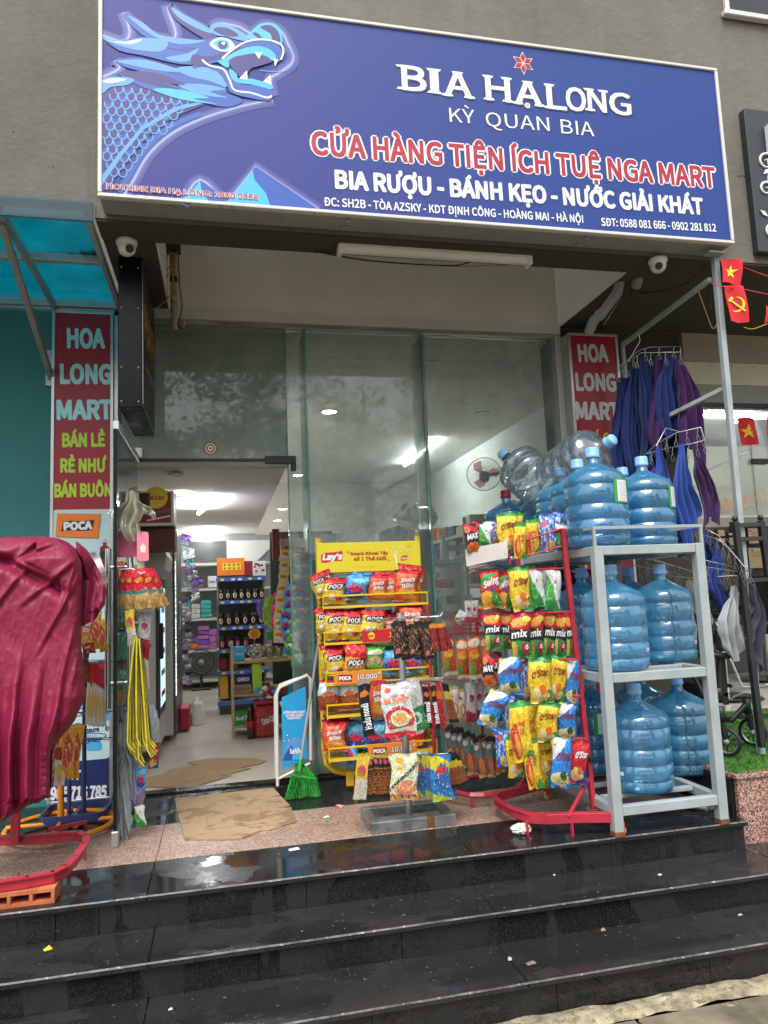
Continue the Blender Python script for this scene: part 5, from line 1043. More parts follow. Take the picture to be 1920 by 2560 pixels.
# ------------------------------------------------------------ rear red rack with hanging pouches
r2 = thing('display_rack', 'smaller red rack behind the grey stand, hung with orange pouches', 'display rack', (1.2, 3.8, 0))
t = MB(); pts = [(1.42, 3.95, .07), (1.12, 3.9, .07), (1.08, 3.85, .07), (1.1, 3.75, .065), (1.2, 3.62, .06), (1.26, 3.6, .06), (1.5, 3.62, .06)]
t.tube(pts, .014, M_red, 4, smooth=False); t.build('base_frame', r2)
for x in (1.1, 1.38): t = MB(); t.tube([(x, 3.9, .07), (x, 3.9, 1.02)], .009, M_red, 8); t.build('post', r2)
part(r2, 'foot', M_red, (1.2, 3.61, 0), (1.212, 3.625, .06))
for py in (1590, 1706, 1812):
    a = at(1120, py, Y=3.75); t = MB(); t.tube([(1.05, 3.9, a.z), (1.42, 3.9, a.z)], .005, M_red, 6)
    for k in range(6): t.tube([(1.06+k*.06, 3.9, a.z), (1.06+k*.06, 3.72, a.z), (1.06+k*.06, 3.71, a.z+.012)], .002, M_red, 5)
    t.build('hook_rail', r2)
t = MB(); c0, c1 = at(1130, 1545, Y=3.75), at(1202, 1582, Y=3.75)     # wire basket
for k in range(5): z = c1.z+(c0.z-c1.z)*k/4; t.tube([(c0.x, 3.72, z), (c1.x, 3.72, z), (c1.x, 3.86, z), (c0.x, 3.86, z), (c0.x, 3.72, z)], .0018, M_red, 5)
for k in range(14): x = c0.x+(c1.x-c0.x)*k/13; t.tube([(x, 3.72, c0.z), (x+.001, 3.72, c1.z), (x, 3.86, c1.z)], .0015, M_red, 5)
t.build('wire_basket', r2)
g = 'pouches on the rear red rack'; nm = dict(name='snack_packet', cat='snack packet')
brow(0, [('greent', 1150, 1545, 26, 40, .5), ('silver', 1172, 1530, 18, 54, -.1), ('silver', 1186, 1528, 18, 56, .1), ('redst', 1198, 1540, 16, 50, .2)], g, 3.78, 20, 50, 'in the wire basket of the rear red rack', dep=.2, **nm)
brow(1, [('orangep', 1122, 1642, 34, 92, -.05), ('orangep', 1156, 1648, 34, 96, 0, .02), ('orangep', 1188, 1646, 38, 100, .02, -.02), ('orangep', 1214, 1640, 26, 90, .02, .03)], g, 3.7, 36, 96, 'on the upper rail of the rear red rack', dep=.25, **nm)
brow(2, [('sauce', 1134, 1760, 30, 84, .02), ('sauce', 1154, 1762, 24, 80, 0, .02), ('silver', 1178, 1756, 28, 96, .02), ('silver', 1198, 1752, 26, 90, .05, .02), ('silver', 1216, 1750, 22, 84, .05, .03)], g, 3.72, 30, 84, 'on the middle rail of the rear red rack', dep=.25, **nm)
brow(3, [('squid', 1128, 1862, 22, 100, -.1, .05), ('squid', 1142, 1866, 22, 96, -.1, .04), ('squid', 1156, 1870, 22, 100, -.1, .02), ('squid', 1172, 1884, 24, 104, -.1), ('squid', 1184, 1884, 22, 100, -.1, .01), ('squid', 1200, 1892, 24, 102, -.1, -.02), ('squid', 1214, 1888, 20, 100, -.08), ('squid', 1226, 1892, 22, 100, -.06, -.02), ('squid', 1242, 1890, 18, 92, -.04), ('squid', 1254, 1884, 16, 90, -.04, .02)], g, 3.62, 22, 100, 'on the lowest rail of the rear red rack', dep=.2, **nm)
# ------------------------------------------------------------ grey shelf of water bottles
def plastic(name, tint, haze, hc, gl=1.0, rough=.08):
    """thin clear blue plastic, dew and scratches on it"""
    m, nt, p, tc = newmat(name); out = [n for n in nt.nodes if n.type == 'OUTPUT_MATERIAL'][0]; nt.nodes.remove(p)
    co = tc.outputs['Object']; lw = _n(nt, 'ShaderNodeLayerWeight'); lw.inputs[0].default_value = .35
    tr = _n(nt, 'ShaderNodeBsdfTransparent'); nt.links.new(mixc(nt, lw.outputs['Facing'], c4(tint), c4(tuple(t*t*.75 for t in tint))), tr.inputs[0])
    g = _n(nt, 'ShaderNodeBsdfGlossy'); g.inputs['Roughness'].default_value = rough
    fr = _n(nt, 'ShaderNodeFresnel'); fr.inputs[0].default_value = 1.55
    bn = _n(nt, 'ShaderNodeBump'); bn.inputs['Strength'].default_value = .35; bn.inputs['Distance'].default_value = .004; nt.links.new(nz(nt, co, 14, 3), bn.inputs['Height'])
    nt.links.new(bn.outputs[0], g.inputs['Normal']); nt.links.new(bn.outputs[0], fr.inputs['Normal'])
    mx = _n(nt, 'ShaderNodeMixShader'); nt.links.new(mth(nt, 'MINIMUM', mth(nt, 'MULTIPLY', fr.outputs[0], gl), .9), mx.inputs[0]); nt.links.new(tr.outputs[0], mx.inputs[1]); nt.links.new(g.outputs[0], mx.inputs[2])
    df = _n(nt, 'ShaderNodeBsdfTranslucent'); df2 = _n(nt, 'ShaderNodeBsdfDiffuse'); df.inputs[0].default_value = df2.inputs[0].default_value = c4(hc)
    md = _n(nt, 'ShaderNodeMixShader'); nt.links.new(df.outputs[0], md.inputs[1]); nt.links.new(df2.outputs[0], md.inputs[2])
    hz = ramp(nt, nz(nt, stretch(nt, co, (1, 1, .6)), 7, 7, .7), .3, .7, haze*.5, haze*1.5)
    m2 = _n(nt, 'ShaderNodeMixShader'); nt.links.new(hz, m2.inputs[0]); nt.links.new(mx.outputs[0], m2.inputs[1]); nt.links.new(md.outputs[0], m2.inputs[2]); nt.links.new(m2.outputs[0], out.inputs[0])
    return m
M_bot = plastic('blue_bottle_plastic', (.6, .88, 1.0), .36, (.16, .62, 1.0), 3.2, .035)
M_wat = plastic('bottle_water', (.6, .88, 1.0), .14, (.15, .55, .95), .8, .03)
M_clr = plastic('clear_bottle_plastic', (.9, .96, .99), .14, (.55, .72, .85), 2.4, .05)
M_cap = mflat('cap_pale_blue', (.25, .5, .8), .4); M_capr = mflat('cap_dark_red', (.3, .01, .02), .4)
BP = [(r_*1.075 if z_ < .36 else r_, z_) for r_, z_ in [(0, .012), (.10, .0), (.125, .006), (.135, .02), (.1365, .052), (.1325, .056), (.1325, .060), (.137, .064), (.137, .122), (.1325, .126), (.1325, .131), (.137, .135), (.137, .195), (.1315, .199), (.1315, .205), (.1365, .209), (.1365, .287), (.132, .291), (.132, .296), (.136, .30), (.134, .328), (.122, .352), (.096, .372), (.062, .39), (.038, .404), (.029, .415), (.0275, .455)]]
def bot_proto(filled, capm, body=M_bot):
    r = bpy.data.objects.new('water_bottle', None)
    t = MB(); t.lathe([(a, z) for a, z in BP], (0, 0, 0), body, 40); o = t.build('body', link=False); o.parent = r
    if filled:
        t = MB(); t.lathe([(0, .014)]+[(max(0, a-.004), z+.002) for a, z in BP[1:24]]+[(.0, .387)], (0, 0, 0), M_wat, 32); o = t.build('water', link=False); o.parent = r
    t = MB(); t.lathe([(.032, .436), (.034, .438), (.034, .452), (.031, .455), (.031, .482), (.028, .487), (0, .487)], (0, 0, 0), capm, 20)
    for k in range(20):
        a = k*PI/10; t.box((.0305, -.0012, .457), (.0322, .0012, .48), capm, rot=Matrix.Rotation(a, 3, 'Z'), org=(0, 0, 0))
    o = t.build('cap', link=False); o.parent = r
    return r
def blabel(kind):
    """label wrapped round the body over an arc"""
    t = MB()
    def F(rad): return lambda a, z: (rad*math.sin(a), -rad*math.cos(a), z)
    if kind == 'green':
        t.grid(lambda u, v: F(.1484)((u-.5)*1.5, .2+v*.115), 12, 1, P_green); t.grid(lambda u, v: F(.149)(-.62+u*.5, .208+v*.1), 6, 1, P_white); t.grid(lambda u, v: F(.149)(.02+u*.6, .21+v*.09), 6, 1, P_mid)
        for k in range(9): t.grid(lambda u, v: F(.1494)(-.58+u*(.4 if k % 3 else .3), .214+k*.0098+v*.0028), 4, 1, P_grey)
    elif kind == 'blue':
        t.grid(lambda u, v: F(.1484)((u-.5)*.75, .19+v*.125), 8, 1, P_mid); t.grid(lambda u, v: F(.149)(-.3+u*.6, .197+v*.11), 6, 1, P_sky)
        for k in range(8): t.grid(lambda u, v: F(.1494)(-.22+u*.42, .204+k*.012+v*.003), 4, 1, P_white)
    else:
        t.grid(lambda u, v: F(.1484)((u-.5)*.28, .085+v*.016), 4, 1, P_white)
        for k in range(7): t.grid(lambda u, v: F(.1489)(-.11+k*.018+u*.008, .088+v*.01), 1, 1, P_black)
    return t.build('label', link=False)
PB = {}
for f in (0, 1):
    for c_, cm in (('b', M_cap), ('r', M_capr)): PB[(f, c_)] = bot_proto(f, cm)
PB[('c', 'b')] = bot_proto(0, M_cap, M_clr)
LB = {k: blabel(k) for k in ('green', 'blue', 'bar')}
g_b = 'large blue water bottles on the grey shelf'
def bottle(x, y, z, kind, lab, label, rz=0, M4=None):
    o = copy_tree(PB[kind]); tag(o, label, 'water bottle', g_b)
    for i, l_ in enumerate(lab.split('+') if lab else []):
        c = LB[l_].copy(); C.objects.link(c); c.parent = o; c.rotation_euler = (0, 0, rz if l_ != 'bar' else rz+.4)
    if M4 is None: o.location = (x, y, z)
    else: o.matrix_world = M4
    return o
sh = thing('bottle_shelf', 'three-tier grey steel shelf with rusty feet, loaded with blue water bottles', 'shelf', (1.9, 3.4, 0))
X0, X1, Y0, Y1 = 1.635, 2.165, 2.985, 3.80
def leg(x, y, h, rust=True):
    o = part(sh, 'leg', M_greyst, (x, y, 0), (x+.045, y+.045, h), .003)
    if rust: t = MB(); t.box((x-.0007, y-.0007, 0), (x+.0457, y+.0457, rnd.uniform(.02, .045)), M_rust); t.build('rusty_foot', o)
for x, y in ((X0, Y0), (X1-.01, Y0)): leg(x, y, 1.262)
for x, y in ((X0, Y1), (X1-.01, Y1)): leg(x, y, 1.262)
SZ = (.125, .693, 1.262)
for z in SZ:
    zz = z-.0005
    part(sh, 'rail', M_greyst, (X0+.0455, Y0+.004, zz-.042), (X1-.0105, Y0+.041, zz), .003); part(sh, 'rail', M_greyst, (X0+.0455, Y1+.004, zz-.042), (X1-.0105, Y1+.041, zz), .003)
    for x in (X0+.004, X1-.006): part(sh, 'rail', M_greyst, (x, Y0+.0455, zz-.042), (x+.037, Y1-.0005, zz), .003)
    for k in range(3): part(sh, 'slat', M_greyst, (X0+.05, Y0+.18+k*.2, zz-.02), (X1-.012, Y0+.21+k*.2, zz-.001), .002)
# guard rail on top
gz = 1.337
t = MB(); t.box((X0+.001, Y0+.001, 1.2625), (X0+.014, Y0+.014, gz), M_greyst); t.box((X1+.02, Y0+.001, 1.2625), (X1+.033, Y0+.014, gz), M_greyst); t.box((X0, Y0, gz+.0005), (X1+.034, Y0+.014, gz+.014), M_greyst)
t.box((X0+.001, Y1, 1.2625), (X0+.014, Y1+.013, gz), M_greyst); t.box((X0, Y0+.0145, gz+.0005), (X0+.013, Y1+.02, gz+.014), M_greyst); t.box((X1+.021, Y0+.0145, gz+.0005), (X1+.034, Y1+.02, gz+.014), M_greyst); t.build('guard_rail', sh)
tag(part(sh, 'lower_guard', M_greyst, (X0+.05, Y0+.05, .05), (X0+.07, Y1, .07)), None)
def B_at(px, py, Y, z, kind, lab, label, rz=0):
    q = at(px, py, Y=Y); bottle(q.x, Y, z, kind, lab, label, rz)
B_at(1596, 1860, 3.21, SZ[0], (0, 'b'), 'blue+bar', 'misty empty bottle at the left front of the bottom tier', -1.6)
B_at(1703, 1850, 3.42, SZ[0], (1, 'b'), 'blue+bar', 'full bottle at the right front of the bottom tier', .85)
B_at(1486, 1860, 3.62, SZ[0], (1, 'b'), 'green', 'green-labelled bottle behind the left leg of the bottom tier', .3)
B_at(1610, 1830, 3.72, SZ[0], (0, 'b'), '', 'bottle at the back between the two front bottles of the bottom tier')
B_at(1413, 1820, 4.05, SZ[0], (0, 'r'), '', 'red-capped bottle standing on the platform behind the bottom tier')
B_at(1535, 1560, 3.13, SZ[1], (0, 'b'), 'bar', 'empty bottle at the left front of the middle tier', .3)
B_at(1660, 1560, 3.36, SZ[1], (0, 'b'), 'bar', 'empty dewy bottle at the right front of the middle tier', .3)
B_at(1462, 1560, 3.52, SZ[1], (0, 'b'), '', 'empty bottle behind the left leg of the middle tier')
B_at(1580, 1560, 3.65, SZ[1], (0, 'b'), '', 'bottle at the back of the middle tier between two front ones')
B_at(1388, 1560, 4.0, SZ[1]-.693, (0, 'b'), '', 'bottle behind the red rack, left of the middle tier')
B_at(1490, 1260, 3.16, SZ[2], (1, 'b'), 'green', 'full bottle with green label, front left of the top tier', .85)
B_at(1612, 1260, 3.38, SZ[2], (1, 'b'), 'green', 'full bottle with green label, front right of the top tier', 1.1)
B_at(1563, 1280, 3.7, SZ[2], (1, 'b'), '', 'bottle behind the two front bottles of the top tier')
B_at(1452, 1290, 3.46, SZ[2], (1, 'b'), 'green', 'bottle behind the front left bottle of the top tier', -.2)
B_at(1408, 1310, 3.72, SZ[2], (1, 'b'), 'green', 'label-fronted bottle third in line on the left of the top tier', .5)
# back bench of further bottles, seen over the red rack
bs = thing('bottle_bench', 'low grey bench carrying more water bottles behind the front shelf', 'bench', (2.0, 4.2, 0))
part(bs, 'bench_top', M_greyst, (1.75, 3.86, 1.22), (2.3, 4.45, 1.245), .003)
for x, y in ((1.77, 4.42), (2.25, 4.42), (1.77, 3.87), (2.25, 3.87)): part(bs, 'leg', M_greyst, (x, y, 0), (x+.03, y+.03, 1.2195), .002)
B_at(1366, 1300, 4.02, 1.246, (1, 'b'), '', 'bottle on the back bench, right of its neighbours')
B_at(1320, 1310, 4.28, 1.246, (1, 'b'), '', 'blue-capped bottle on the back bench, left of its row')
B_at(1270, 1330, 4.30, 1.246-.02, (0, 'r'), '', 'red-capped bottle leftmost on the back bench')
# two empties lying on the others
q = at(1345, 1205, Y=3.9); zd = Vector((-.42, .62, .66)).normalized(); yd = Vector((.3, .9, -.1)); yd = (yd-zd*yd.dot(zd)).normalized(); M4 = Matrix.Translation(q) @ Matrix((yd.cross(zd), yd, zd)).transposed().to_4x4() @ Matrix.Translation((0, 0, -.16))
o = bottle(0, 0, 0, ('c', 'b'), '', 'clear empty bottle lying base-first with a laVie label, above the red rack', M4=M4)
lt = MB(); F = lambda a, z: (.149*math.sin(a), -.149*math.cos(a), z)
lt.grid(lambda u, v: F(-.75+u*1.5, .09+v*.13), 16, 2, P_cyan); F2 = lambda a, z: (.1498*math.sin(a/.149), -.1498*math.cos(a/.149), z)
lt.poly([(-.1, .1), (-.05, .13), (-.02, .11), (.03, .14), (.06, .12), (.1, .15), (.1, .095), (-.1, .093)], F2, P_green)
lt.poly([(-.09, .15), (-.03, .2), (0, .175), (.03, .21), (.09, .15), (.06, .135), (-.06, .135)], F2, P_white)
lt.text('laVie', lambda a, b: (.1508*math.sin(a/.149), -.1508*math.cos(a/.149), b), .04, P_red, 0, .155, .12, .03, 0, 0, 2); l_ = lt.build('label', o)
l_.data.transform(Matrix.Identity(4)); l_.location = (0, 0, 0)
q = at(1455, 1150, Y=3.62); d = (at(1508, 1108, Y=3.45)-at(1400, 1180, Y=3.75)).normalized()
M4 = Matrix.Translation(q) @ d.to_track_quat('Z', 'Y').to_matrix().to_4x4() @ Matrix.Translation((0, 0, -.25))
o = bottle(0, 0, 0, ('c', 'b'), '', 'clear empty bottle lying aslant on top of the top-tier bottles, cap up right', M4=M4)

# torn clear plastic under the shelf, lump on the step
def crumple(name, c, sx, sy, sz, mt, label, cat, seed=1, n=22, amp=.45, fr=3.):
    t = MB()
    def f(u, v):
        a = u*2*PI; b = v*PI; d = Vector((math.cos(a)*math.sin(b), math.sin(a)*math.sin(b), math.cos(b)))
        k = 1+amp*noise.noise(d*fr+Vector((seed, 0, 0)))+amp*.5*noise.noise(d*fr*2.7+Vector((0, seed, 0))); return (c[0]+d.x*sx*k, c[1]+d.y*sy*k, max(c[2]+.001, c[2]+sz+d.z*sz*k))
    t.grid(f, n, n//2, mt, False); return tag(t.build(name, None, c), label, cat)
M_film = plastic('clear_film', (.86, .9, .92), .25, (.7, .75, .78), 2.0, .12)
q = at(1765, 2022, Z=0.0); crumple('plastic_bag', (q.x, q.y, 0), .09, .05, .03, M_film, 'crumpled clear plastic bag under the right end of the water shelf', 'plastic bag', 3, 30)
q = at(1308, 2088, Z=.0); crumple('foam_lump', (q.x, q.y+.02, 0), .045, .03, .022, M_white, 'knobbly white foam lump under the base of the front red rack', 'litter', 5, 26, .3, 6)
crumple('rubbish_bag', tuple(at(1432, 1520, Y=3.85)), .17, .12, .12, glass('dark_red_film', (.45, .03, .08), .45, (.16, .01, .03), .2, 1.5), 'dark red knotted plastic bag behind the front red rack', 'plastic bag', 9, 30, .25)

# ------------------------------------------------------------ planter terrace with artificial grass
NZ = .19
pl = thing('planter_terrace', 'speckled pink granite planter wall topped with artificial grass right of the steps', 'planter', (2.6, 3.05, -.12))
for a, b in ((2.305, 2.6), (2.602, 3.1), (3.102, 4.0)): part(pl, 'granite_slab', M_pinkw, (a, 3.05, -.125), (b, 3.075, NZ-.025), .002)
t = MB(); t.box((2.292, 3.08, 0), (2.304, 4.5, NZ-.025), M_riser); t.build('side_slab', pl)
t = MB(); t.box((2.295, 3.04, NZ-.0245), (4.0, 3.10, NZ-.002), M_pinkw, .004); t.box((2.295, 3.101, NZ-.0245), (2.345, 4.5, NZ-.002), M_pinkw, .003); t.build('coping', pl)
t = MB(); t.box((2.306, 3.077, -.3), (9, 4.52, NZ-.026), M_riser); t.build('core', pl)
t = MB(); t.box((2.3, 2.95, -.5), (9, 3.048, -.126), M_pink); t.box((3.201, 2.2, -.6), (9, 2.949, -.127), M_pink); tag(t.build('side_paving', None, (3, 2.95, -.3)), kind='structure')
# grass: blades in one object
M_grass = mat('artificial_grass', (.06, .2, .02), .6, var=.5, vs=30, bd=0); gb = MB()
t = MB(); t.box((2.346, 3.075, NZ-.02), (9, 4.5, NZ-.006), M_grass); vs = []; fs = []
r = random.Random(3)
for k in range(26000):
    x = 2.31+r.random()**1.5*2.2; y = 3.052+r.random()*1.4; h = r.uniform(.012, .028); a = r.uniform(0, 6.28); w_ = .0022
    if y < 3.07 and r.random() < .5: h *= 1.3
    dx, dy = math.cos(a)*w_, math.sin(a)*w_; lx, ly = r.gauss(0, .009), r.gauss(-.002, .009); o_ = len(vs)
    vs += [(x-dx, y-dy, NZ-.008), (x+dx, y+dy, NZ-.008), (x+lx, y+ly, NZ-.008+h)]; fs.append((o_, o_+1, o_+2))
t.add(vs, fs, M_grass); tag(t.build('grass', None, (2.6, 3.5, NZ)), 'bright green artificial grass on the planter terrace', 'grass', None, 'stuff')

# ------------------------------------------------------------ neighbour salon
sl = thing('salon_building', 'neighbouring hair salon with a mauve fascia and clear glass front', 'building', (4.2, 4.54, 0))
Z1, Z2, Z3 = at(1708, 905, Y=YF).z, at(1708, 960, Y=YF).z, at(1708, 1005, Y=YF).z
pw = at(1697, 800, Y=YF).x
part(sl, 'fascia_panel', M_pinkpanel, (pw, YF-.02, Z1), (9, YF+.2, 3.4)); part(sl, 'fascia_band', M_cream, (pw, YF-.01, Z2), (9, YF+.2, Z1-.001)); part(sl, 'fascia_band', M_gplas, (pw-.05, YF, Z3), (9, YF+.2, Z2-.001)); part(sl, 'head_rail', M_bplas, (pw-.1, YF-.005, Z3-.03), (9, YF+.05, Z3-.001))
t = MB()
for a, b in ((1740, 905), (1780, 912), (1830, 915), (1880, 918), (1800, 780), (1715, 850), (1715, 1)): q = at(a, b, Y=YF-.0205); t.lathe([(0, .001), (.006, .0005)], q, P_black, 6, Matrix.Rotation(R_(90), 3, 'X'))
t.build('screw_hole', sl)
for a, b in ((3.285, 3.83), (3.838, 4.6), (4.608, 5.4)):
    t = MB(); t.box((a, YF+.02, 1.55), (b, YF+.03, Z3-.031), M_sglass); t.build('glass_pane', sl)
t = MB(); q = at(1893, 1150, Y=YF+.01); t.box((q.x-.05, YF+.005, q.z-.03), (q.x+.1, YF+.019, q.z+.01), M_bplas, .002); t.build('patch_fitting', sl)
t = MB(); t.box((3.285, YF+.015, 1.535), (5.4, YF+.035, 1.549), M_alu); t.build('glass_rail', sl)
fl2 = struct('salon_floor'); bed = MB(); bed.box((3.28, YF, -.3), (9, 11, NZ-.006), M_gplas); bed.build('tile_bed', fl2)
for i in range(8):
    for j in range(8): t = MB(); t.box((3.285+.6*i, YF+.01+.6*j, NZ-.006), (3.882+.6*i, YF+.607+.6*j, NZ-.0005), M_tile); t.build('tile', fl2)
M_sw = mat('salon_wall', (.52, .49, .4), .7, var=.05, vs=1, bd=0)
part(sl, 'back_wall', M_sw, (3.28, 9.4, NZ), (9, 9.5, 2.9)); part(sl, 'ceiling', M_white, (3.28, YF+.21, 2.58), (9, 9.4, 2.65)); 
t = MB(); wy = 6.6; q0 = at(1755, 1290, Y=wy); t.box((3.5, wy, NZ), (9, wy+.1, 2.5), M_sw); t.build('partition_wall', sl)
part(sl, 'side_wall', M_sw, (8.9, YF+.21, NZ), (9, 9.4, 2.6)); part(sl, 'dado', mat('salon_dado', (.06, .065, .06), .4, 0, bd=0), (3.5, wy-.02, NZ), (9, wy-.001, .75))
part(sl, 'counter_top', M_cream, (3.5, wy-.35, .93), (6.5, wy-.021, .96)); part(sl, 'counter_front', mat('salon_counter', (.1, .11, .11), .4, 0, bd=0), (3.5, wy-.33, NZ), (6.5, wy-.03, .929))
t = MB()
def gt(s, a, b, h): ptext(t, s, a, b, h, wy, P_gold, .045, .02)
gt('THÀNH', (1790, 1268), (1842, 1258), 30, ); gt('DUNG HAIR', (1852, 1256), (1985, 1225), 30)
q = at(1782, 1275, Y=wy); t.prism([(q.x+a*.035, q.z+b*.1) for a, b in ((0, 1), (.3, .3), (.8, -.2), (.9, -.7), (.4, -1), (-.4, -1), (-.9, -.7), (-.6, -.1))], -.03, -.015, lambda u, v, w_: (u, wy+w_, v), P_gold)
t.build('gilt_lettering', sl)
tube_em = emis('lit_tube', (.93, .97, 1), 44.0); down_em = emis('lit_downlight', (1, .93, .8), 34.0); off_l = mflat('unlit_lens', (.55, .55, .5))
def ceil_lamp(px, py, z, r, label, lit=True):
    q = at(px, py, Z=z); T = thing('ceiling_lamp', label, 'ceiling lamp', (q.x, q.y, z))
    t = MB(); t.lathe([(r, 0), (r, -.008), (r*.82, -.01), (r*.8, -.006)], (q.x, q.y, z), M_white, 22); t.build('trim', T)
    t = MB(); t.lathe([(r*.8, -.006), (0, -.0065)], (q.x, q.y, z), down_em if lit else off_l, 22); t.build('lens', T)
def tube_l(a, b, z, label):
    p, q = at(*a, Z=z), at(*b, Z=z); T = thing('tube_lamp', label, 'lamp', tuple(p))
    t = MB(); t.bar(p+Vector((0, 0, -.006)), q+Vector((0, 0, -.006)), .026, .01, M_white); t.build('back_plate', T)
    t = MB(); t.tube([p+Vector((0, 0, -.03)), q+Vector((0, 0, -.03))], .017, tube_em, 8); t.build('tube', T)
ceil_lamp(1832, 1054, 2.58, .06, 'lit round ceiling lamp in the salon, farther one'); ceil_lamp(1883, 1130, 2.58, .06, 'lit round ceiling lamp in the salon, lower right one')
tube_l((1735, 1030), (1930, 1036), 2.58, 'lit tube lamp across the salon ceiling')
t = MB(); t.tube([at(1745, 1185, Y=6.4), at(1870, 1130, Y=6.0)], .012, M_alu, 8); tag(t.build('door_closer_rail', None, at(1745, 1185, Y=6.4)), 'aluminium rail running up under the salon ceiling', 'rail')
# certificates
M_cert = mflat('certificate_paper', (.5, .38, .2)); k = 0
for a in ((1842, 1330, 40, 50), (1880, 1340, 34, 44), (1885, 1395, 44, 56), (1850, 1420, 30, 50), (1895, 1460, 44, 50), (1828, 1352, 26, 44), (1868, 1470, 36, 50), (1800, 1340, 26, 36)):
    Yc = 6.3; p = at(a[0]-a[2]/2, a[1]-a[3]/2, Y=Yc); q = at(a[0]+a[2]/2, a[1]+a[3]/2, Y=Yc); k += 1
    T = thing('framed_certificate', 'framed brown certificate on the salon wall, %s of its cluster' % ORD[k-1], 'certificate', tuple(p), 'framed certificates in the salon')
    t = MB(); t.box((p.x, Yc-.02, q.z), (q.x, Yc, p.z), M_bplas, .004); t.build('frame', T); t = MB(); t.box((p.x+.015, Yc-.0215, q.z+.015), (q.x-.015, Yc-.0195, p.z-.015), M_cert); disc(t, ((p.x+q.x)/2-.03, p.z-.04), .012, P_red, 10, facade(Yc-.0218))
    for j in range(3): t.box((p.x+.04, Yc-.0219, p.z-.06-j*.02), (q.x-.03, Yc-.0216, p.z-.055-j*.02), P_brown)
    t.build('sheet', T)
part(sl, 'dark_backing', mat('salon_brown', (.09, .065, .04), .6, bd=0), (3.6, 6.32, 1.0), (6.5, 6.36, 1.62))
# salon chairs
def salon_chair(px, py, Y, label, rz):
    q = at(px, py, Z=NZ) if Y is None else at(px, py, Y=Y); T = thing('salon_chair', label, 'chair', (q.x, q.y, NZ), 'black salon chairs', rz); X, Y_ = 0, 0
    def bx(n, a, b, bv=.02, rx=0): t = MB(); t.box(a, b, M_bplas, bv, rot=Matrix.Rotation(rx, 3, 'X')); o = t.build(n); o.parent = T
    bx('seat', (-.25, -.25, .42), (.25, .25, .52)); bx('backrest', (-.25, .22, .5), (.25, .3, .95), .03, -.15)
    for s in (-.3, .25): bx('armrest', (s, -.22, .62), (s+.05, .22, .66), .01)
    t = MB(); t.tube([(0, 0, .03), (0, 0, .42)], .03, M_chrome, 12); o = t.build('column'); o.parent = T
    t = MB(); t.lathe([(0, .03), (.2, .022), (.26, .01), (.27, 0)], (0, 0, 0), M_chrome, 24); o = t.build('foot'); o.parent = T
salon_chair(1815, 1745, None, 'black salon chair behind the grey drying jacket', .6); salon_chair(1700, 1720, None, 'black salon chair seen between the water bottles and stroller', -.4); salon_chair(1925, 1700, None, 'black salon chair cut off by the right edge', -1)
t = MB(); q = at(1830, 1720, Z=NZ); t.tube([q+Vector((-.1, 0, .55)), q+Vector((.02, -.1, .02)), q+Vector((.3, -.1, .02)), q+Vector((.35, 0, .1))], .01, M_chrome, 8); tag(t.build('chair_runner', None, q), 'bent chrome chair leg on the salon floor', 'chair leg')
def leafy(c, n, R, L, mt, seed, up=.3):
    t = MB(); r = random.Random(seed); c = Vector(c)
    for k in range(n):
        a = r.uniform(0, 6.28); e = r.uniform(-.2, 1.2); d = Vector((math.cos(a)*math.cos(e), math.sin(a)*math.cos(e), math.sin(e)+up)).normalized(); p = c + d*r.uniform(.05, R); s = d.cross(Vector((0, 0, 1))).normalized()*L*.16
        tip = p+d*L+Vector((0, 0, -L*.35)); m_ = p+d*L*.5; t.add([p, m_+s, tip, m_-s], [(0, 1, 2, 3)], mt)
    return t
M_leaf = mat('house_plant_leaf', (.05, .14, .03), .45, var=.4, vs=20, bd=0)
for px, py, lb in ((1905, 1500, 'leafy green pot plant on the salon counter at the right edge'), (1800, 1520, 'leafy green pot plant on the salon counter behind the grey jacket')):
    q = at(px, py, Y=6.1); T = thing('pot_plant', lb, 'plant', tuple(q-Vector((0, 0, .12)))); leafy(q, 60, .12, .16, M_leaf, px).build('leaves', T); t = MB(); t.lathe([(.0, -.14), (.05, -.14), (.065, -.02), (.0, -.02)], q, M_wplas, 16); t.build('pot', T)

# ------------------------------------------------------------ white steel post, arms
po = thing('steel_frame', 'pale grey square steel post with slanting arms carrying the towels', 'frame', (2.7, 3.38, NZ))
t = MB(); t.bar(at(1903, 1885, Z=NZ), at(1787, 645, Z=2.88), .032, .032, M_greyst, (0, 1, 0), .002); t.build('post', po)
pt = at(1787, 645, Z=2.86); t = MB(); t.box((pt.x-.05, pt.y-.03, 2.88), (pt.x+.05, pt.y+.03, 2.8875), M_greyst); t.build('top_plate', po)
A0 = at(1776, 698, Y=3.4); A1 = at(1557, 862, Y=4.25)
t = MB(); t.bar(A0, A1, .026, .026, M_greyst, bev=.002); t.build('arm', po)
A2 = at(1808, 972, Y=3.4); A3 = at(1662, 1045, Y=3.75); t = MB(); t.bar(A2, A3, .024, .024, M_greyst, bev=.002); t.build('arm', po)
t = MB(); t.bar(A1, A1-Vector((0, 0, .9)), .02, .02, M_greyst, bev=.002); t.build('arm_post', po)

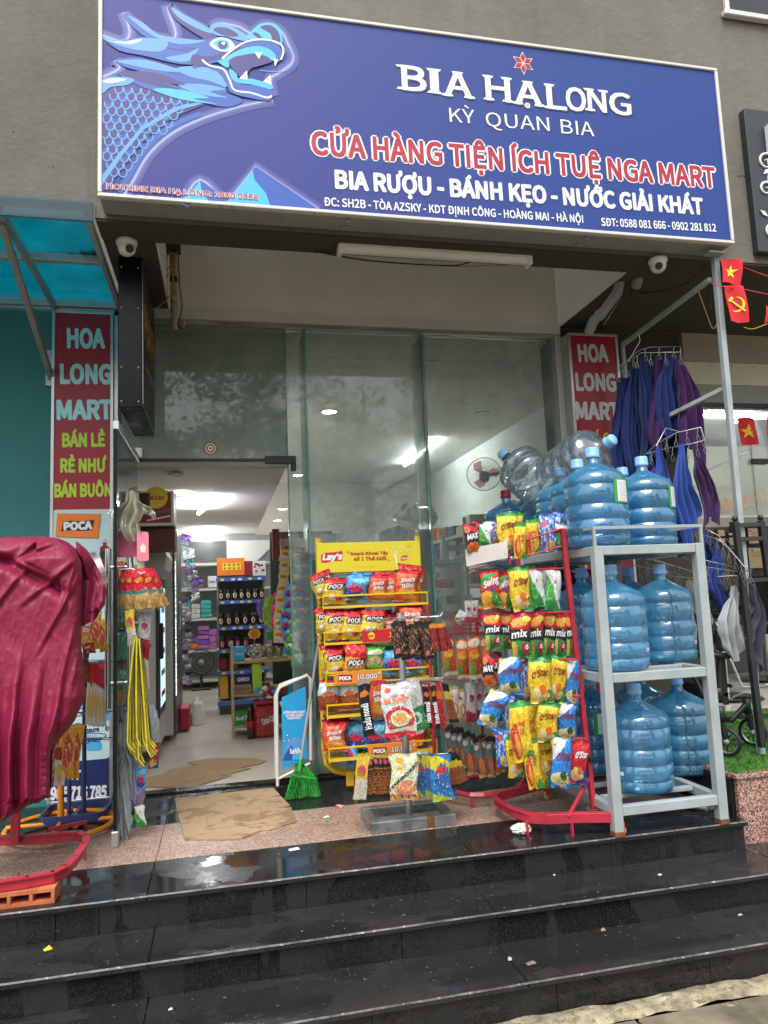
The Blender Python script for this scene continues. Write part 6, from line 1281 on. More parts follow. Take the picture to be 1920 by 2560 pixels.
# ------------------------------------------------------------ towels on clip hangers
def towelmat(name, col):
    m, nt, p, tc = newmat(name); n1 = nz(nt, tc.outputs['Object'], 4, 4)
    nt.links.new(mixc(nt, n1, c4(tuple(x*.6 for x in col)), c4(tuple(min(1, x*1.4) for x in col))), p.inputs['Base Color']); p.inputs['Roughness'].default_value = .95; p.inputs['Sheen Weight'].default_value = .15
    bump(nt, p, nz(nt, tc.outputs['Object'], 260, 2), .8, .003); return m
T_b = towelmat('blue_towelling', (.008, .028, .15)); T_p = towelmat('purple_towelling', (.045, .008, .085)); T_b2 = towelmat('bright_blue_towelling', (.02, .06, .3))
WF = 1.0
def drape(px0, py0, px1, py1, Y, w0, w1, mt, label, name='towel', cat='towel', group='towels drying on clip hangers', seed=0, dY=.0, folds=2.2, fl=.0, par=None):
    """cloth hung by a pinched corner: folds open downwards"""
    a = at(px0, py0, Y=Y); b = at(px1, py1, Y=Y+dY); s = a.y/FPX; w0 *= s; w1 *= s*WF; t = MB()
    def f(u, v):
        c = a.lerp(b, v); k = min(1, v*2.2); wd = w0+(w1-w0)*k**.7; x = (u-.5)*wd
        hem = .035*(1-abs(2*u-1))*(1 if v > .96 else 0)
        y = .028*math.sin(u*folds*2*PI+seed)*(1-.3*v)*min(1, .25+v*2)+.02*noise.noise(Vector((u*3+seed, v*3, seed)))
        x += .02*math.sin(v*5+seed)+.012*noise.noise(Vector((u*2, v*5, seed+3)))
        zz = c.z - (0 if v < .02 else .05*abs(u-.5)*(1-v)*2)
        # diagonal lower edge, one corner hangs lower
        zz -= v*.09*math.sin((u-.5)*PI+seed)*1.0
        return (c.x+x, c.y+y, zz)
    t.grid(f, 22, 30, mt)
    return tag(t.build(name, par, None if par else a), label, cat, group)
lst = [(1548, 945, 1560, 1200, 3.95, 14, 46, T_b, 'dark blue towel leftmost on the rail, hanging over the red sign'), (1573, 920, 1590, 1180, 3.9, 14, 36, T_b, 'dark blue towel second from the left, beside the red sign'), (1598, 915, 1612, 1140, 3.88, 14, 30, T_b, 'dark blue towel third from the left, in deep folds'),
       (1612, 895, 1626, 1190, 3.8, 16, 44, T_b, 'blue towel hanging from the front of the upper hanger, left end'), (1640, 890, 1647, 1135, 3.75, 14, 30, T_p, 'purple towel between two blue ones on the upper hanger'), (1664, 888, 1672, 1060, 3.72, 16, 44, T_b, 'short blue towel with a turned corner on the upper hanger'), (1680, 960, 1690, 1150, 3.85, 20, 50, T_b, 'dark blue towel behind the lower slanting arm'),
       (1702, 886, 1738, 1150, 3.65, 14, 60, T_p, 'long purple towel at the right end of the upper hanger'),
       (1640, 1120, 1690, 1350, 3.45, 16, 50, T_b2, 'bright blue towel slanting right behind the top bottles'), (1702, 1110, 1722, 1330, 3.35, 12, 44, T_b2, 'bright blue towel with a turned corner on the lower hanger'), (1746, 1110, 1775, 1335, 3.35, 12, 38, T_p, 'narrow purple towel at the right end of the lower hanger'), (1616, 1150, 1625, 1215, 3.5, 8, 30, T_p, 'small purple towel end peeping behind the right top bottle'),
       (1783, 1360, 1800, 1490, 3.5, 20, 36, T_b2, 'small blue cloth at the right of the hanger bundle'), (1762, 1325, 1772, 1440, 3.6, 30, 44, T_b, 'blue cloth hanging behind the hanger bundle')]
WF = 1.4
for i, l in enumerate(lst): drape(*l, seed=i*1.7, folds=3.2)
for i, (px, py, dy, mt, lb) in enumerate(((1560, 945, 240, T_b, 'dark blue towel tucked behind the first two on the left'), (1588, 930, 200, T_p, 'dark purple towel tucked behind the left blue ones'), (1606, 925, 230, T_b, 'dark blue towel behind the fold before the purple one'), (1630, 900, 230, T_b, 'dark blue towel behind the upper hanger front row'), (1656, 900, 200, T_p, 'dark purple towel behind the short blue towel'), (1688, 895, 210, T_b, 'dark blue towel beside the long purple towel'))): drape(px, py, px+10, py+dy, 4.05-.05*i, 16, 44, mt, lb, seed=i*2.3+1, folds=3)
WF = 1.15
drape(1828, 1465, 1838, 1610, 3.35, 18, 62, towelmat('grey_nylon', (.33, .35, .36)), 'light grey jacket hanging from the hanger bundle', 'jacket', 'jacket', None, 2.0, folds=3)
drape(1700, 1470, 1705, 1560, 3.8, 12, 40, towelmat('pink_cloth', (.6, .33, .3)), 'pale pink cloth hanging behind the middle tier bottles', 'cloth', 'cloth', None, 1)
drape(1730, 1450, 1752, 1590, 3.75, 16, 50, towelmat('cream_cloth', (.5, .48, .42)), 'cream top hanging behind the right shelf leg', 'cloth', 'cloth', None, 4)
drape(1732, 1500, 1742, 1660, 3.78, 20, 44, towelmat('black_nylon', (.03, .032, .035)), 'shiny black jacket hanging behind the right shelf leg', 'jacket', 'jacket', None, 5)
drape(1886, 1460, 1893, 1640, 3.3, 14, 36, towelmat('navy_cloth', (.035, .035, .06)), 'navy garment with white edging hanging by the black stand', 'garment', 'garment', None, 6)
def clip_hanger(pts, Y, label, n=10, hook=None, seed=0):
    P3 = [at(a, b, Y=y) for a, b, y in pts]; T = thing('clip_hanger', label, 'hanger', tuple(P3[0]), 'steel clip hangers'); r = random.Random(seed)
    t = MB(); t.tube(P3+[P3[0]], .0023, M_wire, 6); t.build('ring', T)
    if hook: H = [at(a, b, Y=Y) for a, b in hook]; t = MB(); t.tube(H, .0025, M_wire, 6); t.build('hook', T)
    L = [(P3[i], P3[(i+1) % len(P3)]) for i in range(len(P3))]; tot = sum((b-a).length for a, b in L)
    for k in range(n):
        s = tot*(k+.5)/n
        for a, b in L:
            d = (b-a).length
            if s <= d: break
            s -= d
        p = a.lerp(b, min(1, s/max(d, 1e-6))); q = r.uniform(-.5, .5)
        t = MB(); t.tube([p, p+Vector((.004, 0, -.012)), p+Vector((-.003, 0, -.024)), p+Vector((.002, .002, -.034))], .0016, M_wire, 5)
        c = p+Vector((0, 0, -.034)); t.tube([c, c+Vector((.008+q*.01, 0, -.022)), c+Vector((.012+q*.01, 0, -.045))], .0015, M_wire, 5); t.tube([c, c+Vector((-.008+q*.01, .003, -.022)), c+Vector((.0+q*.01, 0, -.045))], .0015, M_wire, 5); t.build('clip', T)
clip_hanger([(1540, 922, 3.95), (1600, 875, 3.85), (1625, 868, 3.8), (1702, 866, 3.7), (1700, 880, 3.62), (1602, 882, 3.75), (1545, 925, 3.9)], 3.8, 'steel clip hanger on the slanting arm, uppermost', 12, [(1570, 905), (1600, 853), (1598, 838), (1590, 833)], 1)
clip_hanger([(1615, 1135, 3.55), (1640, 1110, 3.5), (1690, 1082, 3.4), (1752, 1068, 3.35), (1762, 1100, 3.3), (1735, 1108, 3.3), (1680, 1118, 3.45)], 3.45, 'steel clip hanger in mid air behind the bright blue towels', 14, [(1640, 1115), (1665, 1070), (1700, 1080)], 2)
clip_hanger([(1700, 1320, 3.5), (1738, 1310, 3.4), (1795, 1338, 3.35), (1862, 1418, 3.25), (1880, 1425, 3.2), (1850, 1430, 3.3), (1750, 1415, 3.4), (1755, 1380, 3.45)], 3.4, 'bundled steel clip hanger leaning right of the shelf', 22, [(1815, 1345), (1840, 1380), (1862, 1418)], 3)
clip_hanger([(1735, 1330, 3.55), (1800, 1350, 3.4), (1868, 1425, 3.35), (1760, 1400, 3.5)], 3.4, 'second steel clip hanger tangled in the bundle right of the shelf', 18, None, 4)
clip_hanger([(1600, 1400, 3.7), (1640, 1400, 3.65), (1740, 1432, 3.6), (1855, 1438, 3.4), (1720, 1445, 3.6), (1680, 1440, 3.65)], 3.6, 'long steel clip hanger across the gap above the middle tier', 18, [(1610, 1400), (1700, 1388), (1760, 1420)], 5)
clip_hanger([(1545, 1405, 3.8), (1600, 1390, 3.8), (1680, 1415, 3.7), (1700, 1435, 3.7), (1620, 1420, 3.8)], 3.7, 'steel clip hanger behind the top tier, over the bottle caps', 14, [(1590, 1400), (1640, 1385), (1690, 1392)], 6)

# ------------------------------------------------------------ black ladder stand, stroller
ld = thing('garment_stand', 'black steel ladder-like stand with ball finials at the right edge', 'stand', (2.75, 3.3, NZ))
P0, P1 = at(1838, 1305, Y=3.3), at(1905, 1868, Y=3.3); P2, P3_ = at(1902, 1302, Y=3.4), at(1975, 1860, Y=3.4)
for a, b in ((P0, P1), (P2, P3_)):
    t = MB(); t.bar(b, a, .03, .03, M_blk, (0, 1, 0), .002); t.build('upright', ld); t = MB(); t.lathe([(0, .034), (.012, .03), (.017, .017), (.012, .004), (0, 0)], a, M_blk, 14); t.build('finial', ld)
for py0, py1 in ((1313, 1311), (1348, 1346), (1452, 1448), (1790, 1786)):
    a = at(1845+(py0-1313)*.118, py0, Y=3.3); b = at(1905+(py0-1313)*.13, py1, Y=3.4); t = MB(); t.bar(a, b, .014, .022, M_blk, bev=.002); t.build('rung', ld)
t = MB(); t.bar(at(1845, 1340, Y=3.32), at(1700, 1350, Y=4.1), .012, .012, M_blk); t.bar(at(1850, 1365, Y=3.32), at(1700, 1372, Y=4.1), .01, .01, M_blu); t.build('back_rail', ld)
st_r = thing('stroller', 'black folding stroller with spoked wheels parked on the artificial grass', 'stroller', (2.6, 3.7, NZ))
def wheel(px, py, Y, r, lb=None):
    c = at(px, py, Y=Y); c.z = NZ+r+.003; ax = Matrix.Rotation(.5, 3, 'Z') @ Matrix.Rotation(R_(90), 3, 'Y')
    t = MB(); t.lathe([(r*.8, -.012), (r*.95, -.014), (r, -.006), (r, .006), (r*.95, .014), (r*.8, .012), (r*.8, -.012)], c, M_bplas, 28, ax); o = t.build('wheel', st_r)
    t = MB(); t.lathe([(r*.8, -.006), (r*.73, -.008), (r*.73, .008), (r*.8, .006)], c, M_alu, 28, ax)
    for k in range(10):
        a = k*PI/5; d = ax @ Vector((math.cos(a), math.sin(a), 0)); t.tube([c+d*r*.15, c+d*r*.75], .0035, M_bplas, 5)
    t.lathe([(0, -.016), (r*.2, -.014), (r*.2, .014), (0, .016)], c, M_gplas, 14, ax); t.build('rim', st_r); return c
w1 = wheel(1815, 1835, 3.35, .075); w2 = wheel(1880, 1810, 3.5, .075); w3 = wheel(1765, 1810, 3.75, .09); w4 = wheel(1700, 1820, 3.9, .09)
def sbar(pts, r=.012, mt=M_bplas, nm_='frame_tube'): t = MB(); t.tube(pts, r, mt, 10); t.build(nm_, st_r)
for w_ in (w1, w2): sbar([w_, w_+Vector((-.02, .0, .1)), w_+Vector((-.02, 0, .15))], .014, M_bplas, 'fork'); t = MB(); t.lathe([(0, .2), (.022, .195), (.022, .12), (0, .12)], (w_.x-.02, w_.y, w_.z-.02), M_bplas, 14); t.build('swivel', st_r)
sbar([w2+Vector((-.02, 0, .15)), at(1830, 1800, Y=3.5), at(1760, 1795, Y=3.6), w3+Vector((0, 0, .08))], .016); sbar([w1+Vector((-.02, 0, .15)), at(1790, 1800, Y=3.4), w4+Vector((0, 0, .1))], .016); sbar([at(1790, 1795, Y=3.5), at(1880, 1790, Y=3.5)], .01)
sbar([at(1790, 1795, Y=3.45), at(1740, 1700, Y=3.6), at(1690, 1640, Y=3.75)], .013); sbar([at(1800, 1720, Y=3.45), at(1800, 1640, Y=3.45)], .018)
sbar([at(1690, 1640, Y=3.6), at(1740, 1632, Y=3.5), at(1815, 1640, Y=3.4), at(1828, 1638, Y=3.4)], .016, M_bplas, 'bumper_bar'); sbar([at(1740, 1700, Y=3.6), at(1830, 1715, Y=3.45)], .01)
q = at(1805, 1680, Y=3.45); t = MB(); t.box((q.x-.02, q.y-.015, q.z-.08), (q.x+.02, q.y+.015, q.z+.09), M_bplas, .006); t.build('buckle_arm', st_r)
for y0_, x_ in ((1725, 1811), (1745, 1814)): q = at(x_, y0_, Y=3.44); t = MB(); t.box((q.x-.018, q.y-.006, q.z-.035), (q.x+.018, q.y+.006, q.z+.03), M_bplas, .004); t.build('strap_buckle', st_r)
t = MB(); a = at(1700, 1690, Y=3.8); b = at(1790, 1760, Y=3.6); t.box((a.x, 3.62, b.z), (b.x, 3.85, a.z), mat('black_fabric', (.012, .012, .014), .95, 0, bd=.001), .03); t.build('seat_fabric', st_r)
t = MB(); a = at(1840, 1590, Y=4.2); t.box((a.x-.17, 4.15, a.z-.09), (a.x+.14, 4.2, a.z+.07), M_bplas, .02); tag(t.build('salon_chair', None, a), 'black chair back seen behind the grey jacket', 'chair')
t = MB(); q = at(1700, 1750, Y=4.1); q.z = NZ+.02; crumple('toy_pile', tuple(q), .22, .12, .09, P_yel, 'yellow plastic tub on the grass behind the bottom tier bottles', 'tub', 4, 20, .12)
crumple('orange_toy', tuple(at(1775, 1825, Z=NZ)), .06, .1, .03, P_org, 'orange roll lying on the grass behind the shelf leg', 'toy', 6, 16, .1)

# ------------------------------------------------------------ flags on a string
def flag(c, w_, h_, lean, sym, label, fr=0):
    T = thing('flag', label, 'flag', tuple(c), 'small red flags strung outside'); t = MB()
    f = lambda a, b: Vector((c[0]+a+lean*b, c[1]-.012*math.sin((a/w_+b/h_*.6)*5+fr)-.003, c[2]+b))
    t.grid(lambda u, v: f((u-.5)*w_, -h_+v*h_), 12, 12, mflat('flag_red', (.62, .02, .03), .8)); t.build('cloth', T)
    t = MB(); f2 = lambda a, b: f(a, b)+Vector((0, -.0025, 0)); cy = -h_*.52
    if sym == 's':
        pts = [((.27 if k % 2 else .68)*h_*.42*math.sin(k*PI/5), cy+(.27 if k % 2 else .68)*h_*.42*math.cos(k*PI/5)) for k in range(10)]
        for k in range(10): t.add([f2(*pts[k]), f2(*pts[(k+1) % 10]), f2(0, cy)], [(0, 2, 1)], P_yel)
    else:
        R = h_*.2
        for k in range(14):
            a0, a1 = -2.2+k*.27, -2.2+(k+1)*.27; wd = lambda q: R*.32*math.sin(PI*min(1, max(0, (q+2.3)/4.0)))+.002
            t.add([f2(R*math.cos(a0), cy+R*math.sin(a0)), f2(R*math.cos(a1), cy+R*math.sin(a1)), f2((R-wd(a1))*math.cos(a1), cy+(R-wd(a1))*math.sin(a1)), f2((R-wd(a0))*math.cos(a0), cy+(R-wd(a0))*math.sin(a0))], [(0, 1, 2, 3)], P_yel)
        for p_, q_, ww in (((-.9, .75), (1.0, -.95), .11), ((-1.0, .45), (-.45, .98), .2)):
            p_, q_ = Vector(p_)*R, Vector(q_)*R; n_ = Vector((-(q_-p_).y, (q_-p_).x)).normalized()*R*ww; t.add([f2((p_+n_).x, cy+(p_+n_).y)+Vector((0, -.001, 0)), f2((q_+n_).x, cy+(q_+n_).y)+Vector((0, -.001, 0)), f2((q_-n_).x, cy+(q_-n_).y)+Vector((0, -.001, 0)), f2((p_-n_).x, cy+(p_-n_).y)+Vector((0, -.001, 0))], [(0, 1, 2, 3)], P_yel)
    t.build('emblem', T)
def fl_at(px, py, Y, wp, hp_, *a): q = at(px, py, Y=Y); flag(tuple(q), wp/FPX*q.y*1.08, hp_/FPX*q.y*1.08, *a)
fl_at(1828, 648, 3.3, 64, 72, .12, 's', 'small red flag with a yellow star, upper one beside the post')
fl_at(1836, 714, 3.28, 60, 106, -.02, 'h', 'small red flag with a yellow hammer and sickle, lower one beside the post', 1)
fl_at(1866, 1044, 4.2, 52, 76, 0, 's', 'small red flag with a yellow star hung in front of the salon glass', 2)
fl_at(1935, 1040, 4.0, 52, 76, 0, 's', 'small red flag cut off by the right edge of the view', 3); fl_at(1690, 1005, 4.3, 36, 46, .3, 's', 'small red flag end behind the purple towel', 4); fl_at(1926, 765, 3.4, 40, 50, .1, 's', 'red flag end at the right edge above the fascia', 5)
wire('flag_string', [at(1860, 668, Y=3.3), at(1890, 680, Y=3.28), at(1960, 705, Y=3.2)], .002, P_red, 'red string leading right from the upper starred flag', 'string')
wire('flag_string', [at(1770, 705, Y=3.35), at(1815, 718, Y=3.28), at(1866, 725, Y=3.27), at(1960, 745, Y=3.2)], .0025, P_red, 'red string carrying the hammer and sickle flag', 'string')
wire('flag_string', [at(1690, 1008, Y=4.3), at(1780, 1028, Y=4.25), at(1850, 1040, Y=4.2), at(1960, 1060, Y=4.1)], .002, P_black, 'thin string in front of the salon glass', 'string')
wire('loose_cable', [at(1745, 725, Y=3.5), at(1765, 780, Y=3.5), at(1783, 822, Y=3.5), at(1800, 790, Y=3.5)], .003, M_ywire, 'ochre cable loop hanging by the post')
wire('loose_cable', [at(1860, 818, Y=3.4), at(1885, 822, Y=3.4), at(1940, 800, Y=3.4)], .003, M_ywire, 'ochre cable sagging at the right edge under the flags')
wire('hanger_rod', [at(1775, 708, Y=3.6), at(1777, 773, Y=3.6)], .004, M_bwire, 'thin black rod hanging just left of the post', 'rod')
# ------------------------------------------------------------ left: covered rack, brick, coloured rings
cr = thing('covered_rack', 'maroon raincoat draped over a snack rack on a red curved base', 'display rack', (-.85, 3.3, 0))
m, nt, p, tc = newmat('maroon_raincoat'); co = tc.outputs['Object']
n1 = nz(nt, co, 5, 6, .65)
nt.links.new(mixc(nt, n1, c4((.17, .006, .03)), c4((.27, .017, .06))), p.inputs['Base Color']); p.inputs['Roughness'].default_value = .5; p.inputs['Specular IOR Level'].default_value = .35
rg = _n(nt, 'ShaderNodeMath'); rg.operation = 'ABSOLUTE'; nt.links.new(mth(nt, 'SUBTRACT', nz(nt, stretch(nt, co, (17, 17, 13)), 1, 3, .55), .5), rg.inputs[0])
bump(nt, p, rg.outputs[0], .7, .008); M_coat = m
sil = [(1342, 20, 118), (1346, -30, 150), (1356, -70, 172), (1375, -95, 192), (1400, -105, 203), (1450, -108, 207), (1520, -110, 205), (1600, -110, 203), (1680, -110, 210), (1740, -110, 215), (1800, -110, 188), (1850, -110, 148), (1880, -110, 130), (1940, -110, 128), (1995, -108, 126), (2010, -105, 78), (2030, -105, 44), (2052, -105, 5)]
t = MB()
def silx(py):
    py = max(1342, py)
    for a, b in zip(sil, sil[1:]):
        if a[0] <= py <= b[0]: k = (py-a[0])/(b[0]-a[0]); k = k*k*(3-2*k) if False else k; return a[1]+(b[1]-a[1])*k, a[2]+(b[2]-a[2])*k
    return sil[-1][1:]
def coat(u, v):
    py = 1342+710*v; l, r = silx(py); px = l+(r-l)*u+(2.5*noise.noise(Vector((py*.03, 1, 4)))+1.5*noise.noise(Vector((py*.11, 2, 4))))*u; py += (7*noise.noise(Vector((px*.06, 3, 1)))+4*math.sin(px*.15))*max(0, v-.8)*5; q = at(px, py, Y=3.25)
    e = max(0, 1-abs(2*u-1)**9)**.6; low = max(0, min(1, (py-1575)/330)); low = low*low*(3-2*low)
    top = min(1, (py-1335)/60)**.5
    y = 3.40-.15*e*top-.05*low*e
    for c0, c1, wd, am in ((-60, -70, 11, .05), (-20, -28, 14, .06), (50, 22, 11, .075), (104, 66, 15, .06), (176, 118, 9, .05)):
        d = px-(c0+(c1-c0)*low+4*noise.noise(Vector((py*.012, c0, 0)))); y -= am*low*math.exp(-(d/wd)**2)*e-.02*low*math.exp(-((d-wd*1.5)/(wd*.6))**2)*e
    for ax, ay, bx, by, wd, am in ((192, 1395, 10, 1545, 7, .016), (196, 1440, 60, 1690, 6, .015), (200, 1520, 120, 1800, 6, .014), (150, 1350, -60, 1420, 8, .02), (100, 1345, 20, 1400, 5, .018), (190, 1400, 130, 1610, 5, .012), (60, 1420, -80, 1600, 7, .014), (204, 1600, 170, 1760, 5, .012), (30, 1400, 150, 1460, 5, .01)):
        L = math.hypot(bx-ax, by-ay); tt = max(0, min(1, ((px-ax)*(bx-ax)+(py-ay)*(by-ay))/L/L)); sd = ((px-ax)*(by-ay)-(py-ay)*(bx-ax))/L; gp = math.hypot(px-ax-tt*(bx-ax), py-ay-tt*(by-ay))
        y -= am*e*math.sin(PI*min(1, tt+.15))*(math.exp(-(gp/wd)**2)-.6*math.exp(-((gp-wd*1.6)/wd)**2)*(1 if sd > 0 else 0))
    rd = lambda a, b, c_: 1-2*abs(noise.noise(Vector((a, b, c_))))
    y -= .006*noise.noise(Vector((u*6, v*8, 2)))+.0035*rd(u*9+v*6, v*9-u*4, 5)+.0018*rd(u*24+v*16, v*26-u*9, 3)
    cre = math.exp(-((py-1420-(px-40)*.5)/16)**2)*.05*(1 if px < 150 else .3)+math.exp(-((py-1390+(px-30)*.35)/12)**2)*.045*(1 if px < 90 else 0)
    return (q.x*y/3.25, y+cre, CAMZ+(q.z-CAMZ)*y/3.25)
t.grid(coat, 130, 190, M_coat); t.grid(lambda u, v: Vector(coat(u, v))*1.0+Vector((0, .25*math.sin(PI*u)**.5 if 0 < u < 1 else 0, 0)), 20, 40, M_coat); t.build('raincoat', cr)
t = MB()
def slv(u, v):
    a = (u-.5)*PI; k = v
    px = 188+(262-188)*k**.8*1.0; R = 12+30*math.sin(min(1, k*1.3)*PI/2)
    L = [(190, 1352), (215, 1372), (240, 1400), (262, 1440), (266, 1480), (262, 1512)]; s = u*5; i = min(4, int(s)); f = s-i
    ox, oy = L[i][0]+(L[i+1][0]-L[i][0])*f, L[i][1]+(L[i+1][1]-L[i][1])*f
    L2 = [(190, 1380), (196, 1420), (200, 1470), (202, 1520), (205, 1550), (236, 1552)]; ix, iy = L2[i][0]+(L2[i+1][0]-L2[i][0])*f, L2[i][1]+(L2[i+1][1]-L2[i][1])*f
    px, py = ox+(ix-ox)*k, oy+(iy-oy)*k
    Y = 3.5-.12*math.sin(PI*k)**.7*(.6+.4*math.sin(u*9))+.03*noise.noise(Vector((u*6, k*5, 8))); return at(px, py, Y=Y)
t.grid(slv, 30, 20, M_coat); L = [(205, 1550), (232, 1552), (236, 1530)]
t.grid(lambda u, v: at(202+(240-202)*u, 1450+118*v-20*u*v, Y=3.44-.06*math.sin(PI*u)+.02*math.sin(u*9+v*4)), 14, 16, M_coat); t.build('raincoat_sleeve', cr)
drape(230, 1385, 258, 1450, 3.38, 12, 12, M_film, 'strip of clear film on the sleeve', 'clear_film', 'film', None, 2) if False else None
t = MB(); L = [(236, 1378), (252, 1400), (266, 1430), (272, 1456)]
t.grid(lambda u, v: at(L[min(2, int(u*3))][0]+(L[min(2, int(u*3))+1][0]-L[min(2, int(u*3))][0])*(u*3-min(2, int(u*3)))-v*14, L[min(2, int(u*3))][1]+(L[min(2, int(u*3))+1][1]-L[min(2, int(u*3))][1])*(u*3-min(2, int(u*3)))+v*6, Y=3.36+.01*math.sin(u*8)), 9, 3, mat('silver_lining', (.45, .4, .42), .3, .6, bd=.001)); t.build('lining', cr)
pts = [(-60, 2105), (60, 2100), (150, 2093), (195, 2090), (216, 2098), (214, 2118), (190, 2152), (168, 2176), (135, 2193), (70, 2205), (-60, 2225)]
P3 = [at(a, b, Z=.075) for a, b in pts]; t = MB()
for a, b in zip(P3, P3[1:]): t.bar(a, b+(b-a).normalized()*.004, .007, .04, M_red, bev=.001); t.bar(a+Vector((0, 0, .0185)), b+(b-a).normalized()*.006+Vector((0, 0, .0185)), .03, .005, M_red)
t.build('base_frame', cr)
a = at(38, 2108, Z=.07); t = MB(); t.bar(a, (a.x, a.y, .55), .034, .034, M_red, (0, 1, 0), .002); t.build('post', cr)
a = at(210, 2118, Z=.05); part(cr, 'foot', M_red, (a.x-.006, a.y-.004, 0), (a.x+.006, a.y+.008, .06))
br = thing('hollow_brick', 'orange hollow brick under the red base at the left edge of the step', 'brick', (-.8, 3.03, 0))
M_brk = mat('terracotta', (.48, .13, .05), .8, var=.25, vs=14, bs=60, bd=.0015, col2=(.3, .1, .05), thr=.6)
bx1 = at(133, 2262, Z=0).x; t = MB(); y0, y1, z1 = 3.035, 3.13, .052
xs_ = [bx1-.30+i*.1 for i in range(4)]
t.box((bx1-.34, y0, 0), (bx1, y1, .012), M_brk); t.box((bx1-.34, y0, z1-.012), (bx1, y1, z1), M_brk)
for k in range(5): x = bx1-.012-k*.075; t.box((x, y0, .0125), (x+.012 if k else bx1, y1, z1-.0125), M_brk)
t.box((bx1-.33, y1-.03, .0125), (bx1-.013, y1-.029, z1-.0125), mat('brick_dark', (.03, .02, .015), .9, bd=0)); t.build('brick_body', br)
# orange turning stand
og = thing('turning_stand', 'orange ring-footed turning stand behind the red base', 'display stand', (-.795, 3.93, 0)); c = Vector((-.79, 3.93, .035)); R = .245
t = MB(); t.tube([c+Vector((R*math.cos(k*PI/20), R*math.sin(k*PI/20), 0)) for k in range(41)], .013, M_org, 8); t.build('ring', og)
t = MB(); t.tube([c-Vector((R, 0, -.012)), c+Vector((R, 0, .012))], .011, M_org, 8); t.tube([c-Vector((0, R, -.012)), c+Vector((0, R, .012))], .011, M_org, 8); t.build('spoke', og)
t = MB(); t.tube([c, c+Vector((0, 0, .9))], .016, M_org, 12); t.build('post', og); t = MB(); t.tube([c+Vector((.016, -.01, .14)), c+Vector((.03, -.02, .14))], .008, M_bplas, 8); t.build('knob', og)
t = MB(); t.bar(c+Vector((-.02, -.16, .03)), c+Vector((.14, -.12, .035)), .012, .016, M_red); t.build('red_lug', og)
bl = thing('wire_stand', 'navy wire-tiered stand on a rounded loop foot behind the orange ring', 'display stand', (-.74, 4.05, 0)); t = MB()
L = []
for cx, cy, a0 in ((-.64, 4.13, 0), (-.84, 4.13, 90), (-.84, 3.97, 180), (-.64, 3.97, 270)): L += [Vector((cx+.05*math.cos(R_(a0+k*22.5)), cy+.05*math.sin(R_(a0+k*22.5)), .06)) for k in range(5)]
L.append(L[0])
for a, b in zip(L, L[1:]): t.bar(a, b, .012, .04, M_blu)
t.bar((-.74, 3.92, .05), (-.74, 4.18, .05), .02, .02, M_blu); t.build('foot_loop', bl)
for x in (-.775, -.705): t = MB(); t.tube([(x, 4.05, .05), (x, 4.05, 1.15)], .011, M_blu, 8); t.build('post', bl)
for z in (.42, .55, .68, .8):
    t = MB()
    for k in range(9): a = -.3-k*.28; t.tube([(-.74, 4.05, z), (-.74+.2*math.cos(a), 4.05+.2*math.sin(a), z), (-.74+.21*math.cos(a), 4.05+.21*math.sin(a), z+.015)], .0025, M_blu, 5)
    t.tube([(-.74+.14*math.cos(k*.4), 4.05+.14*math.sin(k*.4), z) for k in range(17)], .0025, M_blu, 5); t.build('hook_tier', bl)
g = 'packets hanging beside the maroon raincoat'; nm = dict(name='snack_packet', cat='snack packet', dep=.18)
brow(0, [('snack', 214, 1572, 30, 90, .1), ('chick', 238, 1575, 30, 96, -.05), ('redst', 222, 1618, 30, 30, 0), ('chick', 256, 1590, 22, 80, -.15)], g, 3.72, 30, 90, 'between raincoat and sign, upper cluster', **nm)
brow(1, [('choc', 214, 1668, 14, 100, .05), ('cash', 224, 1735, 15, 150, .05), ('cash', 232, 1737, 14, 152, .02), ('cash', 240, 1740, 14, 150, 0), ('cash', 248, 1742, 14, 146, -.03), ('cash', 256, 1744, 14, 140, -.06)], g, 3.7, 14, 150, 'between raincoat and sign, tall cluster', **nm)
brow(2, [('sauce', 134, 1900, 24, 100, .05), ('cash', 149, 1915, 28, 96, 0, -.02), ('chick', 170, 1880, 34, 130, .08, -.02), ('chick', 190, 1878, 26, 130, .15)], g, 3.62, 24, 100, 'under the raincoat hem', **nm)

# ------------------------------------------------------------ open glass door with handles, goods hung on it
DX = -.497
dr = thing('glass_door', 'clear glass door swung open at right angles to the shop front', 'door', (DX, 4.1, .03))
t = MB(); t.box((DX-.005, 3.625, .06), (DX+.005, 4.5, 1.93), M_door); t.build('door_leaf', dr); t = MB(); t.box((DX-.0075, 3.612, .06), (DX+.0075, 3.6245, 1.93), mat('dark_green_edge', (.004, .009, .008), .25, 0, bd=0, spec=.3)); t.build('glass_edge', dr)
for z in (.02, 1.93): part(dr, 'patch_rail', M_alu, (DX-.014, 3.63, z), (DX+.014, 4.5, z+.045), .003)
part(dr, 'floor_lock', M_alu, (DX-.016, 3.6, .0), (DX+.016, 3.66, .07), .004)
z1_, z0_ = at(268, 1380, X=DX-.055).z, at(265, 1770, X=DX-.055).z; yh = 3.74
for s in (-1, 1): t = MB(); t.tube([(DX+s*.05, yh, at(268, 1372, Y=yh).z), (DX+s*.05, yh, at(262, 1772, Y=yh).z)], .0155, M_chrome, 16); t.build('handle', dr)
for py in (1418, 1707): zz = at(290, py, Y=yh).z; t = MB(); t.tube([(DX-.05, yh, zz), (DX+.05, yh, zz)], .008, M_chrome, 12); t.build('handle_stub', dr)
t = MB(); zz = at(300, 1424, Y=3.72).z; t.tube([(DX+.0, 3.72, zz), (DX+.07, 3.68, zz), (DX+.12, 3.63, zz-.03), (DX+.13, 3.62, zz-.02)], .004, M_wplas, 8); t.build('white_hook', dr)
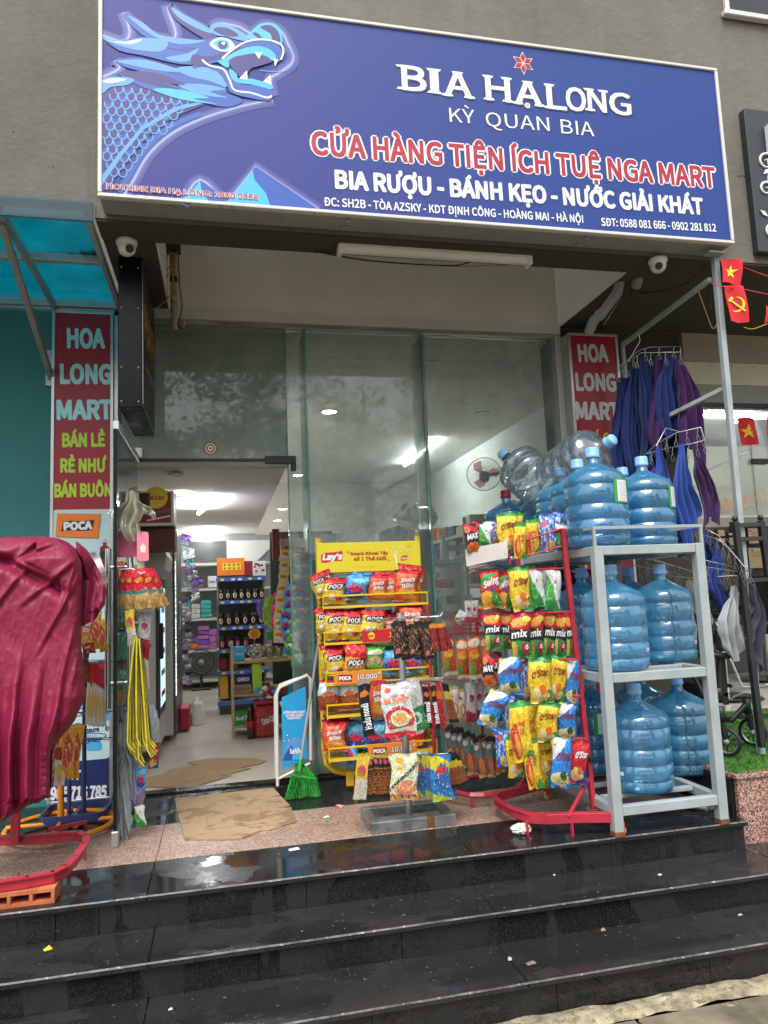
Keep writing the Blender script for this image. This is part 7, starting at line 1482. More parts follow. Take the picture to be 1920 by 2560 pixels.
M_cfilm = plastic('cream_film', (.85, .85, .78), .5, (.7, .68, .5), 2.0, .12)
def fan(px, py0, py1, w0, w1, Y, mt, label, name, cat, seed=0, n=26): drape(px, py0, px, py1, Y, w0, w1, mt, label, name, cat, None, seed, 0, 3.5)
fan(318, 1228, 1310, 20, 66, 3.7, M_cfilm, 'cream translucent film fan hung at the top of the open door', 'film_bundle', 'packaging', 1); fan(345, 1232, 1330, 16, 56, 3.8, M_cfilm, 'second cream film fan, right of the door edge top', 'film_bundle', 'packaging', 4)
wire('hanging_string', [at(330, 1225, Y=3.7), at(308, 1330, Y=3.7)], .0012, M_wplas, 'white string left of the pink card', 'string'); wire('hanging_string', [at(330, 1225, Y=3.7), at(345, 1340, Y=3.7)], .0012, M_wplas, 'white string right of the pink card', 'string')
M_pinkf = plastic('pink_film', (.9, .5, .6), .5, (.8, .2, .35), 1.5, .2)
def card(px, py, wp, hp_, Y, mt, label, rz=0, cat='card', extra=None):
    q = at(px, py, Y=Y); s = Y/FPX*1.03; t = MB(); w_, h_ = wp*s, hp_*s; M3 = Matrix.Rotation(rz, 3, 'Z'); b = .012
    pts = [(cx+b*math.cos(R_(a0+k*30)), cz+b*math.sin(R_(a0+k*30))) for cx, cz, a0 in ((w_/2-b, h_/2-b, 0), (-w_/2+b, h_/2-b, 90), (-w_/2+b, -h_/2+b, 180), (w_/2-b, -h_/2+b, 270)) for k in range(4)]
    t.prism(pts, 0, .004, lambda u, v, k: q+M3 @ Vector((u, k, v)), mt)
    if extra: extra(t, lambda u, v: q+M3 @ Vector((u, -.001, v)), w_, h_)
    return tag(t.build(cat.replace(' ', '_'), None, q), label, cat)
card(322, 1360, 50, 62, 3.72, M_pinkf, 'larger translucent pink board hanging by the open door'); card(357, 1366, 26, 68, 3.7, mflat('board_pink', (.82, .22, .32)), 'narrow solid pink board in front of the translucent one', .2, extra=lambda t, f, w_, h_: t.poly([(-.01, -.03), (.012, -.03), (.014, .0), (0, .015), (-.012, 0)], f, P_cream))
card(352, 1412, 16, 60, 3.74, P_cream, 'pale narrow packet below the pink boards', .1)
g = 'red oat pouches fanned out on the door hook'
for i, (px, w_, tl_, dy) in enumerate(((312, 34, .12, .03), (330, 38, .02, .0), (352, 40, -.1, -.03), (374, 40, -.28, -.02), (390, 36, -.42, .02))): bag('redfly', px, 1472, 3.68+dy, w_, 100, 'red and gold oat pouch, %s from the left of the fan' % ORD[i], g, rz=-.5+.25*i, tilt=tl_, name='snack_packet', cat='snack packet', dep=.35)
bag('fruit', 327, 1570, 3.66, 24, 86, 'narrow yellow-green packet hanging below the red fan', None, -.3, -.08, name='snack_packet', cat='snack packet', dep=.1)
bag('silver', 360, 1575, 3.72, 34, 84, 'pale pink and maroon candy pouch below the red fan', None, 0, 0, name='snack_packet', cat='snack packet', dep=.3); bag('cash', 362, 1665, 3.76, 22, 120, 'red and white packet strip behind the yellow straps', None, 0, 0, name='snack_packet', cat='snack packet', dep=.2)
sp_ = thing('strap_bundle', 'bundle of long yellow straps with black edges looped over the door handle', 'strap bundle', tuple(at(350, 1600, Y=3.62)))
M_strap = mat('yellow_strap', (.62, .52, .03), .5, var=.2, vs=30, bd=.0004); M_sblk = mat('strap_edge', (.03, .025, .01), .5, bd=0); r = random.Random(5)
for k in range(26):
    f = (k % 13)/12; s_ = -1 if k < 13 else 1; xb = 318+58*f+r.uniform(-2, 2); yb = 1800+ (90-abs(f-.5)*60)+r.uniform(-20, 30); Y = 3.6+.012*(k % 5)+(0.03 if s_ > 0 else 0)
    pp = [at(336+14*f, 1600-8*math.sin(f*PI), Y=Y), at(330+26*f, 1650, Y=Y), at(322+44*f, 1740, Y=Y), at(xb, yb-20, Y=Y), at(xb+8+r.uniform(0, 8), yb, Y=Y)]
    t = MB()
    for a, b in zip(pp, pp[1:]): t.bar(a, b, .0068, .0012, M_strap, (0, 1, 0)) if False else t.add([a-Vector((.0036, 0, 0)), a+Vector((.0036, 0, 0)), b+Vector((.0036, 0, 0)), b-Vector((.0036, 0, 0))], [(0, 3, 2, 1)], M_strap)
    for a, b in zip(pp, pp[1:]): t.add([a+Vector((.0037, .0006, 0)), a+Vector((.0062, .001, 0)), b+Vector((.0062, .001, 0)), b+Vector((.0037, .0006, 0))], [(0, 3, 2, 1)], M_sblk)
    t.build('strap', sp_)
M_mix = [plastic('green_sweet_film', (.7, .85, .75), .6, (.2, .6, .35), 2, .15), plastic('silver_film', (.8, .85, .88), .6, (.6, .66, .7), 2.4, .1), plastic('violet_film', (.8, .75, .9), .6, (.4, .3, .6), 2, .15)]
for i, (px, py, Y, sx_, sz_, mi, lb) in enumerate(((312, 1560, 3.85, .04, .055, 0, 'clear bag of green sweets behind the door glass, upper'), (314, 1640, 3.85, .04, .06, 0, 'clear bag of green sweets behind the door glass, middle'), (312, 1715, 3.85, .04, .05, 0, 'clear bag of green sweets behind the door glass, lower'), (345, 1860, 3.7, .04, .09, 2, 'violet film bag hanging under the straps'), (378, 1850, 3.75, .035, .09, 1, 'patterned pouch hanging right of the straps'), (345, 2005, 3.72, .035, .07, 2, 'clear bag with violet trim hanging lowest by the door'))):
    crumple('sweet_bag', tuple(at(px, py+10, Y=Y)), sx_, .025, sz_, M_mix[mi], lb, 'sweet bag', i*3+1, 22, .35, 4)
for i, (px, py0, py1, wd, Y) in enumerate(((303, 1760, 2030, 16, 3.75), (314, 1800, 2070, 18, 3.7), (326, 1780, 2060, 16, 3.72))): drape(px, py0, px-1, py1, Y, 5, wd, M_mix[1], 'long clear packet strip beside the door edge, %s from left' % ORD[i], 'packet_strip', 'packet strip', 'clear packet strips on the door', i*2, 0, 3)
bag('octo', 352, 1945, 3.7, 26, 56, 'small blue pouch hanging low beside the door', None, 0, .1, dep=.3); bag('greenw', 350, 2040, 3.71, 24, 50, 'small green and white pouch hanging lowest beside the door', None, 0, -.1, dep=.3); bag('ostarr', 385, 1890, 3.8, 24, 60, 'small red and white pouch beside the yellow straps', None, .3, .1, dep=.3)

# ------------------------------------------------------------ on the platform: cardboard, litter, broom, board
M_fold = mat('cardboard_fold', (.22, .14, .07), .85, bd=0)
def sheet(name, pix, z, mt, label, th=.004, wav=.0):
    P_ = [at(a, b, Z=z) for a, b in pix]; t = MB(); n = len(P_); c = sum(P_, Vector())/n
    t.prism([(q.x, q.y) for q in P_], z+.0015, z+th, lambda u, v, w_: (u, v, w_), mt)
    lx = [min(q.x for q in P_), max(q.x for q in P_)]; ly = [min(q.y for q in P_), max(q.y for q in P_)]
    for f in (.22, .8): y_ = ly[0]+(ly[1]-ly[0])*f; t.box((c.x-.16, y_, z+th), (c.x+.15, y_+.0025, z+th+.0006), M_fold)
    for f in (.3, .74): x_ = lx[0]+(lx[1]-lx[0])*f; t.box((x_, c.y-.13, z+th), (x_+.0025, c.y+.1, z+th+.0005), M_fold)
    return tag(t.build(name, None, (c.x, c.y, z)), label, 'cardboard')
sheet('cardboard_sheet', [(437, 1998), (683, 1971), (700, 1990), (668, 1997), (702, 1993), (725, 2016), (688, 2024), (727, 2020), (742, 2056), (672, 2078), (650, 2079), (606, 2099), (560, 2101), (462, 2101), (452, 2064), (486, 2060), (451, 2060), (444, 2036), (472, 2032), (443, 2033)], 0, M_cardw, 'torn flattened cardboard sheet soaked brown, lying as a mat before the door', .006)
sheet('cardboard_sheet', [(362, 1948), (402, 1938), (424, 1925), (492, 1915), (470, 1908), (515, 1899), (545, 1896), (636, 1898), (665, 1904), (650, 1911), (600, 1921), (628, 1922), (575, 1936), (540, 1944), (580, 1940), (500, 1964), (488, 1974), (365, 1968)], .002, M_card, 'long clean cardboard flaps lying on the shop floor inside the door', .006)
def litter(name, px, py, z, pts, mt, label, h=.006):
    q = at(px, py, Z=z); t = MB(); t.grid(lambda u, v: (q.x+(u-.5)*pts[0]*math.cos(pts[2])-(v-.5)*pts[1]*math.sin(pts[2]), q.y+(u-.5)*pts[0]*math.sin(pts[2])+(v-.5)*pts[1]*math.cos(pts[2]), z+.003+h*abs(noise.noise(Vector((u*3, v*3, px))))+h*.5*u*v), 5, 4, mt, False)
    tag(t.build(name, None, (q.x, q.y, z)), label, 'litter')
litter('sweet_wrapper', 848, 2018, 0, (.055, .02, -1.0), P_pink, 'pink and white wrapper on the pink granite in front of the yellow rack', .015)
litter('fallen_leaf', 815, 2045, 0, (.03, .015, .4), P_cream, 'small pale leaf on the pink granite', .008); litter('film_scrap', 822, 2062, 0, (.05, .03, .2), M_film, 'scrap of clear film on the pink granite', .02)
litter('paper_scrap', 735, 2125, 0, (.045, .03, .2), P_white, 'white paper scrap on the wet black edge', .003); litter('yellow_leaf', 119, 2376, -.125, (.026, .02, .6), P_yel, 'bright yellow leaf on the second step at the left', .01)
litter('pale_crumb', 1386, 2190, -.125, (.008, .006, .3), P_white, 'white crumb on the second step', .006); litter('fallen_leaf', 1508, 2329, -.245, (.02, .014, .3), mflat('leaf_brown', (.35, .25, .2)), 'curled brown leaf on the edge of the third step', .012); litter('paper_scrap', 1275, 2400, -.245, (.022, .014, 1.2), P_grey, 'grey scrap on the third step by the seam', .004); litter('fallen_leaf', 1327, 2411, -.245, (.035, .02, .2), mflat('leaf_grey', (.2, .17, .13)), 'grey-brown leaf on the third step', .005); litter('dropping', 426, 2526, -.245, (.012, .009, .3), P_white, 'white speck on the third step at the left', .004)
litter('fallen_leaf', 1650, 2189, -.125, (.016, .011, .3), P_white, 'round white petal on the second step at the right', .004); litter('fallen_leaf', 1850, 2290, -.245, (.02, .01, .3), P_grey, 'pale leaf on the third step at the right', .006)
br_ = thing('broom', 'bright green plastic broom leaning with its grey stick by the glass', 'broom', tuple(at(755, 1985, Z=0)))
M_bgrn = mat('green_broom_plastic', (.015, .34, .03), .45, var=.3, vs=20, bd=.0003); M_bris = mat('green_bristles', (.012, .3, .025), .55, var=.5, vs=60, bd=0)
hy = 4.14; tp = at(800, 1580, Y=4.3); hd = at(752, 1900, Y=hy)
t = MB(); t.tube([tp, hd], .0085, M_gplas, 10); t.build('stick', br_); t = MB(); t.tube([tp+Vector((.0, 0, .0)), tp+Vector((-.002, 0, .035))], .011, M_bgrn, 10); t.build('hanging_cap', br_)
t = MB(); t.tube([hd, hd+(hd-tp).normalized()*.06], .014, M_bgrn, 10); l_, r__ = at(730, 1938, Y=hy), at(792, 1948, Y=hy); top = at(752, 1905, Y=hy)
for k in range(6): e_ = l_.lerp(r__, k/5); t.bar(top, e_, .006, .01, M_bgrn)
t.bar(l_, r__, .02, .014, M_bgrn, bev=.002); t.build('head', br_)
t = MB(); r = random.Random(2)
for k in range(220):
    f = r.random(); a = l_.lerp(r__, f)+Vector((0, r.uniform(-.02, .02), 0)); b = at(712+86*f+r.uniform(-3, 3), 1990, Y=hy); b = Vector((b.x, hy-.03+r.uniform(-.03, .03), .002+r.uniform(0, .01))); m_ = a.lerp(b, .5)+Vector((0, r.uniform(-.006, .006), .0)); t.tube([a, m_, b], .0019, M_bris, 3, cap=False)
tag(t.build('bristles', br_), kind='stuff')
ab = thing('advert_board', 'blue water advertising board in a white tube frame by the door', 'sign', (.37, 4.3, 0)); BY = 4.34
fr_ = [at(*a, Y=BY) for a in ((694, 1965), (692, 1735), (700, 1718), (768, 1688), (776, 1698), (777, 1900))]; t = MB(); t.tube(fr_, .0095, M_wplas, 8); t.tube([at(694, 1948, Y=BY), at(776, 1908, Y=BY)], .008, M_wplas, 8); t.tube([at(690, 1945, Y=BY+.1), at(688, 1740, Y=BY+.1), at(700, 1712, Y=BY+.1), at(745, 1696, Y=BY+.1)], .009, M_wplas, 8); t.build('tube_frame', ab)
t = MB(); pc = [at(*a, Y=BY) for a in ((704, 1744), (764, 1716), (768, 1895), (706, 1925))]
t.prism([(q.x, q.z) for q in pc], 0, .004, lambda u, v, k: (u, BY+k, v), mflat('board_blue', (.02, .35, .72)))
def bpz(l): return lambda u, v: (u, BY-.001-.0004*l, v)
cc_ = at(737, 1868, Y=BY); disc(t, (cc_.x, cc_.z), .06, P_sky, 20, bpz(0), .95); q = at(728, 1890, Y=BY); t.poly([(q.x-.05, q.z-.02), (q.x-.03, q.z+.02), (q.x+.0, q.z+.06), (q.x+.03, q.z+.02), (q.x+.06, q.z+.05), (q.x+.075, q.z-.0), (q.x+.07, q.z-.03)], bpz(1), P_mid)
t.poly([(q.x+.005, q.z-.025), (q.x+.01, q.z+.025), (q.x+.03, q.z+.05), (q.x+.055, q.z+.03), (q.x+.075, q.z+.02), (q.x+.07, q.z-.02)], bpz(2), P_cyan)
def btx(s, x0, x1, y, h, mt): ptext(t, s, (x0, y+.0), (x1, y-2), h, BY, mt, .04, .003)
btx('UỐNG laVie NGAY', 709, 762, 1781, 6, P_white); btx('VỊ THIÊN NHIÊN', 714, 758, 1789, 6, P_white); btx('THANH KHIẾT', 718, 753, 1796, 6, P_white); btx('laVie', 726, 757, 1878, 12, P_white)
for k, (a, b) in enumerate(((718, 1838), (721, 1851), (711, 1853))): disc(t, (at(a, b, Y=BY).x, at(a, b, Y=BY).z), .009, P_mid, 12, bpz(1)); disc(t, (at(a, b, Y=BY).x, at(a, b, Y=BY).z), .005, P_white, 12, bpz(2))
t.build('panel', ab)
q = at(748, 1700, Y=4.62); t = MB(); t.lathe([(0, 0), (.035, .002), (.036, .06), (.03, .1), (.018, .12), (.018, .135), (0, .136)], (q.x, q.y, q.z-.13), M_clr, 20); t.lathe([(.02, .13), (.02, .15), (0, .15)], (q.x, q.y, q.z-.13), M_wplas, 16); tag(t.build('plastic_jar', None, (q.x, q.y, q.z-.13)), 'clear jar with a white lid behind the top of the blue board', 'jar')
part(bld, 'jar_ledge', M_ply, (q.x-.12, q.y-.04, q.z-.15), (q.x+.12, q.y+.08, q.z-.133))
# ------------------------------------------------------------ inside the shop
for i, (px, py, z, lit) in enumerate(((440, 1185, 1.985, 0), (455, 1234, 1.985, 1), (707, 1271, 1.985, 1), (693, 1300, 1.985, 1), (667, 1346, 1.985, 1), (470, 1330, 1.985, 1), (745, 1187, 2.86, 1), (960, 1230, 2.86, 1), (823, 1028, 2.86, 1), (1205, 1033, 2.86, 0), (735, 1162, 2.86, 0), (861, 1322, 2.86, 1))):
    ceil_lamp(px, py, z, .055 if z < 2 else .085, '%s round ceiling lamp in the shop, %s' % ('lit' if lit else 'unlit', ['over the entrance', 'nearest the left side', 'right of centre', 'far right of centre', 'at the far right back', 'at the far left back', 'just right of the door', 'above the yellow rack', 'high in the middle pane', 'high in the right pane', 'close above the door joint', 'low over the yellow header board'][i]), lit)
tube_l((497, 1275), (533, 1240), 1.985, 'lit tube lamp on the shop ceiling, nearer one'); tube_l((518, 1345), (516, 1320), 1.985, 'lit tube lamp on the shop ceiling, far one')
tube_l((1012, 1158), (1092, 1094), 2.86, 'lit tube lamp glowing behind the middle and right panes'); tube_l((824, 1330), (842, 1312), 2.86, 'short lit tube lamp low behind the middle pane')
M_frg = mat('fridge_grey', (.6, .6, .56), .5, 0, var=.06, vs=3, bd=.0003); M_frd = mat('fridge_dark', (.05, .052, .05), .35, 0, bd=0); M_screen = emis('cooler_glow', (.55, .75, .9), .6)
f1 = thing('drinks_cooler', 'grey upright drinks cooler with a curved header, left inside the door', 'cooler', (-.6, 5.6, 0))
part(f1, 'cabinet', M_frg, (-.84, 5.35, .08), (-.47, 5.95, 1.28), .01)
t = MB(); pr = [(0, 1.285), (.02, 1.285), (.08, 1.33), (.1, 1.42), (.07, 1.5), (0, 1.52)]; t.prism(pr, 5.35, 5.95, lambda u, v, w_: (-.47+u-.02, w_, v), M_frg); t.prism([(-.35, 1.285), (-.02, 1.285), (-.02, 1.52), (-.35, 1.52)], 5.351, 5.949, lambda u, v, w_: (-.47+u, w_, v), M_frg); t.build('header', f1)
part(f1, 'door_frame', M_frd, (-.469, 5.37, .3), (-.445, 5.93, 1.27), .004); part(f1, 'door_glass', M_screen, (-.4445, 5.45, .36), (-.4425, 5.86, 1.2)); part(f1, 'handle', M_bplas, (-.445, 5.38, .7), (-.42, 5.41, .95), .006); part(f1, 'kick_panel', M_frg, (-.469, 5.37, .1), (-.45, 5.93, .29), .004); part(f1, 'foot', M_bplas, (-.5, 5.4, 0), (-.47, 5.44, .079))
t = MB(); fx = lambda u, v: (-.3695+.03, u, v)
for k in range(5): t.box((-.4424, 5.5, .42+k*.15), (-.4415, 5.8, .46+k*.15), (P_red, P_green, P_cyan, P_org, P_white)[k])
t.build('drinks_row', f1)
f0 = thing('poster_box', 'dark display box with a red and yellow food poster high inside the door', 'display box', (-.43, 5.0, 1.6))
part(f0, 'box', M_frg, (-.84, 5.0, 1.6), (-.318, 5.3, 1.835), .004); t = MB(); fn = facade(4.998); t.poly([(-.8, 1.62), (-.335, 1.62), (-.335, 1.82), (-.8, 1.82)], fn, P_maroon); disc(t, (-.43, 1.79), .075, P_yel, 20, facade(4.9972)); t.poly([(-.53, 1.73), (-.47, 1.73), (-.47, 1.82), (-.53, 1.82)], facade(4.9965), P_black); t.text('MÌ CAY', facade(4.9955), .025, P_red, -.43, 1.785, .1, .04)
for k in range(5): disc(t, (-.46+k*.026, 1.68+k*.006), .014, P_brown, 10, facade(4.996-.0003*k))
t.poly([(-.49, 1.64), (-.34, 1.67), (-.34, 1.66), (-.49, 1.63)], facade(4.9965), P_cream); t.build('poster', f0); part(f0, 'panel', mat('dark_red_panel', (.09, .02, .01), .6, bd=0), (-.84, 5.05, 1.44), (-.315, 5.28, 1.585))
f2 = thing('lit_cooler', 'tall glass-fronted cooler with a glittering lit edge behind the first cooler', 'cooler', (-.55, 6.6, 0))
part(f2, 'cabinet', M_frg, (-.84, 6.1, .05), (-.40, 7.1, 1.80), .008); part(f2, 'front_frame', M_frd, (-.399, 6.1, .05), (-.385, 7.1, 1.78)); M_led = emis('led_strip', (.85, .95, .95), 1.2)
t = MB(); r = random.Random(8)
for k in range(60): z = .35+k*.018; t.box((-.3845, 6.14, z), (-.382, 6.22, z+r.uniform(.004, .012)), M_led)
tag(t.build('lit_edge', f2), kind='stuff'); part(f2, 'handle', M_chrome, (-.384, 6.6, .85), (-.365, 6.63, 1.1), .004); part(f2, 'top_box', M_white, (-.6, 6.15, 1.801), (-.39, 6.5, 1.88), .004)
part(f2, 'red_crate', P_sred, (-.38, 6.5, .02), (-.30, 6.8, .2), .006)
r = random.Random(11)
for i in range(26):
    z = 1.72-i*.034; y_ = 7.2+r.uniform(0, .5); q = Vector((-.42+r.uniform(.0, .10)+ (.06 if 6 < i < 18 else 0), y_, z)); t = MB(); s = r.uniform(.025, .055); mtx = (P_purple, P_teal, M_mix[1], M_mix[2], P_grey, M_wplas)[i % 6]
    t.grid(lambda u, v: q+Vector(((u-.5)*s*2+.01*noise.noise(Vector((v*3, i, 0))), .03*noise.noise(Vector((u*3, v*3, i))), (v-.5)*s*1.6+.5*s*(u-.5)*(1 if i % 2 else -1))), 4, 4, mtx, False)
    tag(t.build('hanging_packet', None, q), 'lilac or teal plastic packet in the hanging cascade behind the lit cooler', 'packet', 'plastic packets cascading behind the lit cooler')
# back wall shelves
bkY = 9.6; bs_ = thing('wall_shelf', 'white wall shelves at the back of the shop with tissue boxes and cartons', 'shelf', (-.2, bkY, 0))
part(bs_, 'back_panel', mat('back_panel', (.3, .3, .28), .7, bd=0), (-.85, bkY+.5, 0), (3.0, bkY+.52, 1.98))
zs = [at(500, y_, Y=bkY).z for y_ in (1408, 1471, 1546, 1625, 1700)]
for z in zs: part(bs_, 'board', M_white, (-.55, bkY, z-.03), (.6, bkY+.49, z))
part(bs_, 'dark_recess', M_frd, (-.5, bkY+.45, zs[0]+.05), (0.1, bkY+.495, 1.9)); t = MB(); a = at(580, 1362, Y=bkY+.3); t.prism([(.05, zs[0]+.03), (.05, 1.9), (.75, 1.9), (.45, zs[0]+.03)], bkY+.43, bkY+.44, lambda u, v, w_: (u, w_, v), M_white); t.build('stair_soffit', bs_)
def carton(px0, py0, px1, py1, Y, d, mt, label, group=None, name='carton', cat='box', txt=None):
    a, b = at(px0, py1, Y=Y), at(px1, py0, Y=Y); t = MB(); t.box((a.x, Y, a.z), (b.x, Y+d, b.z), mt, min(.003, (b.x-a.x)/8))
    if txt: t.text(txt[0], facade(Y-.001), (b.z-a.z)*txt[2], txt[1], (a.x+b.x)/2, (a.z+b.z)/2, (b.x-a.x)*.7, .03)
    return tag(t.build(name, None, (a.x, Y, a.z)), label, cat, group)
for k in range(4): carton(502, 1500+k*11.4, 528, 1510+k*11.4, bkY+.02, .2, P_teal, 'teal tissue box, %s from the top of its stack on the back shelf' % ORD[k], 'teal tissue boxes'); 
for k in range(3):
    for j in range(2): carton(479+j*11, 1510+k*12, 489+j*11, 1521+k*12, bkY+.02, .2, M_wplas, 'white small box, %s from the top, %s column beside the teal tissue boxes' % (ORD[k], 'right' if j else 'left'), 'small white boxes on the back shelf')
for k in range(5): carton(495, 1565+k*11.6, 522, 1575.5+k*11.6, bkY+.02, .25, P_purple if k % 2 else mflat('print_orchid', (.5, .14, .45)), 'purple carton, %s from the top of its stack on the back shelf' % ORD[k], 'purple cartons')
for k in range(3): carton(523, 1572+k*17, 541, 1588+k*17, bkY+.02, .25, mflat('print_orchid', (.5, .14, .45)), 'magenta box beside the purple cartons, %s from the top' % ORD[k], 'magenta boxes')
for k in range(2): carton(478, 1592+k*16, 494, 1606+k*16, bkY+.02, .2, P_org if k else P_purple, ('orange' if k else 'violet')+' small box at the left of the purple cartons', None)
carton(520, 1440, 541, 1468, bkY+.02, .2, M_wplas, 'white napkin pack on the upper back shelf', None, txt=('Napkin', P_purple, .25)); 
t = MB(); q = at(503, 1655, Y=bkY-.1); 
for rr_ in (.07, .11, .15, .155): t.tube([(q.x+rr_*math.cos(k*PI/14), bkY-.12, q.z+rr_*math.sin(k*PI/14)) for k in range(29)], .004, M_bplas, 5)
for k in range(16): a = k*PI/8; t.tube([(q.x+.03*math.cos(a), bkY-.12, q.z+.03*math.sin(a)), (q.x+.15*math.cos(a), bkY-.12, q.z+.15*math.sin(a))], .002, M_bplas, 4)
t.lathe([(0, .03), (.035, .02), (.035, -.04)], (q.x, bkY-.11, q.z), M_gplas, 16, Matrix.Rotation(R_(90), 3, 'X')); t.box((q.x-.12, bkY-.16, .0), (q.x+.12, bkY-.05, .03), M_bplas, .01); t.box((q.x-.02, bkY-.12, .03), (q.x+.02, bkY-.08, q.z-.15), M_bplas)
tag(t.build('floor_fan', None, (q.x, bkY-.1, 0)), 'black round floor fan under the back shelves', 'fan')
t = MB(); q = at(486, 1812, Z=0); t.lathe([(0, 0), (.06, .0), (.065, .02), (.065, .17), (.05, .2), (.02, .22), (.02, .24), (0, .24)], (q.x+.02, q.y, 0), M_wplas, 20); t.tube([(q.x-.01, q.y-.05, .2), (q.x-.03, q.y-.07, .17), (q.x-.02, q.y-.065, .1)], .009, M_wplas, 8); tag(t.build('detergent_jug', None, (q.x, q.y, 0)), 'white plastic jug standing on the shop floor by the lit cooler', 'jug')
# blue gondola with jars
GY = 7.3; go = thing('gondola_shelf', 'blue-edged metal gondola shelf full of jars in the middle of the shop', 'shelf', (.2, GY+.2, 0)); M_gb = mflat('shelf_edge_blue', (.05, .12, .5))
gz_ = [at(600, y_, Y=GY).z for y_ in (1443, 1500, 1565, 1622, 1676, 1752)]; gx0, gx1 = at(541, 1500, Y=GY).x, at(667, 1500, Y=GY).x
part(go, 'back_panel', M_frd, (gx0, GY+.42, .05), (gx1, GY+.44, gz_[0]))
for x in (gx0, gx1-.02): part(go, 'upright', M_gplas, (x, GY+.38, 0), (x+.02, GY+.415, gz_[0]+.02))
for z in gz_: o = part(go, 'board', M_gplas, (gx0, GY+.011, z-.02), (gx1, GY+.37, z-.001)); part(o, 'price_edge', M_gb, (gx0, GY, z-.035), (gx1, GY+.01, z))
part(go, 'plinth', M_frd, (gx0+.02, GY+.05, 0), (gx1-.02, GY+.37, gz_[5]-.04)); jar_m = mat('dark_jar', (.035, .018, .01), .15, 0, var=.5, vs=30, bd=0, coat=.5)
def jar(x, y, z, r_, h, label, group, lm=P_cream, body=jar_m, ring=True):
    T = thing('jar', label, 'jar', (x, y, z), group); t = MB(); t.lathe([(0, 0), (r_, .002), (r_, h*.82), (r_*.8, h*.88)], (x, y, z), body, 14); t.build('glass', T); t = MB(); t.lathe([(r_*.84, h*.86), (r_*.84, h), (0, h)], (x, y, z), M_bplas, 14); t.build('lid', T)
    t = MB(); n = 10; F = lambda a, b: (x+(r_+.001)*math.sin(a), y-(r_+.001)*math.cos(a), z+b); t.poly([(.62*math.cos(k*2*PI/n), h*.42+h*.24*math.sin(k*2*PI/n)) for k in range(n)], F, lm)
    if ring: t.poly([(.3*math.cos(k*2*PI/n), h*.38+h*.12*math.sin(k*2*PI/n)) for k in range(n)], lambda a, b: (x+(r_+.002)*math.sin(a), y-(r_+.002)*math.cos(a), z+b), P_brown)
    t.build('label', T)
for k in range(7): jar(gx0+.045+k*.066, GY+.08, gz_[1], .029, .115, 'dark jar with a cream round label, %s from left on the second gondola shelf' % ORD[k], 'jars on the blue gondola')
for k in range(6): jar(gx0+.04+k*.078, GY+.08, gz_[2], .03, .13, 'tall jar with a pale label, %s from left on the third gondola shelf' % ORD[k], 'jars on the blue gondola', P_white if k % 2 else P_cream, mat('brown_jar', (.09, .035, .02), .2, 0, bd=0) if k % 2 else jar_m)
for k in range(4): jar(gx0+.05+k*.075, GY+.08, gz_[3], .032, .12, 'brown jar, %s from left on the fourth gondola shelf' % ORD[k], 'jars on the blue gondola', P_pink, MATS['brown_jar'], False)
for k in range(2): carton(546+k*26, 1645, 568+k*26, 1675, GY+.05, .2, P_maroon if k == 0 else P_brown, ('maroon' if k == 0 else 'brown')+' box on the fifth gondola shelf'); carton(550+k*24, 1690, 570+k*24, 1748, GY+.05, .2, M_frd if k else P_gold, ('dark' if k else 'golden')+' tall box on the bottom gondola shelf')
o = carton(543, 1394, 611, 1440, GY+.03, .25, P_org, 'orange gift box with a yellow jar window on top of the gondola')
t = MB(); a, b = at(556, 1426, Y=GY+.03), at(602, 1407, Y=GY+.03); t.box((a.x, GY+.026, a.z), (b.x, GY+.0295, b.z), P_yel, .001)
for j in range(2):
    for k in range(4): disc(t, (a.x+(b.x-a.x)*(k+.5)/4, a.z+(b.z-a.z)*(j+.5)/2), .011, P_brown, 10, facade(GY+.0255))
t.build('window', o)
carton(612, 1402, 632, 1440, GY+.03, .2, P_maroon, 'dark red box beside the orange gift box'); o = carton(632, 1402, 664, 1440, GY+.03, .2, M_wplas, 'white box with maroon fruit picture on top of the gondola'); t = MB(); r = random.Random(4)
for k in range(9): q = at(635+r.random()*26, 1408+r.random()*22, Y=GY+.028); disc(t, (q.x, q.z), .012, P_maroon, 10, facade(GY+.0285-.0002*k))
tag(t.build('fruit_print', o), kind='stuff')
# wooden rack with sweets, cola, biscuits
WY = 6.05; wr = thing('wooden_rack', 'light wooden rack with sweets inside the shop', 'rack', (.3, WY+.2, 0)); wx0, wx1 = at(578, 1700, Y=WY).x, .62
for x, y_ in ((wx0, WY), (wx0, WY+.33)): part(wr, 'post', M_ply, (x, y_, 0), (x+.022, y_+.02, at(578, 1608, Y=WY).z), .002)
for y_, n in ((1655, 0), (1738, 1), (1817, 2)): z = at(580, y_, Y=WY).z; part(wr, 'board', M_ply, (wx0+.001, WY+.0205, z-.02), (wx1 if n < 1 else wx1-.2, WY+.33, z), .001)
z0 = at(580, 1655, Y=WY).z
o = carton(585, 1616, 612, 1652, WY+.05, .08, P_cyan, 'blue candy box at the left end of the wooden rack', txt=('Candy', P_white, .2))
cb = thing('sweet_bouquet', 'round basket of brown wrapped lollipops with a yellow flower sign on the wooden rack', 'basket', tuple(at(638, 1650, Y=WY+.15))); c = at(640, 1630, Y=WY+.15); r = random.Random(6)
t = MB(); t.lathe([(.03, -.06), (.08, 0), (.085, .05)], c, M_film, 20); t.build('film_wrap', cb)
for k in range(46): a = r.uniform(0, 6.28); e = r.uniform(-.3, 1.4); d = Vector((math.cos(a)*math.cos(e), math.sin(a)*math.cos(e), math.sin(e)*.8)); t = MB(); t.lathe([(0, .011), (.009, .006), (.011, 0), (.007, -.008), (0, -.011)], c+d*.075, P_brown if k % 3 else P_cream, 7); t.build('lollipop', cb)
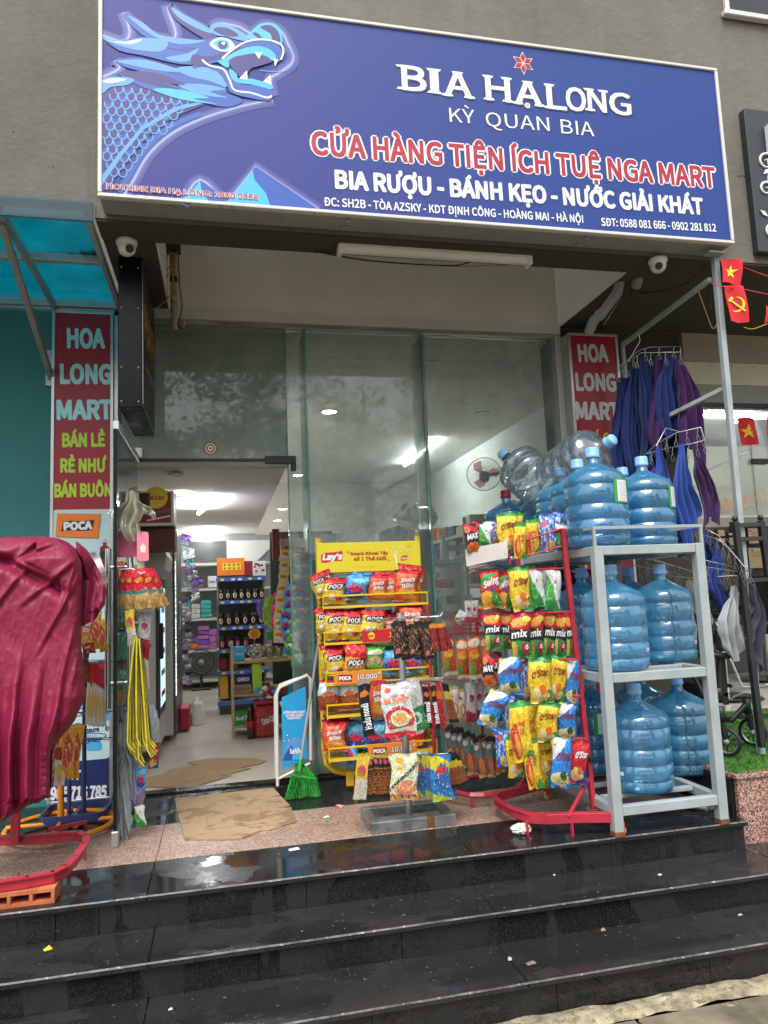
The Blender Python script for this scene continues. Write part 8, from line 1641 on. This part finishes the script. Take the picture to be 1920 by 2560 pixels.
t = MB(); q = at(636, 1585, Y=WY+.1)
for k in range(8): disc(t, (q.x+.035*math.cos(k*PI/4), q.z+.026*math.sin(k*PI/4)), .018, P_yel, 10, facade(q.y-.0002*k))
disc(t, (q.x, q.z), .035, P_org, 14, facade(q.y-.003)); t.text('SALE', facade(q.y-.0035), .012, P_maroon, q.x, q.z, .05, .02) if False else None; t.tube([(q.x, q.y+.002, q.z-.03), (q.x, q.y+.03, q.z-.1)], .003, P_pink, 5); t.build('flower_sign', cb)
for i in range(10): q = at(672+i*5, 1632+r.uniform(-6, 4), Y=WY+.1); t = MB(); t.lathe([(0, -.04), (.008, -.04), (.008, .02), (.012, .03), (0, .045)], q, (P_lime, P_cream, P_green, P_red)[i % 4], 8); tag(t.build('lollipop', None, q), 'small wrapped sweet standing in the clear tray on the wooden rack', 'sweet', 'sweets in the clear tray')
carton(668, 1628, 720, 1653, WY+.04, .16, M_film, 'clear tray of sweets on the wooden rack', name='clear_tray', cat='tray')
carton(584, 1710, 628, 1736, WY+.04, .25, M_card, 'brown carton on the middle board of the wooden rack', txt=('BÁNH', P_brown, .25)); o = carton(588, 1688, 628, 1709, WY+.06, .1, P_navy, 'navy biscuit packet lying on the brown carton', txt=('OREO', P_white, .45), name='biscuit_packet', cat='biscuit packet')
carton(632, 1658, 654, 1736, WY+.06, .1, P_lime, 'tall green and cream box on the wooden rack'); carton(586, 1778, 622, 1814, WY+.05, .1, P_green, 'green noodle packet on the bottom board of the wooden rack', txt=('MÌ', P_white, .3))
ck = thing('cola_pack', 'red shrink-wrapped cola pack standing at the end of the wooden rack', 'drinks pack', (.32, 6.0, 0)); a, b = at(636, 1838, Y=5.95), at(694, 1758, Y=5.95)
part(ck, 'pack', mat('cola_red_film', (.36, .008, .015), .25, 0, var=.2, vs=20, bs=30, bd=.004, coat=.5), (a.x, 5.95, 0.002), (b.x, 6.2, b.z), .02); t = MB(); ptext(t, 'Coca-Cola', (655, 1805), (690, 1793), 15, 5.95, P_white, .03, .002); t.build('script', ck)
for k in range(3): q = at(627+k*3, 1838, Y=5.98+k*.08); t = MB(); t.lathe([(0, 0), (.03, 0), (.032, .05), (.028, .1), (.032, .15), (.014, .22), (.013, .25), (0, .25)], (q.x, q.y, 0), mat('cola_dark', (.012, .004, .003), .1, 0, bd=0, coat=.8), 14); t.lathe([(.0325, .09), (.0325, .14)], (q.x, q.y, 0), P_sred, 14); tag(t.build('cola_bottle', None, (q.x, q.y, 0)), 'dark cola bottle, %s from the front beside the red pack' % ORD[k], 'bottle', 'cola bottles')
for k in range(14): q = at(640+r.random()*50, 1725+r.random()*34, Y=6.0+r.random()*.1); crumple('egg_sweet', (q.x, q.y, q.z), .024, .02, .02, (P_white, P_red, P_grey, P_cyan)[k % 4], 'round foil-wrapped sweet in the heap on the red cola pack', 'sweet', k+1, 10, .2)['group'] = 'sweets heaped on the cola pack'
part(bld, 'sweet_ledge', P_sred, (a.x, 5.95, b.z+.001), (b.x, 6.15, b.z+.02))
# hanging strips of sweets
for i, (px, py0, n, mt, Y, lab, dx) in enumerate(((712, 1388, 8, 'poca', 4.95, 'yellow sweet sachet', -4.2), (758, 1392, 9, 'fish', 4.9, 'turquoise sweet sachet', -6), (735, 1392, 4, 'choc', 5.0, 'dark purple sachet', -1), (770, 1420, 9, 'octo', 5.05, 'dark blue sachet', 0))):
    for k in range(n):
        ky = {'poca': 'fruit', 'fish': 'octo'}.get(mt, mt); x = px+dx*k*(.8 if i == 1 else .55)+2*math.sin(k); y_ = py0+k*29
        bag(ky if i != 1 else 'fish', x, y_, Y, 27, 32, '%s, %s from the top of its hanging strip' % (lab, ORD[k]), 'hanging sweet sachet strips', 0, .12 if i < 2 else 0, name='sachet', cat='sachet', dep=.2)
crumple('carrier_bag', tuple(at(680, 1570, Y=5.6)), .07, .05, .12, plastic('lime_film', (.6, .8, .3), .7, (.4, .6, .1), 1.5, .2), 'lime and white carrier bag hanging beside the gondola', 'carrier bag', 2, 24, .2); crumple('carrier_bag', tuple(at(656, 1550, Y=5.8)), .04, .04, .08, P_purple, 'dark purple bag hanging left of the lime carrier bag', 'carrier bag', 6, 18, .3)
o = carton(702, 1345, 770, 1400, 5.6, .05, mflat('soft_pink_card', (.55, .36, .36)), 'pink carton lettered Goute standing high behind the hanging sachets', txt=('Goute', P_black, .25)); o = carton(780, 1335, 840, 1400, 5.8, .05, mflat('soft_blue_card', (.3, .42, .5)), 'pale blue carton lettered Goute behind the glass joint', txt=('Goute', P_black, .25)); carton(682, 1322, 698, 1400, 5.5, .05, P_maroon, 'tall narrow maroon box left of the pink carton')
# right half behind the glass: counters, shelves, boxes, fan
rs = thing('side_shelf', 'white side shelving with bags and boxes behind the right glass pane', 'shelf', (2.1, 6.2, 0))
for i, (z, y0, y1) in enumerate(((1.62, 5.1, 8.2), (1.42, 5.1, 8.2), (1.15, 5.0, 8.4), (.85, 5.0, 8.4), (.5, 5.0, 8.4))): part(rs, 'board', M_white, (2.15, y0, z-.03), (3.0, y1, z))
for y_ in (5.05, 6.2, 7.4): part(rs, 'upright', M_white, (2.12, y_, 0), (2.149, y_+.03, 1.75))
r = random.Random(21); cols = [P_cream, P_maroon, P_white, P_brown, P_purple, P_grey, M_card, P_navy, P_org, M_gplas]; k = 0; CN = ['cream', 'maroon', 'white', 'brown', 'purple', 'grey', 'cardboard', 'navy', 'orange', 'mid grey']
for z in (1.62, 1.42, 1.15, .85, .5):
    y_ = 5.15; j_ = 0
    while y_ < 8.0:
        w_ = r.uniform(.12, .3); h = r.uniform(.08, .17); mt = cols[r.randrange(len(cols))]; t = MB(); t.box((2.2+r.uniform(0, .06), y_, z+.0005), (2.6, y_+w_-.03, z+h), mt, .006); k += 1
        j_ += 1; tag(t.build('carton', None, (2.3, y_, z)), '%s carton, %s from the front on the %s white side board' % (CN[cols.index(mt)], ORD[min(19, j_-1)], {1.62: 'top', 1.42: 'second', 1.15: 'third', .85: 'fourth', .5: 'lowest'}[z]), 'box', 'cartons on the side shelving'); y_ += w_
co_ = thing('counter', 'white counter with a pump bottle behind the middle glass', 'counter', (1.5, 5.6, 0)); cz_ = at(1080, 1400, Y=5.4).z
part(co_, 'top', M_white, (1.2, 5.4, cz_-.03), (1.85, 6.0, cz_), .003); part(co_, 'shelf_board', M_white, (1.22, 5.42, .8), (1.83, 5.98, .82)); 
for x in (1.21, 1.81): part(co_, 'leg', M_white, (x, 5.42, 0), (x+.03, 5.97, cz_-.031))
q = at(1112, 1400, Y=5.5); t = MB(); t.lathe([(0, 0), (.032, 0), (.034, .02), (.034, .13), (.02, .155), (.01, .16), (.01, .19), (0, .19)], (q.x, q.y, cz_), M_wplas, 18); t.box((q.x-.03, q.y-.008, cz_+.188), (q.x+.012, q.y+.008, cz_+.2), M_wplas); tag(t.build('pump_bottle', None, (q.x, q.y, cz_)), 'white pump bottle on the counter behind the glass', 'bottle')
carton(1135, 1390, 1172, 1412, 5.5, .1, M_wplas, 'small white box right of the pump bottle')
crumple('egg_tray_pack', tuple(at(1040, 1325, Y=6.2)), .2, .12, .12, plastic('wrap_film', (.85, .85, .83), .6, (.55, .52, .48), 2, .1), 'film-wrapped pale trays stacked behind the middle pane', 'package', 3, 30, .15); part(rs, 'tray_ledge', M_white, (1.3, 6.1, 1.46), (2.1, 6.5, 1.49))
for k in range(8): x = 950+k*11; carton(x, 1330-k*4, x+9, 1390, 6.6, .2, (M_gplas, P_purple, M_frd)[k % 3], 'upright slim box, %s from left in the row behind the middle pane' % ORD[k], 'upright slim boxes'); 
part(rs, 'box_ledge', M_white, (1.0, 6.5, 1.18), (2.0, 6.9, 1.2))
for k in range(5): carton(1048+(k % 2)*2, 1575+k*46, 1102, 1618+k*46, 4.72, .25, mflat('lemon_carton', (.42, .42, .04)), 'lemon beer carton, %s from the top of its stack behind the glass' % ORD[k], 'lemon beer cartons', txt=('HÀ NỘI', P_maroon, .3) if k % 2 == 0 else ('BIA', P_maroon, .25))
carton(1050, 1517, 1092, 1570, 4.75, .2, mflat('deep_green_carton', (.01, .12, .07)), 'dark green carton lettered Bạch on top of the lemon cartons', txt=('Bạch', P_white, .25))
for k in range(10): x = 1105+(k % 5)*16; y_ = 1510+(k//5)*40; carton(x, y_-22, x+12, y_, 5.45, .1, cols[(k*3) % 10], '%s little box, %s from the left on the %s counter row' % (CN[(k*3) % 10], ORD[k % 5], 'lower' if k > 4 else 'upper'), 'small goods on the counter shelf')
# fan hanging, seen through glass
ff = thing('wall_fan', 'black wire-caged fan facing left behind the right glass pane', 'fan', tuple(at(1225, 1180, Y=4.95))); c = at(1210, 1185, Y=4.95); ax = Matrix.Rotation(R_(-38), 3, 'Z') @ Matrix.Rotation(R_(72), 3, 'X'); ax = (Vector((-.35, -.85, .12)).normalized()).to_track_quat('Z', 'Y').to_matrix()
t = MB(); Rf = .125; t.tube([c+ax @ Vector((Rf*math.cos(k*PI/18), Rf*math.sin(k*PI/18), 0)) for k in range(37)], .003, M_bplas, 5)
for k in range(44): a = k*2*PI/44; t.tube([c+ax @ Vector((rr_*Rf*math.cos(a), rr_*Rf*math.sin(a), zz)) for rr_, zz in ((.2, .045), (.7, .035), (1, 0), (.7, -.03), (.25, -.03))], .0009, M_bplas, 3)
t.build('cage', ff); t = MB(); t.lathe([(0, .0), (.035, 0), (.04, -.02), (.035, -.09), (0, -.1)], c+ax @ Vector((0, 0, -.03)), M_bplas, 16, ax); t.build('motor', ff)
t = MB()
for k in range(3):
    a0 = k*2*PI/3; t.add([c+ax @ Vector((rr_*math.cos(a0+da), rr_*math.sin(a0+da), zz)) for rr_, da, zz in ((.02, 0, 0), (.1, -.35, .012), (.112, .2, 0), (.08, .6, -.012), (.025, .5, -.005))], [(0, 1, 2, 3, 4)], glass('red_fan_blade', (.75, .25, .25), .3, (.4, .05, .05)) if 'red_fan_blade' not in MATS else MATS['red_fan_blade'])
t.build('blade', ff); t = MB(); t.tube([c+Vector((.03, .08, 0)), at(1262, 1180, Y=5.0), at(1300, 1172, Y=5.05)], .014, M_bplas, 8); t.build('bracket', ff)
part(ff, 'mount', M_bplas, tuple(at(1296, 1195, Y=5.04)), tuple(at(1310, 1150, Y=5.1)))

# price tags, more stock
def tags(par, x0, x1, y, z, n, name='price_tag'):
    r = random.Random(int(z*100)); t = MB()
    for k in range(n): x = x0+(x1-x0)*(k+.5+r.uniform(-.2, .2))/n; t.box((x-.018, y-.002, z-.03), (x+.018, y-.0005, z-.008), P_white if k % 3 else P_yel)
    tag(t.build(name, par), kind='stuff')
for z in gz_[:5]: tags(go, gx0+.02, gx1-.02, GY, z, 5)
r = random.Random(31); CL = [('red', P_red), ('yellow', P_yel), ('green', P_green), ('blue', P_cyan), ('orange', P_org), ('purple', P_purple), ('brown', P_brown), ('cream', P_cream), ('pink', P_pink), ('lime', P_lime)]
for j, (px0, px1, pyb, Y, hh, wh) in enumerate(((632, 740, 1738, WY+.22, 34, 'on the middle board behind the cola pack'), (660, 760, 1817, 6.6, 40, 'on the floor stack right of the cola pack'), (668, 760, 1600, 6.4, 30, 'on the shelf behind the hanging sachets'), (668, 760, 1560, 6.4, 28, 'on the upper shelf behind the hanging sachets'), (668, 760, 1648, 6.4, 32, 'on the low shelf behind the clear tray'), (950, 1050, 1450, 6.9, 30, 'behind the yellow rack top right'), (1056, 1150, 1470, 5.42, 26, 'under the counter top'))):
    x = px0; k = 0
    while x < px1-8:
        w_ = r.uniform(9, 17); h = hh*r.uniform(.65, 1); nm_, mt = CL[r.randrange(10)]; carton(x, pyb-h, x+w_-1.5, pyb, Y, .12, mt, '%s packet, %s from the left %s' % (nm_, ORD[k], wh), None, 'packet', 'packet'); x += w_; k += 1
sd = thing('stock_shelf', 'dark shelf unit behind the hanging sachets, packed with coloured packets', 'shelf', (.75, 6.5, 0))
for py in (1560, 1600, 1648): z = at(700, py, Y=6.4).z; part(sd, 'board', M_gplas, (.42, 6.39, z-.015), (1.0, 6.7, z-.0006))
part(sd, 'back_panel', M_frd, (.42, 6.71, 0), (1.0, 6.73, 1.7))
for i, (px, py0, n, key, Y) in enumerate(((748, 1400, 7, 'fish', 4.85), (722, 1480, 5, 'octo', 4.9), (740, 1540, 5, 'greenw', 4.86), (700, 1500, 4, 'pinko', 5.0))):
    for k in range(n): bag(key, px+6*math.sin(k*1.3+i)-i, py0+k*27, Y, 30, 34, '%s sachet, %s from the top of the %s extra strip' % (('turquoise', 'blue', 'green and white', 'magenta')[i], ORD[k], ORD[i]), 'hanging sweet sachet strips', rnd.uniform(-.4, .4), rnd.uniform(-.2, .2), name='sachet', cat='sachet', dep=.25)
for i in range(14):
    q = Vector((-.36+rnd.uniform(-.02, .03), 7.15+rnd.uniform(0, .3), .3+i*.05)); crumple('hanging_packet', tuple(q), .035, .03, .025, (M_mix[2], M_mix[1], P_navy, P_grey)[i % 4], 'small bag in the low heap behind the lit cooler, %s from the floor' % ORD[i], 'packet', i, 12, .3)
# ------------------------------------------------------------ across the street: what the glass and the wet stone mirror
far = thing('facing_building', 'pale apartment block across the street, mirrored in the shop glass', 'building', (4, -16, 0))
part(far, 'wall', mat('facing_wall', (.55, .53, .48), .8, bd=0), (7.5, -18, -.4), (12, -15, 14)); Mw = mat('facing_window', (.03, .035, .04), .2, bd=0)
for i in range(3):
    for j in range(5): part(far, 'window', Mw, (7.8+i*1.4, -14.995, 1.5+j*2.6), (8.5+i*1.4, -14.95, 2.9+j*2.6))
for j in range(5): part(far, 'balcony_slab', M_white, (7.4, -14.94, 1.0+j*2.6), (12.1, -14.2, 1.12+j*2.6))
M_fol = mat('street_tree_leaf', (.05, .09, .025), .5, var=.5, vs=8, bd=0); M_bark = mat('bark', (.1, .075, .05), .9, var=.3, vs=20, bd=.01)
def tree(x, y, h, R, seed, label):
    T = thing('street_tree', label, 'tree', (x, y, -.38), 'street trees behind the camera'); r = random.Random(seed); t = MB(); pts = [(x, y, -.38), (x+.1, y, h*.3), (x-.1, y+.1, h*.6), (x, y, h*.8)]; t.tube(pts, lambda q: .16*(1-q)+.04, M_bark, 10)
    cl = [Vector((x+r.gauss(0, R*.75), y+r.gauss(0, R*.4), h*.62+r.gauss(0, R*.42))) for _ in range(44)]
    for c in cl[:9]: t.tube([(x, y, h*.45), ((x+c.x)/2, (y+c.y)/2, (h*.5+c.z)/2+.2), c], lambda q: .05*(1-q)+.012, M_bark, 5)
    t.build('trunk', T); vs = []; fs = []
    for c in cl:
        rc = r.uniform(.35, .75)*R*.42
        for _ in range(190):
            d = Vector((r.gauss(0, 1), r.gauss(0, 1), r.gauss(0, .8))).normalized()*rc*r.random()**.4; p = c+d; n_ = Vector((r.gauss(0, 1), r.gauss(0, 1), r.gauss(0, 1)+1)).normalized(); a = n_.orthogonal().normalized()*r.uniform(.05, .1); b = n_.cross(a)*.5; o_ = len(vs); vs += [p-a, p+b, p+a, p-b]; fs.append((o_, o_+1, o_+2, o_+3))
    t = MB(); t.add(vs, fs, M_fol); t.build('crown', T)
tree(-2.2, -7.5, 7.2, 2.7, 1, 'leafy street tree opposite the shop, left one'); tree(3.6, -8.8, 7.8, 2.9, 2, 'leafy street tree opposite the shop, right one'); tree(-7, -9, 8, 3, 3, 'leafy street tree far to the left of the shop'); tree(.6, -9.5, 7.5, 2.8, 4, 'leafy street tree straight across from the door')
